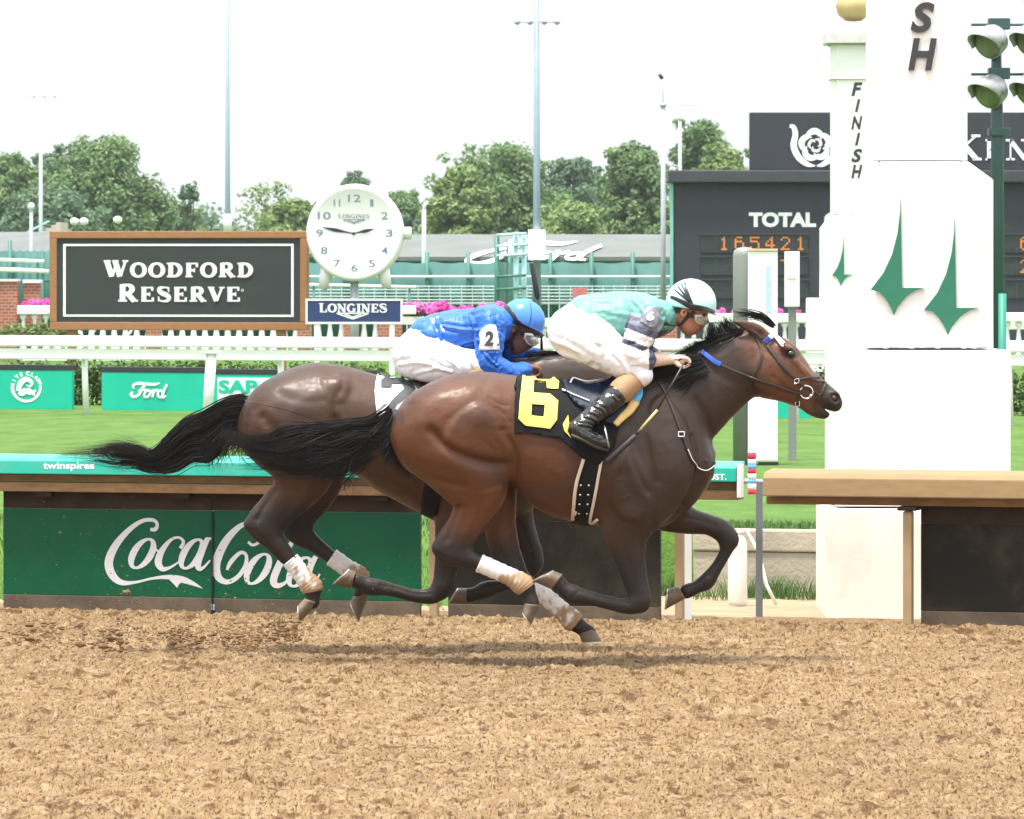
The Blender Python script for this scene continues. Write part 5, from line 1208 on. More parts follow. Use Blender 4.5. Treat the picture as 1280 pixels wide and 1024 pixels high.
def drape(name, fig, sk, poly, m, parent, lift=.012, th=.006, res=5.0, colf=None, wr=0.0, side=-1, fall=None):
    """cloth patch: photo-pixel polygon tessellated and laid on the skin"""
    bm = bmesh.new(); P2 = [Vector((p[0], p[1], 0)) for p in poly]
    x0, x1 = min(p.x for p in P2), max(p.x for p in P2); y0, y1 = min(p.y for p in P2), max(p.y for p in P2)
    vs = [bm.verts.new(p) for p in P2]; bm.faces.new(vs)
    for ax, (a, b) in enumerate(((x0, x1), (y0, y1))):
        for i in range(1, int((b - a) / res) + 1):
            no = Vector((1, 0, 0)) if ax == 0 else Vector((0, 1, 0)); co = no * (a + (b - a) * i / (int((b - a) / res) + 1))
            bmesh.ops.bisect_plane(bm, geom=bm.verts[:] + bm.edges[:] + bm.faces[:], plane_co=co, plane_no=no)
    bmesh.ops.triangulate(bm, faces=[f for f in bm.faces if len(f.verts) > 4]); bm.verts.index_update()
    px = np.array([v.co[:2] for v in bm.verts]); fs = [tuple(v.index for v in f.verts) for f in bm.faces]; bm.free()
    hits = [sk.hit(fig.x(p[0]), fig.z(p[1]), side) for p in px]
    V = np.array([h[0] for h in hits]); N_ = np.array([h[1] for h in hits])
    if wr: w_ = (fbm(np.stack([px[:, 0] / 22 + px[:, 1] / 60, px[:, 1] / 40, px[:, 0] * 0], 1), 3) - .5) * wr * 2
    else: w_ = np.zeros(len(px))
    V = V + N_ * (lift + np.abs(w_) * .5 + w_)[:, None]
    # keep the outward order of faces: camera side
    vv = [(p[0], p[1] + fig.Y, p[2]) for p in V]
    f0 = fs[0]; nrm = (Vector(vv[f0[1]]) - Vector(vv[f0[0]])).cross(Vector(vv[f0[2]]) - Vector(vv[f0[0]]))
    if (nrm.y > 0) == (side < 0): fs = [f[::-1] for f in fs]
    o = new_mesh(name, vv, fs, m, parent, True)
    if th: md = o.modifiers.new('solid', 'SOLIDIFY'); md.thickness = th; md.offset = 1
    return o, px, V

def hair(name, fig, up, lo_, n, m, parent, r=.0035, yspread=.05, seg=26, seed=1, wav=.05, yc=0.0, tmin=.55, u0=0, u1=1, fray=.12, clump=14, rough=.03):
    """strands between an upper and a lower edge (photo pixels, root to tip), gathered in locks"""
    R = np.random.RandomState(seed); U = spline(up, 10); L = spline(lo_, 10)
    def at(E, t): q = np.clip(t, 0, 1) * (len(E) - 1); i = np.minimum(q.astype(int), len(E) - 2); f = (q - i)[:, None]; return E[i] * (1 - f) + E[i + 1] * f
    vs, fs = [], []; locks = [(R.rand(), R.randn() * .5, R.rand() * 6, R.uniform(tmin, 1.05), R.randn()) for _ in range(clump)]
    for s_ in range(n):
        lk = locks[R.randint(clump)]; u = u0 + (u1 - u0) * np.clip(lk[0] + R.randn() * .09, -.06, 1.06); te = min(1.0, lk[3] * R.uniform(.78, 1.0)); t0 = R.uniform(0, .10)
        t = np.linspace(t0, te, seg); s1 = np.linspace(0, 1, seg)
        a, b = at(U, t), at(L, t); wob = wav * (np.sin(lk[2] + t * 9 + lk[4]) * .6 + .4 * np.sin(s_ * 1.7 + t * 15)) * s1 + R.randn() * fray * s1 ** 2 * (3.0 if R.rand() < .12 else 1.0)
        uu = (u + wob)[:, None]; p = a * (1 - uu) + b * uu
        p[:, 1] += R.randn() * 1.0 + R.randn() * s1 * 3; p[:, 0] += R.randn() * s1 * 3
        y = yc + yspread * (lk[1] * .5 + R.randn() * .45) * (.5 + .9 * s1) + .012 * np.sin(t * 8 + lk[2])
        rr_ = r * R.uniform(.6, 1.25) * np.clip((1 - s1) * 2.2, .12, 1)
        X = np.stack([(p[:, 0] - 640) * fig.k, y + fig.Y, HC - (p[:, 1] - HY) * fig.k], 1)
        T = np.gradient(X, axis=0); T /= np.linalg.norm(T, axis=1)[:, None] + 1e-9
        A = np.cross(T, [0, 1, 0]); A /= np.linalg.norm(A, axis=1)[:, None] + 1e-9; B = np.array([[0, 1, 0]] * seg, float)
        base = len(vs)
        for i in range(seg):
            for q in range(3):
                g = 2 * math.pi * q / 3; vs.append(tuple(X[i] + (A[i] * math.cos(g) + B[i] * math.sin(g)) * rr_[i]))
        for i in range(seg - 1):
            for q in range(3): fs.append((base + i * 3 + q, base + i * 3 + (q + 1) % 3, base + i * 3 + 3 + (q + 1) % 3, base + i * 3 + 3 + q))
    return new_mesh(name, vs, fs, m, parent, True)

def hoof(fig, cor_a, cor_b, toe, heel, y, m, parent, m_shoe, wl=.052):
    """hoof wall from the coronet (two pixels) to the sole (heel, toe), with a light shoe rim"""
    def ring(a, b, w_, n=20, push=0.0):
        a = np.array(a, float); b = np.array(b, float); c = (a + b) / 2; h = (b - a) / 2; r = []
        for i in range(n):
            q = 2 * math.pi * i / n; e = c + h * math.cos(q); r.append((fig.x(e[0]), fig.Y + y + w_ * math.sin(q) * (1 - .18 * math.cos(q)), fig.z(e[1])))
        return r
    def lerp(a, b, t): return tuple(np.array(a) * (1 - t) + np.array(b) * t)
    vs = []; n = 20; prof = [(0, .80), (.06, .90), (.12, .88), (.5, .96), (.97, 1.06), (1.0, 1.04)]
    for t, w_ in prof: vs += ring(lerp(cor_a, heel, t), lerp(cor_b, toe, t), wl * w_)
    k = len(prof); fs = [(i * n + j, i * n + (j + 1) % n, (i + 1) * n + (j + 1) % n, (i + 1) * n + j) for i in range(k - 1) for j in range(n)] + [tuple(range(n - 1, -1, -1)), tuple((k - 1) * n + j for j in range(n))]
    h = new_mesh('hoof', vs, fs, m, parent, True)
    d = (np.array(toe) + np.array(heel) - np.array(cor_a) - np.array(cor_b)) / 2; d = d / (np.linalg.norm(d) + 1e-9) * 1.6
    r0 = ring(heel, toe, wl * 1.05); r1 = ring(np.array(heel) + d, np.array(toe) + d, wl * 1.05); q0 = ring(lerp(heel, toe, .12), lerp(heel, toe, .88), wl * .8); q1 = ring(np.array(lerp(heel, toe, .12)) + d, np.array(lerp(heel, toe, .88)) + d, wl * .8)
    vs = r0 + r1 + q1 + q0; fs = [(i * n + j, i * n + (j + 1) % n, ((i + 1) % 4) * n + (j + 1) % n, ((i + 1) % 4) * n + j) for i in range(4) for j in range(n)]
    new_mesh('shoe', vs, fs, m_shoe, h)
    return h

def wrap(name, fig, rows, m, parent, grow=.006, n=22, colf=None):
    """bandage: a sleeve round a stretch of leg; rows px, py, y, r_in px, r_lat"""
    a = spline(rows, 8); vs = []; cols = []
    for i, (px, py, y, ri, rl) in enumerate(a):
        t = a[min(i + 1, len(a) - 1), :2] - a[max(i - 1, 0), :2]; t = t / np.linalg.norm(t); nx, nz = -t[1], t[0]
        e = grow + .0018 * math.sin(i * 2.1) + (-.004 if i in (0, len(a) - 1) else 0)
        for j in range(n):
            q = 2 * math.pi * j / n; rr_ = ri * fig.k + e + .0012 * math.sin(j * 3 + i * 1.3)
            vs.append((fig.x(px) + nx * rr_ * math.cos(q), fig.Y + y + (rl + e) * math.sin(q), fig.z(py) - nz * rr_ * math.cos(q)))
            cols.append((i / (len(a) - 1), q))
    k = len(a); fs = [(i * n + j, i * n + (j + 1) % n, (i + 1) * n + (j + 1) % n, (i + 1) * n + j) for i in range(k - 1) for j in range(n)] + [tuple(range(n - 1, -1, -1)), tuple((k - 1) * n + j for j in range(n))]
    o = new_mesh(name, vs, fs, m, parent, True)
    if colf: set_col(o.data, colf(np.array(cols), np.array(vs)))
    return o

# ---- horse materials
m_coat = attr_mat('horse coat', rough=.45, spec=.24, var=.16, scale=14, bump=.4, bscale=420, stretch=(1, 1, 2.2), coat=.20, coat_rough=.30)
t_, b_ = nodes(m_coat); _n = t_.nodes.new('ShaderNodeTexNoise'); _n.inputs['Scale'].default_value = 30; _n.inputs['Detail'].default_value = 9; _n.inputs['Roughness'].default_value = .75
_r = t_.nodes.new('ShaderNodeMapRange'); _r.inputs['From Min'].default_value = .3; _r.inputs['From Max'].default_value = .7; _r.inputs['To Min'].default_value = .36; _r.inputs['To Max'].default_value = .60
t_.links.new(_n.outputs['Fac'], _r.inputs['Value']); t_.links.new(_r.outputs['Result'], b_.inputs['Roughness'])
m_hair = bpy.data.materials.new('black horse hair'); t_, b_ = nodes(m_hair); b_.inputs['Base Color'].default_value = (.008, .006, .006, 1); b_.inputs['Roughness'].default_value = .5; b_.inputs['Specular IOR Level'].default_value = .35
m_hoof = mat('hoof horn', (.13, .095, .065), .55, var=.35, scale=9, bump=.2, dirt=(.25, .17, .10), dscale=8, damt=.7)
m_shoe = mat('worn aluminium', (.55, .54, .5), .35, .6, var=.1)
m_eye = mat('dark eye', (.012, .008, .006), .05, spec=.8); m_leather = mat('dark leather', (.022, .014, .011), .4, var=.2, spec=.6)
m_steel = mat('bit steel', (.62, .62, .62), .2, .9, var=.05); m_bluev = mat('blue vinyl', (.02, .075, .40), .35); m_wv = mat('white vinyl', (.78, .78, .80), .4)
m_nost = mat('nostril lining', (.035, .010, .010), .5, var=.2)
m_wrap = attr_mat('leg bandage', rough=.8, spec=.2, var=.08, scale=60, bump=.5, bscale=260)
def wrap_col(seed, white=.45):
    def f(c, v):
        n = fbm(np.array(v) * 22 + seed * 7, 4); n2 = fbm(np.array(v) * (60, 60, 12) + seed, 2)
        d = sstep(-.12, .12, (c[:, 0] - white) * .7 + (n - .5) * 1.5 + (n2 - .5) * .3)[:, None]
        return np.array([.74, .72, .72]) * (1 - d) + np.array([.36, .235, .135]) * d * (0.75 + .5 * n[:, None])
    return f
# ------------------------------------------------------------------ the two horses
HEAD = [[(948, 452, 0, 34, .080), (966, 457, 0, 37, .100), (984, 469, 0, 30, .098), (998, 480, 0, 25, .080), (1013, 488, 0, 21, .062), (1026, 494, 0, 17, .054), (1036, 499.5, 0, 14.5, .052), (1041, 504, 0, 12, .046)],
        [(958, 474, 0, 24, .080), (978, 487, 0, 15, .066), (1000, 500, 0, 9.5, .048), (1015, 510, 0, 9.5, .042), (1025, 514, 0, 9.5, .040), (1030, 517, 0, 7, .034)]]
def build_horse(fig, torso, neck, head_off, legs, grooves, bumps, plates, coat_fn, label, h=.0072, flip_far=True):
    dx, dy = head_off
    pts = [(p[0], p[1]) for p in torso] + [(p[0], p[2]) for p in torso]
    allx = [fig.x(p[0]) for p in torso] + [fig.x(1055 + dx)] + [fig.x(r[0]) for c in legs for r in c[0]]
    allz = [fig.z(p[1] - 12) for p in torso] + [fig.z(392 + dy)] + [fig.z(r[1] + 14) for c in legs for r in c[0]]
    f = Field((min(allx) - .12, -.42, min(allz) - .06), (max(allx) + .1, .42, max(allz) + .08), h)
    f.loft([(fig.x(a), fig.z(b), fig.z(c), w_) for a, b, c, w_ in torso], .03, 2.15)
    f.chain(fig.ch(neck), .09)
    H = lambda rows: fig.ch([(a + dx, b + dy, c, d, e) for a, b, c, d, e in rows])
    for c in HEAD: f.chain(H(c), .02)
    f.ball((fig.x(958 + dx), -.062, fig.z(463 + dy)), (.115, .035, .105), .03); f.ball((fig.x(958 + dx), .062, fig.z(463 + dy)), (.115, .035, .105), .03)      # cheeks
    for s in (-1, 1):
        f.ball((fig.x(984 + dx), s * .088, fig.z(436.5 + dy)), (.042, .022, .020), .025, rot=-.6)      # brow over the eye
        f.ball((fig.x(987 + dx), s * .108, fig.z(442 + dy)), (.021, .018, .016), .012, True)            # eye socket
        f.chain(H([(992, 452, s * .085, 3, .012), (1008, 468, s * .070, 3, .010), (1022, 480, s * .055, 2.6, .010)]), .03)   # facial crest
        f.ball((fig.x(1042 + dx), s * .040, fig.z(497.5 + dy)), (.034, .024, .040), .02)                # flared nostril
        f.ball((fig.x(1043.5 + dx), s * .064, fig.z(498 + dy)), (.021, .026, .030), .008, True, rot=.5)
        f.chain(H([(957, 422, s * .055, 7, .022), (945, 413, s * .062, 8.5, .018), (932, 407, s * .066, 6.5, .013), (919, 402.5, s * .07, 2.5, .008)]), .015)   # ear laid back
        f.chain(H([(952, 418, s * .078, 3, .010), (940, 411, s * .086, 4, .010), (929, 406.5, s * .084, 2.5, .008)]), .008, cut=True)
    f.chain(H([(1047, 516.5, 0, 2.0, .1), (1038, 515, 0, 1.9, .1), (1031, 511.5, 0, 1.3, .1), (1026, 508, 0, .6, .1)]), .006, cut=True)
    for rows, k in legs: f.chain(fig.ch(rows), k)
    f.smooth(1)
    V, Fq = f.skin(); V = relax(V, Fq, 3)
    N_ = normals(V, Fq)
    x, y, z = V.T; px = x / fig.k + 640; py = (HC - z) / fig.k + HY
    near = sstep(.10, .5, np.abs(N_[:, 1]))
    disp = np.zeros(len(V))
    for pts_, dep, wid, side in grooves:
        d = seg_dist(x, z, fig.line(pts_)); g = np.exp(-(d / (wid * 1.4)) ** 2) * dep * .72
        m = near if side == 0 else near * (sstep(.02, .08, -side * 0 + np.abs(y)))
        disp -= g * m
    for cx, cy, rx, ry, rot, hgt in bumps:
        a = px - cx; b = py - cy; ca, sa = math.cos(rot), math.sin(rot); u = (a * ca + b * sa) / rx; v = (-a * sa + b * ca) / ry
        disp += hgt * np.exp(-(u * u + v * v)) * near
    for pl_, hgt, soft in plates:
        disp += hgt * sstep(-soft, soft, poly_sd(x, z, fig.line(list(pl_) + [pl_[0]])[:-1])) * near
    disp += (fbm(V * (9, 9, 12), 3) - .5) * .006 * sstep(720, 640, py)          # slight unevenness of the flesh
    disp += (fbm(V * (24, 24, 30) + 2, 2) - .5) * .0013 + (fbm(V * (60, 60, 80) + 8, 2) - .5) * .0009
    vein = fbm(V * (26, 26, 40) + 3, 2); disp += .0013 * np.exp(-((vein - .5) / .025) ** 2) * sstep(.35, .55, fbm(V * 5 + 9, 2))
    V = V + N_ * disp[:, None]; V = relax(V, Fq, 1)
    me = quad_mesh('racehorse', fig.W(V), Fq, m_coat)
    set_col(me, coat_fn(V, px, py, N_)); me.materials.append(m_coat)
    o = bpy.data.objects.new('racehorse', me)
    place(o, None, Vector((fig.x(np.mean([p[0] for p in torso])), fig.Y, 0))); tag(o, label, 'horse')
    sk = Skin(V, Fq, fig.Y)
    # eye, nostril lining
    for s in (-1, 1):
        mb = MB(); c = Vector((fig.x(987 + dx), fig.Y + s * .094, fig.z(442 + dy))); mb.lathe(c, [(.001, -.019), (.012, -.014), (.0185, 0), (.0175, .006), (.012, .0145), (.001, .019)], 18, Vector((.25, s, .1))); mb.build('eye', m_eye, o, True)
        mb = MB(); c = Vector((fig.x(1043 + dx), fig.Y + s * .047, fig.z(498 + dy))); mb.lathe(c, [(.001, -.004), (.016, -.002), (.020, .001), (.001, .003)], 14, Vector((.3, s, 0))); mb.build('nostril', m_nost, o, True)
    return o, sk, V, Fq
def bay(fig, dark_front, leg_y, tones):
    body, front, face, black = [np.array(t) for t in tones]
    def fn(V, px, py, N_):
        n = fbm(V * (4, 4, 6), 4)[:, None]; n2 = fbm(V * (11, 11, 16) + 7, 3)[:, None]
        c = body * (1 + .35 * (n - .5)) + 0 * n2
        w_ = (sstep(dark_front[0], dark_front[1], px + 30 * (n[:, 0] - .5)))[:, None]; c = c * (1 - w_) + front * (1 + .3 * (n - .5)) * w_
        w_ = (sstep(dark_front[2], dark_front[2] + 35, px + .5 * (460 - py)))[:, None]; c = c * (1 - w_) + face * (1 + .3 * (n2 - .5)) * w_
        mz = (sstep(dark_front[2] + 85, dark_front[2] + 115, px + .25 * (py - 480)))[:, None]; c = c * (1 - mz) + np.array([.022, .016, .014]) * mz
        e_ = sstep(1.25, .55, np.hypot((px - dark_front[5][0]) / 13, (py - dark_front[5][1]) / 8))[:, None] * .85; c = c * (1 - e_) + np.array([.016, .011, .010]) * e_      # dark skin round the eye
        for bx, by, rx_, ry_, am in dark_front[6]: e_ = sstep(1.2, .3, np.hypot((px - bx) / rx_, (py - by) / ry_) + .5 * (n2[:, 0] - .5))[:, None] * am; c = c * (1 - e_) + np.array([.034, .023, .019]) * e_      # sweat darkened rump patches, and other darker patches
        top = (sstep(12, 0, py - np.interp(px, dark_front[3], dark_front[4])))[:, None] * .45; c = c * (1 - top) + front * .8 * top     # darker back stripe
        ly = np.interp(px, leg_y[0], leg_y[1]); bl = (sstep(ly - 26, ly + 14, py + 26 * (n[:, 0] - .5)))[:, None]; c = c * (1 - bl) + black * bl
        sp = sstep(.69, .74, fbm(V * 80, 3) * .6 + .4 * fbm(V * 9, 2))[:, None] * bl * .4; c = c * (1 - sp) + np.array([.12, .08, .05]) * sp                       # splashed sand
        return np.clip(c, .004, 1)
    return fn

# --- leading horse
H1 = Fig(27.2)
torso1 = [(488, 538, 552, .05), (493, 520, 566, .13), (505, 501, 585, .20), (522, 487, 596, .235), (545, 475, 602, .262), (575, 466.5, 600, .275), (605, 465, 592, .268), (635, 468, 598, .250), (660, 471, 628, .255), (685, 474, 643, .272), (711, 477, 651, .285), (740, 478, 656, .29), (770, 475, 660, .282), (800, 470, 662, .265), (828, 474, 658, .24), (850, 490, 646, .215), (868, 515, 630, .18), (882, 545, 612, .14), (892, 568, 594, .06)]
neck1 = [(815, 530, 0, 62, .15), (850, 508, 0, 57, .125), (875, 490, 0, 51, .105), (897, 474, 0, 47, .092), (918, 461, 0, 43, .085), (940, 450, 0, 38, .082)]
nh = [(548, 535, -.11, 50, .15), (572, 556, -.135, 60, .135), (588, 585, -.145, 49, .105), (597, 608, -.14, 37, .08), (594, 630, -.135, 27, .062), (583, 652, -.13, 22.5, .05), (570, 674, -.13, 22, .044)]
nh2 = [(548, 683, -.13, 6, .024), (562, 689, -.13, 16, .040), (578, 694, -.13, 13, .036), (597, 701, -.13, 10, .030), (622, 712, -.13, 9, .028), (641, 721, -.13, 9.5, .030), (655, 730, -.13, 12.5, .036), (661, 741, -.13, 9.5, .030), (664, 752, -.13, 10.5, .034)]
hk1 = [(572, 655, -.13, 6, .02), (556, 672, -.13, 6, .022), (547, 684, -.13, 6.5, .024)]
fh = [(575, 555, .12, 58, .13), (602, 592, .135, 42, .10), (618, 622, .13, 28, .068), (624, 655, .13, 21, .052), (630, 685, .13, 19, .045), (638, 708, .13, 18, .042)]
fh2 = [(632, 714, .13, 12, .034), (646, 722, .13, 14, .036), (660, 731, .13, 10, .030), (685, 750, .13, 9, .028), (703, 766, .13, 9.5, .030), (716, 778, .13, 12, .036), (726, 786, .13, 9.5, .030), (735, 793, .13, 10.5, .033)]
nf = [(800, 590, -.15, 52, .10), (793, 625, -.155, 43, .088), (782, 655, -.145, 32, .072), (784, 682, -.14, 23, .058), (789, 708, -.135, 18, .05), (795, 730, -.13, 15, .045), (799, 746, -.13, 14, .043)]
nf2 = [(798, 752, -.13, 13, .04), (783, 756, -.13, 10, .034), (765, 753, -.13, 8.6, .029), (742, 747, -.13, 8.6, .028), (728, 744, -.13, 9.5, .03), (716, 741, -.13, 12, .036), (705, 734, -.13, 9, .030), (698, 727, -.13, 10, .033)]
ff = [(805, 610, .13, 46, .09), (835, 640, .135, 26, .075), (860, 652, .135, 17.5, .06), (885, 657, .13, 13.5, .05), (902, 664, .13, 14, .046), (911, 673, .13, 13.5, .043)]
ff2 = [(913, 678, .13, 11, .038), (908, 692, .13, 8, .029), (899, 708, .13, 7.5, .027), (891, 720, .13, 9, .03), (884, 729, .13, 10.5, .035), (872, 736, .13, 8, .029), (860, 741, .13, 9.5, .033)]
legs1 = [(nh, .05), (hk1, .03), (nh2, .02), (fh, .05), (fh2, .02), (nf, .045), (nf2, .02), (ff, .045), (ff2, .02)]
gr1 = [([(540, 536), (550, 548), (560, 557), (575, 565), (592, 571), (612, 576), (628, 577)], .026, .018, 1), ([(628, 536), (638, 553), (645, 572), (644, 590)], .016, .012, 1), ([(514, 505), (507, 528), (507, 552), (513, 575)], .008, .014, 1), ([(516, 588), (535, 596), (556, 601), (580, 606)], .011, .014, 1),
       ([(570, 612), (585, 620), (600, 622)], .004, .02, 1), ([(607, 615), (597, 645), (588, 668)], .004, .010, 1), ([(575, 632), (566, 655), (560, 672)], .012, .010, 1),
       ([(862, 545), (868, 568), (868, 590), (860, 612), (853, 630)], .022, .012, 1), ([(853, 630), (836, 648), (815, 660)], .018, .010, 1), ([(783, 552), (790, 575), (800, 598), (808, 612)], .014, .012, 1), ([(806, 545), (815, 575), (818, 600)], .007, .014, 1),
       ([(800, 640), (798, 665), (800, 700), (802, 728)], .006, .010, 1), ([(775, 650), (779, 685), (789, 715)], .004, .008, 1), ([(770, 590), (760, 620), (758, 645)], .008, .02, 1), ([(640, 600), (662, 625), (690, 640)], .006, .02, 1),
       ([(932, 420), (938, 450), (935, 480)], .007, .012, 1), ([(880, 455), (900, 470), (925, 480)], .004, .02, 1), ([(868, 500), (885, 530), (892, 560)], .012, .015, 1), ([(1001, 458), (1015, 474), (1028, 484)], .006, .008, 1), ([(988, 452), (1002, 468)], .004, .006, 1),
       ([(975, 437), (982, 446), (992, 448), (1000, 444)], .003, .004, 1), ([(965, 470), (985, 487), (1003, 499)], .005, .008, 1)]
gr1 += [([(786, 751), (765, 748), (742, 742), (724, 736)], .006, .005, 1), ([(905, 690), (896, 706), (886, 722)], .005, .005, 1), ([(792, 738), (786, 748), (780, 758)], .004, .005, 1), ([(722, 737), (714, 746), (708, 738)], .004, .005, 1), ([(808, 655), (806, 690), (803, 722)], .005, .007, 1), ([(548, 690), (562, 697), (580, 702)], .004, .006, 1), ([(625, 640), (618, 670), (630, 700)], .006, .009, 1), ([(642, 655), (640, 680), (646, 705)], .005, .007, 1), ([(840, 646), (868, 650), (895, 657)], .005, .008, 1)]
gr1 += [([(700 + i * 13, 560 + i), (694 + i * 13, 590 + i), (690 + i * 13, 618 + i)], .0012, .012, 1) for i in range(-2, 4)] + [([(612, 496), (622, 503), (634, 506)], .004, .006, 1), ([(620, 508), (632, 518), (638, 526)], .004, .006, 1)]
pl1 = [([(556, 550), (560, 537), (568, 523), (582, 511), (597, 504), (611, 510), (622, 523), (632, 542), (640, 562), (634, 574), (612, 574), (592, 569), (573, 562)], .013, .022), ([(496, 512), (507, 510), (509, 552), (517, 588), (501, 584), (489, 550)], .006, .018),
       ([(785, 552), (806, 596), (812, 638), (786, 648), (764, 628), (762, 590)], .015, .024), ([(828, 492), (850, 520), (866, 560), (865, 600), (840, 638), (818, 650), (818, 600), (808, 545), (812, 505)], .016, .018), ([(600, 614), (628, 608), (610, 640), (592, 668), (580, 664), (590, 640)], .006, .014),
       ([(950, 440), (972, 452), (976, 475), (958, 490), (942, 482), (938, 460)], .006, .016), ([(525, 500), (560, 482), (600, 478), (590, 500), (560, 520), (545, 535), (522, 530)], .006, .03)]
pl2 = [([(a - 200, b - 18) for a, b in pl1[0][0]], .006, .03), ([(308, 505), (318, 504), (320, 540), (328, 576), (312, 570), (301, 540)], .006, .018), ([(404, 474), (424, 470), (438, 482), (430, 500), (410, 498)], .008, .02), ([(388, 596), (412, 594), (394, 622), (372, 650), (360, 646), (374, 622)], .006, .014), ([(432, 500), (468, 490), (500, 520), (500, 590), (460, 590), (434, 560)], .006, .04)]
bm1 = [(598, 520, 16, 14, 0, .012), (560, 575, 30, 14, .3, .010), (520, 555, 14, 30, 0, .010), (545, 500, 26, 14, -.4, .006), (600, 592, 22, 16, .3, .010), (838, 580, 16, 34, -.1, .014), (796, 590, 12, 32, -.35, .012), (790, 640, 14, 16, 0, .010), (884, 585, 10, 22, .1, .012), (622, 478, 10, 7, 0, .006), (945, 468, 18, 16, 0, .006)]
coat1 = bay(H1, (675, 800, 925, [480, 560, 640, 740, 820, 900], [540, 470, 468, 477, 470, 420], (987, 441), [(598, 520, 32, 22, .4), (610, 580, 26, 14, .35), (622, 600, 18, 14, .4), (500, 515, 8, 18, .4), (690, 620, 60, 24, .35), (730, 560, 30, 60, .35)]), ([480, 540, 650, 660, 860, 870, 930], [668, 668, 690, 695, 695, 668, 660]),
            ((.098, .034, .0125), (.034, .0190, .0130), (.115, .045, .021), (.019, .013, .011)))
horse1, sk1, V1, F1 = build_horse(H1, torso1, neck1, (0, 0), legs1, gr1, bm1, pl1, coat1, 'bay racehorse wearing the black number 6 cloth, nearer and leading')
hoof(H1, (655, 752), (675, 754), (664, 779), (653, 763), -.13, m_hoof, horse1, m_shoe)
hoof(H1, (724, 794), (743, 788), (753, 804), (727, 804), .13, m_hoof, horse1, m_shoe)
hoof(H1, (703, 716), (689, 735), (667, 725), (692, 712), -.13, m_hoof, horse1, m_shoe)
hoof(H1, (849, 735), (858, 750), (833, 764), (836, 738), .13, m_hoof, horse1, m_shoe)
wrap('leg_wrap', H1, [(599, 702, -.13, 10.3, .031), (622, 712, -.13, 9.8, .030), (641, 721, -.13, 10.3, .032), (653, 729, -.13, 12.8, .037), (658, 735, -.13, 11, .033)], m_wrap, horse1, colf=wrap_col(1, .5))
wrap('leg_wrap', H1, [(665, 735, .13, 10.5, .031), (685, 750, .13, 9.8, .030), (703, 766, .13, 10.3, .032), (715, 777, .13, 12.6, .037), (721, 782, .13, 11, .033)], m_wrap, horse1, colf=wrap_col(2, .35))
hair('tail', H1, [(487, 503), (463, 521), (432, 526), (395, 531), (364, 535), (334, 546), (309, 546), (290, 541), (270, 533)], [(502, 590), (490, 575), (470, 560), (440, 578), (410, 580), (370, 588), (329, 574), (305, 566), (276, 540)], 720, m_hair, horse1, .0022, .05, seed=4, wav=.07, clump=24, tmin=.75, fray=.15, u0=.04, u1=.92)
hair('tail', H1, [(488, 508), (470, 528), (455, 545), (445, 560), (442, 575)], [(503, 540), (506, 560), (508, 575), (509, 588), (508, 602)], 480, m_hair, horse1, .0026, .05, seed=8, wav=.10, clump=16, tmin=.6)
hair('tail', H1, [(440, 530), (400, 545), (350, 565), (310, 575), (280, 582)], [(470, 570), (440, 590), (410, 598), (370, 602), (330, 596)], 420, m_hair, horse1, .0022, .05, seed=9, wav=.16, clump=20, tmin=.5, fray=.25)
# mane: short hair along the crest, blown back, and the forelock
hair('mane', H1, [(931, 411), (905, 418), (870, 432), (838, 452), (812, 468)], [(926, 420), (905, 436), (880, 452), (850, 472), (822, 484)], 520, m_hair, horse1, .0026, .05, seed=12, wav=.12, clump=22)
hair('mane', H1, [(874, 445), (850, 449), (825, 460), (800, 476)], [(886, 463), (863, 473), (838, 489), (800, 495)], 620, m_hair, horse1, .0028, .022, seed=15, wav=.08, clump=22, yc=-.118, fray=.1)
for k, (rx, ry, tx, ty) in enumerate(((912, 423, 905, 398), (905, 426, 897, 408), (898, 430, 888, 412), (890, 434, 886, 420), (920, 418, 908, 404), (882, 440, 868, 428), (872, 444, 858, 436))):
    hair('mane', H1, [(rx, ry), ((rx + tx) / 2 - 3, (ry + ty) / 2), (tx - 5, ty - 6)], [(rx + 9, ry - 4), ((rx + tx) / 2 + 6, (ry + ty) / 2), (tx + 4, ty - 5)], 60, m_hair, horse1, .0024, .06, seg=12, seed=20 + k, wav=.1, clump=5, fray=.22, tmin=.85)
hair('forelock', H1, [(970, 407), (955, 394), (938, 389.5), (922, 389), (913, 385)], [(966, 412), (951, 403), (936, 397), (922, 394), (911, 389)], 70, m_hair, horse1, .0022, .03, seed=30, clump=7, wav=.12, fray=.25)

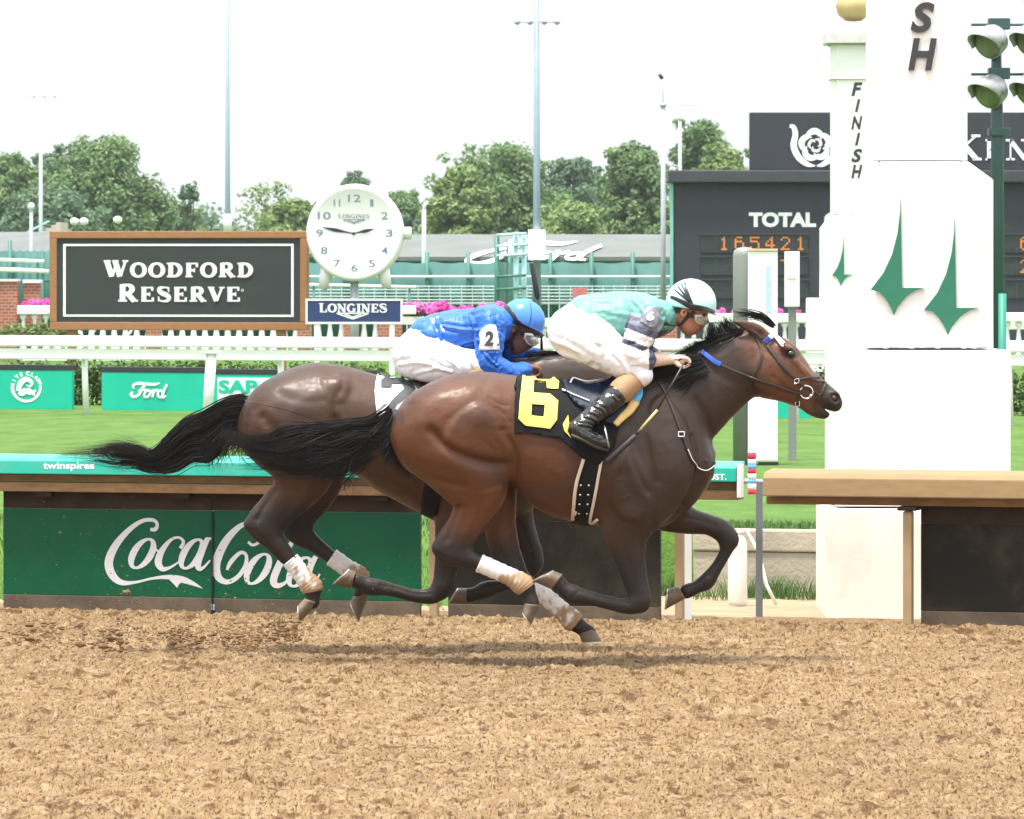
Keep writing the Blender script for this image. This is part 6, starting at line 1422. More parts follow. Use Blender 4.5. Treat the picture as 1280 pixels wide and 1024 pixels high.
def bridle(fig, sk, root, dx, dy, full=True):
    O = lambda pts: [(a + dx, b + dy) for a, b in pts]
    S_ = lambda n_, pts, w_, mm, lift=.004, par=None: strap(n_, fig, sk, O(pts), w_, mm, par, lift)
    br = S_('bridle', [(955, 429), (963, 439), (973, 453), (984, 465), (992, 472), (1001, 482)], .017, m_leather, .005, root)
    for pts, w_, mm, n_ in (([(943, 420), (949, 432), (951, 446), (946, 460), (939, 473), (936, 488)], .012, m_leather, 'throat_lash'), ([(996, 475), (1005, 473), (1014, 472), (1024, 471.5), (1030, 472)], .013, m_leather, 'noseband'),
                            ([(1032, 474), (1031, 480), (1027, 489), (1022, 499), (1017, 509)], .011, m_leather, 'noseband'), ([(1000, 481), (1010, 486), (1018, 490), (1024, 494)], .011, m_leather, 'noseband'),
                            ([(999, 487), (996, 497), (997, 506)], .010, m_leather, 'curb_strap'), ([(951, 424), (944, 417), (938, 413)], .016, m_leather, 'headpiece')):
        S_(n_, pts, w_, mm, .004, br)
    S_('browband', [(960, 422), (965, 416.5), (968.5, 413)], .026, m_wv, .012, br); S_('browband', [(955, 428), (960, 422)], .027, m_bluev, .0125, br)
    p, n_ = sk.hit(fig.x(1007 + dx), fig.z(490 + dy)); c = Vector(p) + Vector((0, fig.Y - .010, 0)); mb = MB()
    ring = [c + Vector((math.cos(a) * .033, 0, math.sin(a) * .033)) for a in [2 * math.pi * i / 24 for i in range(25)]]
    mb.tube(ring, .0042, 8, False); mb.tube([c + Vector((.014, -.002, -.030)), c + Vector((.026, -.004, -.012))], .0075, 8); mb.build('bit_ring', m_steel, br, True)
    for bx, by in ((994.5, 476), (996, 505)):
        p, n_ = sk.hit(fig.x(bx + dx), fig.z(by + dy)); c = Vector(p) + Vector((0, fig.Y - .012, 0)); mb = MB(); q = [c + Vector((a * .011, 0, b * .014)) for a, b in ((-1, -1), (1, -.6), (1, 1), (-1, .6), (-1, -1))]; mb.tube(q, .0025, 6, False); mb.build('buckle', m_steel, br, True)
    return br
br1 = bridle(H1, sk1, horse1, 0, 0)
strap('rein', H1, sk1, [(1001, 491), (985, 488), (966, 481), (950, 476), (937, 471), (918, 464), (900, 456)], .015, m_leather, br1, .008)
strap('rein', H1, sk1, [(900, 456), (892, 452), (884, 446), (877, 440)], .026, m_bluev, br1, .012)
strap('rein', H1, sk1, [(877, 440), (868, 446), (861, 453)], .020, m_leather, br1, .012)
ye = strap('breast_strap', H1, sk1, [(824, 478), (832, 494), (840, 513), (847, 532), (853, 548), (860, 568), (868, 581), (879, 587), (889, 583), (894, 574)], .015, m_leather, horse1, .004)
strap('edging', H1, sk1, [(857, 560), (864, 575), (873, 584), (882, 586), (890, 581)], .004, m_wv, ye, .009, .002)
p, n_ = sk1.hit(H1.x(850), H1.z(541)); c = Vector(p) + Vector((0, H1.Y - .012, 0)); mb = MB(); mb.tube([c + Vector((a * .015, 0, b * .012)) for a, b in ((-1, -1), (1, -1), (1, 1), (-1, 1), (-1, -1))], .003, 6, False); mb.build('buckle', m_wv, ye, True)
m_cloth_b = mat('black saddle cloth', (.007, .007, .008), .75, spec=.2, var=.25, scale=12, bump=.2, bscale=90); m_yel = mat('yellow print', (.78, .62, .11), .6, var=.08, scale=9); m_blue_s = mat('navy saddle flap', (.005, .012, .032), .5, spec=.25, var=.2)
m_cloth_w = mat('white saddle cloth', (.80, .80, .80), .65, var=.04, scale=8, bump=.15, bscale=60); m_skyb = mat('sky blue pad', (.08, .36, .62), .5); m_tanl = mat('tan saddle roll', (.62, .42, .15), .5, var=.1)
cloth, cpx, cV = drape('saddle_cloth', H1, sk1, [(648, 459), (664, 457), (684, 463), (703, 474), (735, 484), (760, 482), (780, 480), (776, 520), (766, 556), (748, 578), (728, 571), (712, 557), (700, 547), (683, 544), (656, 539), (643, 541), (643, 500)], m_cloth_b, horse1, .012, .006, 4, wr=.005)
class Lay:     # lay further pieces on a draped cloth
    def __init__(s, o, base): 
        me = o.data; M = world_of(o); s.t = BVHTree.FromPolygons([tuple(M @ v.co) for v in me.vertices], [tuple(p.vertices) for p in me.polygons]); s.b = base
    def hit(s, x, z, side=-1, miss=None):
        p = s.t.ray_cast(Vector((x, 10.0 if side < 0 else 60.0, z)), Vector((0, -side, 0)))
        if p[0] is None: return s.b.hit(x, z, side)
        n_ = p[1] if p[1].y * side > 0 else -p[1]
        return Vector(p[0]) - Vector((0, s.b.Y, 0)), n_
Z2 = lambda pts: [(480 + a / 5.12, 430 + b / 5.12) for a, b in pts]
six = Z2([(885, 215), (928, 184), (1045, 193), (1118, 250), (1112, 294), (1040, 290), (1036, 246), (960, 240), (955, 315), (1060, 322), (1112, 365), (1106, 480), (1062, 535), (905, 514), (857, 470), (868, 345), (945, 384), (942, 452), (1020, 461), (1028, 390), (945, 383), (868, 343)])
lc = Lay(cloth, sk1)
drape('number', H1, lc, six, m_yel, cloth, .0135, .0, 3.5)
drape('emblem', H1, lc, [(709.5, 518), (703, 529), (705, 537), (713.5, 546), (708.5, 537), (711, 530)], m_yel, cloth, .0135, .0, 4)
# saddle, girth
sad, _, _ = drape('saddle', H1, lc, [(703, 473), (718, 480), (735, 484), (757, 481), (776, 468), (792, 480), (798, 490), (793, 505), (778, 520), (766, 531), (750, 524), (733, 514), (716, 503), (706, 490)], m_blue_s, horse1, .016, .008, 5)
strap('piping', H1, lc, [(703, 472.5), (718, 479), (735, 482.5), (756, 479.5)], .010, m_wv, sad, .031, .004)
strap('seam', H1, lc, [(708, 493), (725, 500), (736, 504)], .005, m_wv, sad, .031, .003)
strap('knee_roll', H1, lc, [(767, 531), (776, 522), (786, 513), (792, 504)], (.030, .052), m_tanl, sad, .020, .020); strap('roll_tip', H1, lc, [(792, 503), (796, 496), (797, 489)], (.05, .045), m_skyb, sad, .020, .020)
gi = strap('girth', H1, sk1, [(744, 548), (739, 575), (735, 600), (731, 628), (727, 654)], .098, m_cloth_b, horse1, .006, .006)
strap('girth_edge', H1, sk1, [(734, 548), (729, 570), (723, 590), (719, 607), (717, 628), (715.5, 652)], .017, mat('cream webbing', (.60, .52, .42), .7), gi, .011, .005)
strap('girth_edge', H1, sk1, [(752, 560), (749, 580), (744, 609), (740, 632), (737, 656)], .015, bpy.data.materials['cream webbing'], gi, .011, .005)
for i in range(4):
    for x_ in (725, 735): p, n_ = sk1.hit(H1.x(x_ - i * .6), H1.z(604 + i * 12)); mb = MB(); mb.lathe(Vector(p) + Vector((0, H1.Y - .014, 0)), [(.006, 0), (.006, .003), (.001, .004)], 8, Vector((0, -1, 0))); mb.build('stud', m_steel, gi, True)

# --- trailing horse
H2 = Fig(28.05)
torso2 = [(298, 525, 545, .05), (303, 512, 560, .13), (316, 494, 576, .20), (334, 476, 590, .235), (358, 462, 594, .262), (390, 453.5, 590, .275), (416, 455, 584, .268), (445, 461, 594, .250), (470, 468, 612, .258), (497, 473, 627, .275), (524, 477, 641, .288), (550, 479, 650, .29), (580, 477, 655, .282), (610, 470, 655, .265), (638, 466, 650, .24), (660, 476, 640, .215), (678, 500, 626, .18), (692, 530, 610, .14), (702, 556, 590, .06)]
neck2 = [(625, 524, 0, 60, .15), (660, 503, 0, 54, .125), (690, 490, 0, 47, .105), (718, 484, 0, 42, .092), (742, 484, 0, 39, .085), (764, 488, 0, 37, .082)]
a1 = [(352, 522, -.11, 48, .15), (372, 545, -.135, 54, .135), (380, 572, -.145, 44, .105), (380, 592, -.14, 36, .08), (370, 612, -.135, 28, .062), (352, 632, -.13, 23.5, .05), (336, 650, -.13, 22, .044)]
a1k = [(344, 618, -.13, 6, .02), (325, 640, -.13, 6, .022), (314, 654, -.13, 6.5, .024)]
a2 = [(314, 655, -.13, 6, .024), (330, 661, -.13, 16, .040), (344, 675, -.13, 13.5, .036), (358, 692, -.13, 11, .030), (372, 708, -.13, 9, .028), (382, 721, -.13, 9.5, .03), (391, 732, -.13, 12.5, .036), (392, 742, -.13, 9.5, .03), (391, 750, -.13, 10, .033)]
b1 = [(372, 540, .12, 52, .13), (392, 575, .135, 40, .10), (398, 600, .13, 30, .068), (392, 622, .13, 23, .052), (380, 640, .13, 20, .046), (370, 655, .13, 19, .042)]
b2 = [(358, 662, .13, 7, .026), (372, 668, .13, 15, .038), (392, 682, .13, 11, .03), (414, 699, .13, 9, .028), (433, 712, .13, 9.5, .03), (447, 723, .13, 12.5, .036), (452, 734, .13, 9.5, .03), (451, 743, .13, 10, .033)]
c1 = [(600, 600, -.15, 50, .10), (582, 632, -.15, 38, .085), (570, 660, -.14, 26, .064), (562, 688, -.135, 18, .052), (558, 710, -.13, 15, .046), (556, 726, -.13, 14, .043)]
c2 = [(553, 734, -.13, 13, .04), (540, 743, -.13, 10.5, .034), (520, 743, -.13, 8.4, .029), (495, 737, -.13, 8.2, .028), (478, 733, -.13, 9.5, .03), (466, 732, -.13, 11, .036), (455, 728, -.13, 9, .03), (447, 725, -.13, 9.5, .033)]
d1 = [(622, 606, .15, 44, .09), (638, 635, .14, 28, .072), (648, 656, .135, 20, .056), (657, 676, .13, 16, .05), (664, 692, .13, 14.5, .045), (667, 702, .13, 13, .043)]
d2 = [(665, 710, .13, 12, .04), (655, 722, .13, 9, .032), (640, 729, .13, 8, .029), (622, 735, .13, 8.5, .03), (607, 739, .13, 11, .036), (595, 744, .13, 9, .03), (586, 746, .13, 9.5, .033)]
legs2 = [(a1, .05), (a1k, .03), (a2, .02), (b1, .05), (b2, .02), (c1, .045), (c2, .02), (d1, .045), (d2, .02)]
sh = lambda pts, dx, dy: [(a + dx, b + dy) for a, b in pts]
gr2 = [(sh(g[0], -207, -15), g[1] * .75, g[2] * 1.2, 1) for g in gr1[:4]] + [([(352, 490), (376, 500), (404, 500), (424, 488)], .006, .016, 1), ([(421, 500), (424, 530), (428, 560), (418, 585)], .014, .016, 1), ([(318, 510), (312, 535), (316, 560)], .008, .014, 1), ([(345, 612), (332, 632), (324, 648)], .012, .010, 1), ([(430, 470), (428, 485), (422, 495)], .006, .010, 1), ([(540, 740), (520, 740), (495, 733), (476, 729)], .006, .005, 1), ([(570, 650), (562, 690), (556, 722)], .005, .008, 1), ([(318, 660), (334, 676), (350, 694)], .005, .006, 1), ([(364, 672), (384, 690), (408, 706)], .005, .006, 1), ([(650, 655), (660, 680), (664, 700)], .005, .008, 1)]
bm2 = [(425, 480, 10, 9, .5, .014), (385, 505, 26, 18, 0, .010), (340, 535, 14, 30, 0, .012), (400, 550, 22, 26, 0, .010), (450, 530, 20, 40, 0, .006), (380, 585, 24, 14, .2, .008)]
coat2 = bay(H2, (520, 660, 745, [295, 360, 430, 520, 640, 720], [540, 466, 456, 476, 468, 440], (809, 481), [(372, 505, 44, 30, .4), (345, 480, 20, 20, .4), (400, 570, 26, 20, .4), (310, 520, 8, 24, .4)]), ([290, 330, 440, 450, 520, 700], [636, 636, 640, 690, 668, 660]),
            ((.060, .026, .0135), (.032, .018, .011), (.06, .03, .018), (.019, .013, .011)))
horse2, sk2, V2, F2 = build_horse(H2, torso2, neck2, (-178, 40), legs2, gr2, bm2, pl2, coat2, 'bay racehorse wearing the white number 2 cloth, farther and half a length behind', h=.0078)
hoof(H2, (382, 746), (399, 751), (376, 777), (374, 755), -.13, m_hoof, horse2, m_shoe)
hoof(H2, (440, 748), (460, 745), (448, 779), (437, 755), .13, m_hoof, horse2, m_shoe)
hoof(H2, (446, 713), (440, 734), (418, 729), (438, 710), -.13, m_hoof, horse2, m_shoe)
hoof(H2, (583, 737), (583, 756), (561, 757), (573, 737), .13, m_hoof, horse2, m_shoe)
wrap('leg_wrap', H2, [(364, 698, -.13, 10.3, .031), (372, 708, -.13, 9.8, .03), (382, 721, -.13, 10.3, .032), (390, 731, -.13, 12.8, .037), (392, 738, -.13, 11, .033)], m_wrap, horse2, colf=wrap_col(3, .55))
wrap('leg_wrap', H2, [(413, 698, .13, 10.3, .031), (433, 712, .13, 10, .031), (446, 722, .13, 12.8, .037), (451, 729, .13, 11, .033)], m_wrap, horse2, colf=wrap_col(4, .5))
hair('tail', H2, [(315, 490), (283, 495), (253, 511), (231, 523), (212, 541), (190, 564), (170, 557), (145, 554), (116, 560), (66, 567)], [(302, 560), (285, 556), (265, 580), (243, 580), (220, 590), (192, 590), (168, 582), (147, 582), (118, 577), (72, 572)], 700, m_hair, horse2, .0023, .05, seed=14, wav=.07, clump=24, tmin=.9, fray=.14, u0=.06, u1=.90)
hair('tail', H2, [(290, 500), (262, 520), (250, 545), (250, 575), (262, 592)], [(303, 520), (302, 545), (290, 565), (280, 580), (272, 590)], 380, m_hair, horse2, .0022, .05, seed=18, wav=.2, clump=24, tmin=.5, fray=.3)
hair('mane', H2, [(770, 450), (735, 443), (695, 440), (660, 446), (640, 462)], [(765, 470), (735, 462), (700, 462), (672, 466), (655, 480)], 200, m_hair, horse2, .004, .05, seed=13, wav=.15, clump=18)
br2 = bridle(H2, sk2, horse2, -178, 40)
cl2, _, _ = drape('saddle_cloth', H2, sk2, [(474, 461), (490, 458), (505, 465), (530, 478), (600, 482), (640, 486), (636, 545), (570, 560), (520, 545), (500, 530), (473, 520), (469, 490)], m_cloth_w, horse2, .012, .006, 6, wr=.008)
lc2 = Lay(cl2, sk2)
drape('number', H2, lc2, [(477, 477), (484, 471), (504, 472), (514, 478), (520, 487), (508, 498), (498, 504), (494, 511), (522, 512), (522, 522), (482, 521), (484, 510), (494, 497), (506, 487), (503, 481), (491, 480.5), (490, 485), (477, 484.5)], mat('grey black print', (.03, .034, .04), .6), cl2, .0135, 0, 3.5)
sd2, _, _ = drape('saddle', H2, lc2, [(506, 466), (530, 476), (560, 481), (590, 470), (606, 480), (604, 510), (585, 530), (560, 520), (535, 500), (515, 480)], m_leather, horse2, .016, .008, 6)
strap('girth', H2, sk2, [(560, 540), (552, 575), (543, 605), (537, 644)], .10, m_cloth_b, horse2, .006, .006)
# ------------------------------------------------------------------ the two jockeys
m_skin = attr_mat('skin', rough=.5, spec=.35, var=.10, scale=30, bump=.15, bscale=300)
m_silk = attr_mat('racing silks', rough=.42, spec=.4, sheen=.1, var=.05, scale=12, bump=.2, bscale=300)
m_trou = mat('white breeches', (.78, .77, .79), .55, var=.03, scale=10, bump=.15, bscale=160)
m_boot = mat('polished black boot', (.008, .008, .009), .16, var=.2, spec=.7, bump=.25, bscale=40)
m_sole = mat('boot sole', (.05, .045, .04), .6, var=.2); m_cuff = mat('tan boot cuff', (.36, .22, .11), .6, var=.12, scale=20, bump=.3, bscale=90, stretch=(1, 1, 4))
m_helm = attr_mat('helmet shell', rough=.22, spec=.6, var=.02); m_stripe = mat('black stripe', (.015, .016, .018), .35)
m_lens = mat('goggle lens', (.32, .32, .30), .08, .55, var=.5, scale=60); m_frame2 = mat('goggle frame', (.62, .62, .58), .3, .2, var=.3, scale=80)
m_strapd = mat('dark strap', (.03, .026, .022), .6, var=.2)

def wrinkle(V, N_, amp, sc, seed, aniso=(1, 1, 1)):
    n = fbm(V * np.array(aniso) * sc + seed, 3); r = 1 - np.abs(n - .5) * 4
    return V + N_ * (amp * np.clip(r, -.6, 1))[:, None]
def cloth_piece(name, fig, chains, balls, grow, m, parent, h=.0058, k=.03, cuts=(), wr=(.004, 14, 1, (1, 1, 1)), colf=None, folds=(), it=2):
    rows = [fig.ch(c) for c in chains]; allp = np.array([r[:3] for c in rows for r in c]); R = max(max(r[3], r[4]) for c in rows for r in c) + grow + .03
    f = Field(allp.min(0) - R, allp.max(0) + R, h)
    for c in rows: f.chain([(a, b, d, e + grow, g + grow) for a, b, d, e, g in c], k)
    for c, nrm in cuts: f.under((fig.x(c[0]), c[1], fig.z(c[2])), nrm)
    f.smooth(1); V, Fq = f.skin(); V = relax(V, Fq, it); N_ = normals(V, Fq)
    if wr: V = wrinkle(V, N_, *wr)
    for pts, dep, wid in folds:
        d = seg_dist(V[:, 0], V[:, 2], fig.line(pts)); V = V + N_ * (dep * (np.exp(-(d / wid) ** 2) - .7 * np.exp(-((d - 1.6 * wid) / wid) ** 2)) * sstep(.05, .3, -N_[:, 1]))[:, None]
    V = relax(V, Fq, 1)
    me = quad_mesh(name, fig.W(V), Fq, m); x, y, z = V.T
    if colf: set_col(me, colf(V, x / fig.k + 640, (HC - z) / fig.k + HY, N_))
    o = bpy.data.objects.new(name, me); place(o, parent); return o, Skin(V, Fq, fig.Y)

def fist(px, py, y, s=1.0, sgn=1):
    """palm, four unequal curled fingers and a thumb closing on the reins"""
    out_ = [[(px - 11, py - 1, y, 6.3, .024), (px - 3, py, y, 7.2, .030), (px + 5, py - .5, y, 6.6, .032)]]
    for i, (dy, L) in enumerate(((-.033, .92), (-.011, 1.05), (.011, 1.0), (.033, .82))):
        out_.append([(px + 4, py - 3, y + dy, 2.6, .0100), (px + 4 + 6 * L, py - 1.5 + i * .3, y + dy, 2.3, .0095), (px + 5 + 6.6 * L, py + 4.5, y + dy, 2.15, .009), (px + 2 + 4 * L, py + 8.2, y + dy, 2.0, .0085), (px + 2.5 - 1 * L, py + 7.6, y + dy, 1.8, .008)])
    out_.append([(px - 7, py + 2, y - sgn * .028, 3.0, .011), (px - 3, py + 6.5, y - sgn * .034, 2.5, .010), (px + 3.5, py + 9, y - sgn * .028, 2.2, .009)])
    return out_

def build_jockey(fig, sp, label):
    body = [sp['torso'], sp['armN'], sp['armF'], sp['thighN'], sp['shinN'], sp['thighF'], sp['shinF']] + sp['face']
    hands = fist(*sp['handN']) + fist(*sp['handF'], sgn=-1)
    rows = [fig.ch(c) for c in body + hands]; allp = np.array([r[:3] for c in rows for r in c])
    f = Field(allp.min(0) - .16, allp.max(0) + .16, .0052)
    for c in rows[:7]: f.chain(c, .03)
    sk_c = sp['skull']; f.ball((fig.x(sk_c[0]), 0, fig.z(sk_c[1])), (.096, .077, .092), .02, rot=sp['tilt'])
    for c in rows[7:len(body)]: f.chain(c, .016)
    for c in rows[len(body):]: f.chain(c, .007)
    e = sp['ear']
    for s in (-1, 1): f.ball((fig.x(e[0]), s * .078, fig.z(e[1])), (.019, .012, .029), .006, rot=e[2]); f.ball((fig.x(e[0]) + .003, s * .090, fig.z(e[1])), (.009, .007, .016), .004, True, rot=e[2])
    ey = sp['eye']
    for s in (-1, 1): f.ball((fig.x(ey[0]) + .012, s * .034, fig.z(ey[1])), (.018, .018, .012), .01, True)
    f.smooth(1); V, Fq = f.skin(); V = relax(V, Fq, 1); x, y, z = V.T
    me = quad_mesh('person', fig.W(V), Fq, m_skin); px, py = x / fig.k + 640, (HC - z) / fig.k + HY
    set_col(me, sp['skin_col'](V, px, py, None))
    root = bpy.data.objects.new('person', me); place(root, None); tag(root, label, 'jockey')
    hs = Skin(V, Fq, fig.Y)
    for s in (-1, 1):
        mb = MB(); c = Vector((fig.x(ey[0]) + .004, fig.Y + s * .034, fig.z(ey[1]))); mb.lathe(c, [(.001, -.011), (.009, -.006), (.011, 0), (.008, .007), (.001, .011)], 12, Vector((1, s * .4, -.3))); mb.build('eye', m_eye, root, True)
    # clothes
    cloth_piece('breeches', fig, [sp['torso'][:3], sp['thighN'], sp['thighF']] + sp['breech'], [], .009, m_trou, root, cuts=sp['waist'], wr=(.0045, 16, 3, (1, .6, 1)), folds=sp['bfolds'])
    silk, ssk = cloth_piece('silks', fig, [sp['torso'][1:6], sp['armN'][:sp['slv']], sp['armF'][:sp['slv']]], [], +.017, m_silk, root, h=.0052, cuts=sp['hem'], wr=(.0075, 17, 5, (.7, 1, 1.3)), colf=sp['silk_col'], folds=sp['sfolds'])
    for sgn, sh_ in ((-1, sp['shinN']), (1, sp['shinF'])):
        b, bsk = cloth_piece('boot', fig, [sh_[2:]], [], .006, m_boot, root, wr=(.0030, 24, 9, (1, 1, 1)), k=.012, folds=sp['btfolds'] if sgn < 0 else ())
        c_, _ = cloth_piece('cuff', fig, [sp['cuffN'] if sgn < 0 else sp['cuffF']], [], .013, m_cuff, b, wr=None, k=.01, h=.0045)
        q = sp['sole']; mb = MB(); yy = sh_[-2][2]
        mb.tube([(fig.x(a), fig.Y + yy, fig.z(b2)) for a, b2 in q], [.012, .013, .013, .010], 10, flat=3.2); mb.build('sole', m_sole, b, True)
        # stirrup iron hanging from its leather
        s0 = sp['stirrup']; c = Vector((fig.x(s0[0]), fig.Y + yy, fig.z(s0[1]))); ring = [c + Vector((.030 * math.cos(a) * .4, .052 * math.sin(a), .048 - .058 * math.cos(a))) for a in [2 * math.pi * i / 20 for i in range(21)]]
        mb = MB(); mb.tube(ring, .0045, 8, False); mb.build('stirrup', m_steel, b, True)
    # helmet
    hc, hr, rot = sp['helm']; hf = Field((fig.x(hc[0]) - .19, -.15, fig.z(hc[1]) - .19), (fig.x(hc[0]) + .19, .15, fig.z(hc[1]) + .19), .0045)
    hf.ball((fig.x(hc[0]), 0, fig.z(hc[1])), hr, .01, rot=rot)
    (a0, b0), (a1, b1) = sp['rim']; n_ = np.array([(b1 - b0), 0, (a1 - a0)]); n_ = -n_ / np.linalg.norm(n_); n_[0] = n_[0]
    hf.under((fig.x(a0), 0, fig.z(b0)), n_)
    hf.chain(fig.ch(sp['brim']), .012); hf.smooth(1)
    HV, HF = hf.skin(); HV = relax(HV, HF, 2); me = quad_mesh('helmet', fig.W(HV), HF, m_helm); x, y, z = HV.T; set_col(me, sp['helm_col'](HV, x / fig.k + 640, (HC - z) / fig.k + HY, None))
    ho = bpy.data.objects.new('helmet', me); place(ho, root); hk = Skin(HV, HF, fig.Y)
    for s in (-1, 1):
        for pts, w_ in sp['stripes']: strap('stripe', fig, hk, pts, w_, m_stripe, ho, .001, .002, side=s, n=6)
        for pts, w_ in sp['chin']: strap('chin_strap', fig, hs, pts, w_, m_strapd, ho, .003, .003, side=s, n=6)
    g = drape('goggles', fig, hs, sp['gog'], m_frame2, root, .012, .010, 3)[0]
    drape('lens', fig, hs, sp['lens'], m_lens, g, .024, .0, 3)
    drape('goggles', fig, hs, sp['gog'], m_frame2, root, .012, .010, 3, side=1)
    strap('goggle_band', fig, hs, sp['band'], .018, m_strapd, g, .004, .003, n=6)
    return root, silk, ssk, hs, ho

def flat_on(lay, fig, v, off):
    h = np.array([lay.hit(fig.x(p[0]), fig.z(p[1]))[0] for p in v]); A = np.c_[h[:, 0], h[:, 2], np.ones(len(h))]; c = np.linalg.lstsq(A, h[:, 1], rcond=None)[0]; y = A @ c; y = y - max(0, (y - h[:, 1]).max()) - off
    return [(a[0], b + fig.Y, a[2]) for a, b in zip(h, y)]
# --- leading jockey
arm1 = [(808, 390), (801, 412), (789, 443), (803, 449), (838, 449)]
def arm_param(V, fig, line, ymin):
    L = [(fig.x(a), fig.z(b)) for a, b in line]; x, y, z = V.T; best = np.full(len(V), 1e9); s = np.zeros(len(V)); acc = 0
    for (x0, z0), (x1, z1) in zip(L, L[1:]):
        ax, az = x1 - x0, z1 - z0; ln = math.hypot(ax, az); t = np.clip(((x - x0) * ax + (z - z0) * az) / ln ** 2, 0, 1); d = np.hypot(x - x0 - t * ax, z - z0 - t * az)
        m = d < best; best[m] = d[m]; s[m] = (acc + t * ln)[m]; acc += ln
    return s / fig.k, best / fig.k, np.abs(y) > ymin
TEAL = np.array([.13, .34, .295])
def silk1(V, px, py, N_):
    c = np.tile(TEAL, (len(V), 1)); s, d, m = arm_param(V, H1, arm1, .155); arm = m & (d < 21) & (s > 8)
    W_, NV, GR = np.array([.78, .77, .78]), np.array([.055, .06, .10]), np.array([.19, .19, .24])
    for lo, hi, q in ((6, 20, GR), (20, 28, NV), (28, 40, W_), (40, 47, NV), (47, 78, W_), (78, 93, NV), (93, 200, W_)): c[arm & (s >= lo) & (s < hi)] = q
    c[(np.hypot((px - 776) / 13, (py - 433) / 9) < 1) & ~arm] = [.012, .014, .015]; pan = (px > 815) & (py > 412) & ~arm; c[pan] = [.06, .07, .075]
    return c
def skin1(V, px, py, N_):
    n = fbm(V * 30, 3)[:, None]; c = np.array([.40, .175, .105]) * (1 + .3 * (n - .5)) + 0 * V
    h = ((px < 850) & (py < 397) & (px > 832) & (px - 833 < (400 - py) * 1.6)); c[h] = [.055, .035, .025]
    low = px > 812; hand = low & (py > 426); c[hand] = np.array([.66, .47, .38]); lip = np.hypot(px - 871, py - 412.5) < 2.2; c[lip] = [.33, .12, .09]  # forearm and hand skin painted paler, overexposed light put into the colour
    return c
def tl(rows, dy): return [(a + (6 if dy > 0 else 0), b, abs(c) * (1 if dy > 0 else -1), d, e) for a, b, c, d, e in rows]
th1 = [(720, 418, -.10, 29, .105), (744, 430, -.165, 26, .10), (770, 446, -.205, 20.5, .082), (791, 460, -.222, 15, .066), (799, 468, -.226, 13, .060)]
sn1 = [(797, 470, -.228, 13, .058), (784, 480, -.25, 13.5, .057), (769, 493, -.275, 13, .054), (754, 506, -.30, 12, .05), (740, 518, -.325, 11, .045), (727, 529, -.345, 10.5, .042), (720, 534, -.35, 9, .040), (731, 541, -.355, 7.6, .042), (746, 548, -.36, 7, .044), (757, 553.5, -.36, 4.6, .034)]
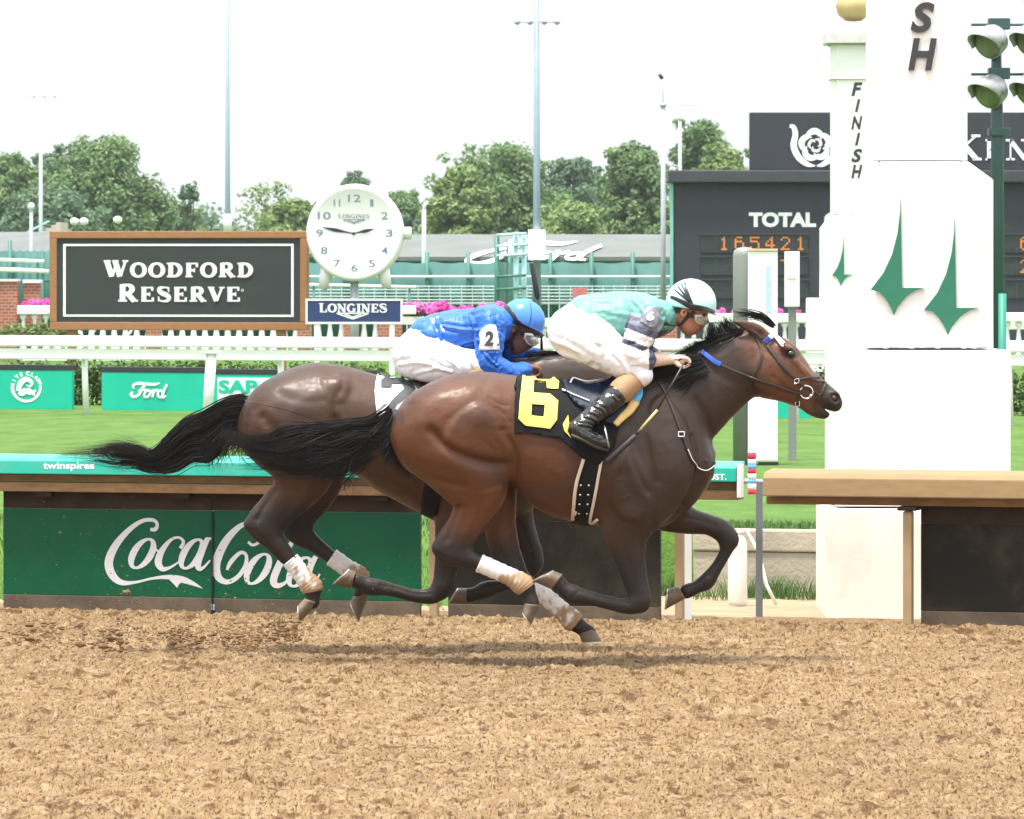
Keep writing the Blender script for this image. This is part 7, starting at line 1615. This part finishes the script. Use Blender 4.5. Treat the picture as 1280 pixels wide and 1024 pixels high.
J1 = dict(
    torso=[(715, 414, 0, 28, .155), (736, 403, 0, 29.5, .15), (764, 399.5, 0, 29, .142), (792, 397, 0, 27, .155), (814, 398, 0, 21, .15), (829, 396, 0, 15, .085), (841, 394, 0, 12, .060), (853, 390, 0, 12.5, .058)],
    armN=[(800, 392, -.12, 19, .075), (809, 394, -.185, 16, .066), (801, 414, -.222, 13.5, .058), (789, 442, -.25, 11.5, .050), (803, 449, -.235, 10.5, .046), (820, 449, -.19, 8.6, .037), (838, 449, -.135, 6.3, .026)],
    armF=[(804, 392, .12, 19, .075), (813, 394, .185, 16, .066), (806, 414, .222, 13.5, .058), (797, 440, .25, 11.5, .050), (812, 448, .225, 10.5, .046), (828, 450, .16, 8.6, .037), (848, 452, .095, 6.3, .026)],
    handN=(850, 450, -.115), handF=(858, 453, .075), thighN=th1, shinN=sn1, thighF=tl(th1, 1), shinF=tl(sn1, 1),
    face=[[(868, 382, 0, 17, .066), (870, 394, 0, 14, .060), (867, 405, 0, 11, .050), (862, 412, 0, 8, .040)], [(852, 398, 0, 10, .060), (858, 410, 0, 7.5, .046)], [(880, 394, 0, 3.2, .012), (881, 401, 0, 3.5, .014), (877, 407, 0, 3.8, .018)], [(872, 411, 0, 3, .024), (870, 414.5, 0, 3, .022)], [(880, 389, -.03, 4, .02), (881, 389, .03, 4, .02)]],
    skull=(862, 377), tilt=.5, ear=(854, 391, -.3), eye=(878, 395), skin_col=skin1,
    breech=[], waist=[], hem=[((729, 0, 400), (-.86, 0, .1 - .6))], slv=5, silk_col=silk1,
    bfolds=[([(690, 425), (712, 434), (735, 450)], .006, .014), ([(700, 442), (722, 448), (745, 462)], .006, .012), ([(745, 425), (755, 440), (757, 458)], .004, .012), ([(765, 440), (778, 452), (783, 466)], .005, .010), ([(728, 412), (742, 424), (752, 428)], .005, .012)],
    sfolds=[([(735, 408), (765, 425), (790, 424)], .006, .012), ([(790, 375), (800, 385), (806, 400)], .005, .010), ([(745, 385), (775, 392), (795, 396)], .004, .012), ([(830, 398), (822, 412), (812, 424)], .006, .009)],
    cuffN=[(787, 476, -.242, 12.2, .056), (782, 481, -.252, 12.8, .057), (775, 487.5, -.264, 12.6, .054)], cuffF=[(797, 472, .231, 13.2, .059), (790, 479, .249, 13.8, .060), (779, 489, .268, 13.6, .057)],
    btfolds=[([(742, 505), (752, 510), (757, 518)], .007, .006), ([(730, 518), (742, 522), (750, 530)], .007, .006), ([(722, 528), (735, 530), (745, 537)], .006, .005), ([(735, 512), (746, 516)], .005, .005), ([(727, 534), (740, 541), (750, 546)], .004, .005), ([(764, 493), (772, 500)], .005, .006)],
    sole=[(713, 541), (725, 545.5), (744, 555), (759, 560)], stirrup=(757, 556),
    helm=((864, 379), (.130, .106, .126), -.25), rim=((838, 383), (893, 391)), brim=[(880, 388, 0, 2.4, .085), (888, 390.5, 0, 2.2, .070), (895, 393, 0, 1.6, .045)],
    helm_col=lambda V, px, py, N_: np.tile(np.array([.50, .80, .79]), (len(V), 1)),
    stripes=[([(865, 385), (861, 374), (857.5, 362), (855.5, 353)], (.026, .008)), ([(862, 376), (857, 366), (851, 355)], (.018, .006)), ([(861, 376), (853, 366), (846.5, 357)], (.016, .006)), ([(861, 377), (851, 369), (842.5, 362)], (.014, .006)), ([(864, 384), (850, 376), (838, 371)], (.030, .016)), ([(862, 383), (874, 385), (885, 387.5), (893, 389.5)], (.030, .024))],
    chin=[([(868, 389), (860, 395), (852, 404), (846, 413)], .016), ([(836, 383), (838, 393), (841, 404), (845, 414)], .014)],
    gog=[(868, 393), (876, 393), (883, 396), (884, 402), (879, 406), (872, 405), (868, 400)], lens=[(870, 395), (876, 395), (881, 397.5), (881.5, 401.5), (877, 404), (872, 403), (870, 399)], band=[(869, 396), (860, 393), (848, 388), (840, 386)])
jk1, silk_o, ssk, hs1, helm1 = build_jockey(H1, J1, 'jockey in pale teal silks and striped helmet, crouched low on the leading horse')
arm_lay = Lay(silk_o, ssk)
pt_ = drape('arm_patch', H1, arm_lay, [(803, 385), (815, 382), (824, 386), (819, 407), (812, 410), (798, 402)], mat('grey arm patch', (.20, .20, .25), .5), silk_o, .004, .003, 3)[0]
v, f = text_polys('6', 1, .05, .1); v = fit(v, 806, 389, 816, 400)
new_mesh('number', flat_on(Lay(pt_, ssk), H1, v, .009), f, m_wletter, pt_)

# --- trailing jockey
arm2 = [(614, 398), (612, 425), (612, 456), (632, 465), (655, 462)]
def silk2(V, px, py, N_):
    n = fbm(V * 9, 3)[:, None]; return np.array([.018, .125, .52]) * (1 + .25 * (n - .5)) + 0 * V
def skin2(V, px, py, N_):
    n = fbm(V * 30, 3)[:, None]; c = np.array([.17, .068, .042]) * (1 + .4 * (n - .5)) + 0 * V
    h = (px < 640) & (py < 412) & (px > 620); c[h] = [.03, .02, .016]; return c
th2 = [(519, 446, -.10, 26, .105), (546, 452, -.165, 23.5, .10), (575, 455, -.20, 19, .082), (596, 456, -.218, 15, .066), (604, 460, -.222, 13, .06)]
sn2 = [(602, 463, -.225, 13, .058), (590, 474, -.232, 13.5, .057), (575, 488, -.238, 13, .054), (560, 501, -.243, 12, .05), (546, 513, -.248, 11, .045), (533, 524, -.25, 10.5, .042), (526, 529, -.25, 9, .04), (537, 536, -.25, 7.6, .042), (552, 543, -.25, 7, .044), (563, 548.5, -.25, 4.6, .034)]
J2 = dict(
    torso=[(517, 445, 0, 25, .15), (539, 425, 0, 25, .15), (568, 417, 0, 24.5, .142), (598, 414, 0, 23.5, .155), (618, 408, 0, 18, .15), (630, 407, 0, 13, .085), (639, 408, 0, 11, .06), (646, 410, 0, 11, .056)],
    armN=[(606, 404, -.12, 18, .075), (613, 405, -.185, 15.5, .066), (612, 425, -.222, 13.5, .058), (612, 452, -.245, 12, .052), (630, 464, -.225, 9.5, .046), (644, 466, -.18, 7.5, .037), (655, 463, -.13, 6, .026)],
    armF=[(612, 404, .12, 18, .075), (622, 405, .185, 15.5, .066), (630, 424, .215, 13, .058), (636, 446, .225, 11.5, .052), (650, 452, .19, 9, .045), (660, 450, .14, 7.5, .036), (668, 446, .10, 6, .026)],
    handN=(664, 462, -.115), handF=(676, 445, .085), thighN=th2, shinN=sn2, thighF=tl(th2, 1), shinF=tl(sn2, 1),
    face=[[(661, 412, 0, 15, .064), (659, 421, 0, 14, .058), (651, 430, 0, 11, .05), (645, 436, 0, 8, .04)], [(640, 416, 0, 10, .058), (642, 429, 0, 7.5, .046)], [(666, 420, 0, 3.0, .012), (665, 427, 0, 3.4, .014), (660, 432, 0, 3.6, .018)], [(655, 434.5, 0, 3, .024), (652, 437.5, 0, 3, .022)], [(667, 414, -.03, 4, .02), (667, 414, .03, 4, .02)]],
    skull=(650, 404), tilt=.9, ear=(641.5, 411, -.5), eye=(665, 420), skin_col=skin2,
    breech=[], waist=[], hem=[((526, 0, 424), (-.70, 0, -.70))], slv=7, silk_col=silk2,
    bfolds=[([(500, 455), (525, 452), (548, 458)], .006, .012), ([(520, 466), (545, 460), (565, 464)], .006, .010), ([(560, 448), (572, 456), (575, 466)], .004, .010), ([(585, 448), (594, 458), (594, 468)], .005, .008)],
    sfolds=[([(545, 400), (552, 418), (548, 436)], .011, .009), ([(560, 440), (580, 428), (604, 424)], .012, .010), ([(555, 408), (580, 412), (600, 412)], .010, .010), ([(588, 395), (594, 410), (598, 430)], .010, .008), ([(618, 396), (624, 412), (622, 430)], .011, .007), ([(606, 440), (614, 450), (622, 456)], .011, .007), ([(622, 440), (618, 452)], .006, .006)],
    cuffN=[(597, 466, -.228, 13.2, .059), (590, 473, -.232, 13.8, .060), (579, 484, -.236, 13.6, .057)], cuffF=[(603, 466, .228, 13.2, .059), (596, 473, .232, 13.8, .060), (585, 484, .236, 13.6, .057)],
    btfolds=[], sole=[(519, 536), (531, 540.5), (550, 550), (565, 555)], stirrup=(563, 551),
    helm=((653.5, 401), (.122, .104, .116), .55 * -1), rim=((634, 398), (679, 419)), brim=[(664, 412, 0, 2.2, .085), (672, 415.5, 0, 2.1, .070), (680, 419, 0, 1.6, .045)],
    helm_col=lambda V, px, py, N_: np.tile(np.array([.055, .21, .62]), (len(V), 1)),
    stripes=[([(632, 383), (637, 388), (643, 396), (648, 405)], (.026, .020)), ([(641, 394), (650, 404), (664, 411), (678, 417.5)], (.014, .012)), ([(663, 379), (664, 392), (662, 404)], (.003, .003))],
    chin=[([(649, 407), (644, 416), (640, 428), (643, 437)], .014)],
    gog=[(656, 415), (664, 416), (671, 421), (670, 427), (664, 431), (658, 428), (655, 421)], lens=[(658, 417.5), (663, 418.5), (668, 422), (667.5, 426), (663, 428.5), (659, 426), (657.5, 421)], band=[(656, 418), (650, 413), (642, 406)])
jk2, silk2o, ssk2, hs2, helm2 = build_jockey(H2, J2, 'jockey in bright blue silks and helmet, crouched on the trailing horse')
al2 = Lay(silk2o, ssk2)
pt_ = drape('arm_patch', H2, al2, [(600, 437), (601, 414), (606, 408), (613, 405.5), (620, 407), (623, 414), (624, 437)], m_cloth_w, silk2o, .004, .004, 3)[0]
v, f = text_polys('2', 1, .05, .12); v = fit(v, 605.5, 413, 617, 431.5)
new_mesh('number', flat_on(Lay(pt_, ssk2), H2, v, .005), f, m_ink, pt_)

# --- whips
def whip(label, fig, pts, m_tip, y):
    W3 = lambda p, dy=0: Vector((fig.x(p[0]), fig.Y + y + dy, fig.z(p[1])))
    a, b, c, d, e = pts      # hand end ... thick end
    root = empty('whip', W3(e), label, 'whip')
    mb = MB(); mb.tube([W3(a), W3(b)], [.0055, .005], 10); mb.build('shaft', m_leather, root, True)
    mb = MB(); mb.tube([W3(b), W3(c)], [.0065, .006], 10); mb.build('band', m_tip, root, True)
    mb = MB(); mb.tube([W3(c), W3(d)], [.0055, .007], 10); mb.build('neck', m_leather, root, True)
    mb = MB(); mb.tube([W3(d), W3(d).lerp(W3(e), .05), W3(d).lerp(W3(e), .96), W3(e)], [.009, .0145, .0155, .010], 12); mb.build('padded_flap', m_black, root, True)
    return root
whip('black whip with a yellow band slanting down across the leading horse\'s shoulder', H1, [(852, 452), (819, 510), (798, 534), (793, 541), (757, 574)], mat('pale yellow band', (.68, .58, .24), .5), -.40)
r_ = empty('whip', (H2.x(677), H2.Y + .1, H2.z(446)), 'slim black whip held upright between the two jockeys', 'whip')
mb = MB(); pts_ = [(677.5, 448), (676.8, 420), (674.5, 395), (672, 372)]; mb.tube([(H2.x(a), H2.Y + .09, H2.z(b)) for a, b in pts_], [.010, .0065, .005, .005], 10); mb.build('shaft', m_leather, r_, True)
mb = MB(); pts_ = [(672.2, 374), (671.8, 370), (664.5, 330), (664, 327.5)]; mb.tube([(H2.x(a), H2.Y + .09, H2.z(b)) for a, b in pts_], [.007, .015, .013, .008], 12); mb.build('padded_flap', m_black, r_, True)

# ------------------------------------------------------------------ flying dirt
R_ = np.random.RandomState(11); vs, fs = [], []
def clod(c, r):
    b = len(vs); t = (1 + 5 ** .5) / 2
    ico = np.array([(-1, t, 0), (1, t, 0), (-1, -t, 0), (1, -t, 0), (0, -1, t), (0, 1, t), (0, -1, -t), (0, 1, -t), (t, 0, -1), (t, 0, 1), (-t, 0, -1), (-t, 0, 1)]) / 1.9
    ico = ico * (.7 + .6 * R_.rand(12, 1)) * np.array([1 + R_.rand() * .8, 1, .6 + .5 * R_.rand()]) * r
    vs.extend([tuple(np.array(c) + q) for q in ico])
    fs.extend([tuple(b + i for i in q) for q in ((0, 11, 5), (0, 5, 1), (0, 1, 7), (0, 7, 10), (0, 10, 11), (1, 5, 9), (5, 11, 4), (11, 10, 2), (10, 7, 6), (7, 1, 8), (3, 9, 4), (3, 4, 2), (3, 2, 6), (3, 6, 8), (3, 8, 9), (4, 9, 5), (2, 4, 11), (6, 2, 10), (8, 6, 7), (9, 8, 1))])
for cx, cy, sx, sy, n, rm in ((40, 795, 22, 9, 190, .009), (60, 786, 10, 6, 70, .007), (140, 806, 14, 10, 120, .012), (125, 790, 26, 8, 90, .006), (228, 798, 13, 7, 220, .010), (300, 800, 28, 8, 520, .007), (352, 788, 12, 9, 320, .008), (250, 792, 70, 9, 600, .0042), (155, 745, 24, 28, 70, .005), (300, 735, 70, 22, 220, .0035), (470, 725, 40, 22, 60, .0032), (120, 700, 90, 50, 120, .0026), (160, 790, 90, 12, 160, .006)):
    for i in range(n):
        p = P(cx + R_.randn() * sx, cy + R_.randn() * sy, 28.0 + R_.randn() * .35)
        if p.z > .02: clod(p, rm * R_.lognormal(0, .5) * .55)
m_clod = mat('flying dirt', (.165, .098, .046), .95, var=.5, scale=3)
o = new_mesh('flying_dirt', vs, fs, m_clod); o['kind'] = 'stuff'

# ------------------------------------------------------------------ summer haze over the course
mb = MB(); mb.box(-400, 400, -60, 520, -1.2, 60); hz = mb.build('haze', bpy.data.materials.new('haze air'), None)
hz['kind'] = 'stuff'; m = hz.data.materials[0]; m.use_nodes = True; t_ = m.node_tree; t_.nodes.clear()
o_ = t_.nodes.new('ShaderNodeOutputMaterial'); v_ = t_.nodes.new('ShaderNodeVolumePrincipled'); v_.inputs['Color'].default_value = (.86, .92, .96, 1); v_.inputs['Density'].default_value = .00015; v_.inputs['Anisotropy'].default_value = .2
t_.links.new(v_.outputs['Volume'], o_.inputs['Volume'])
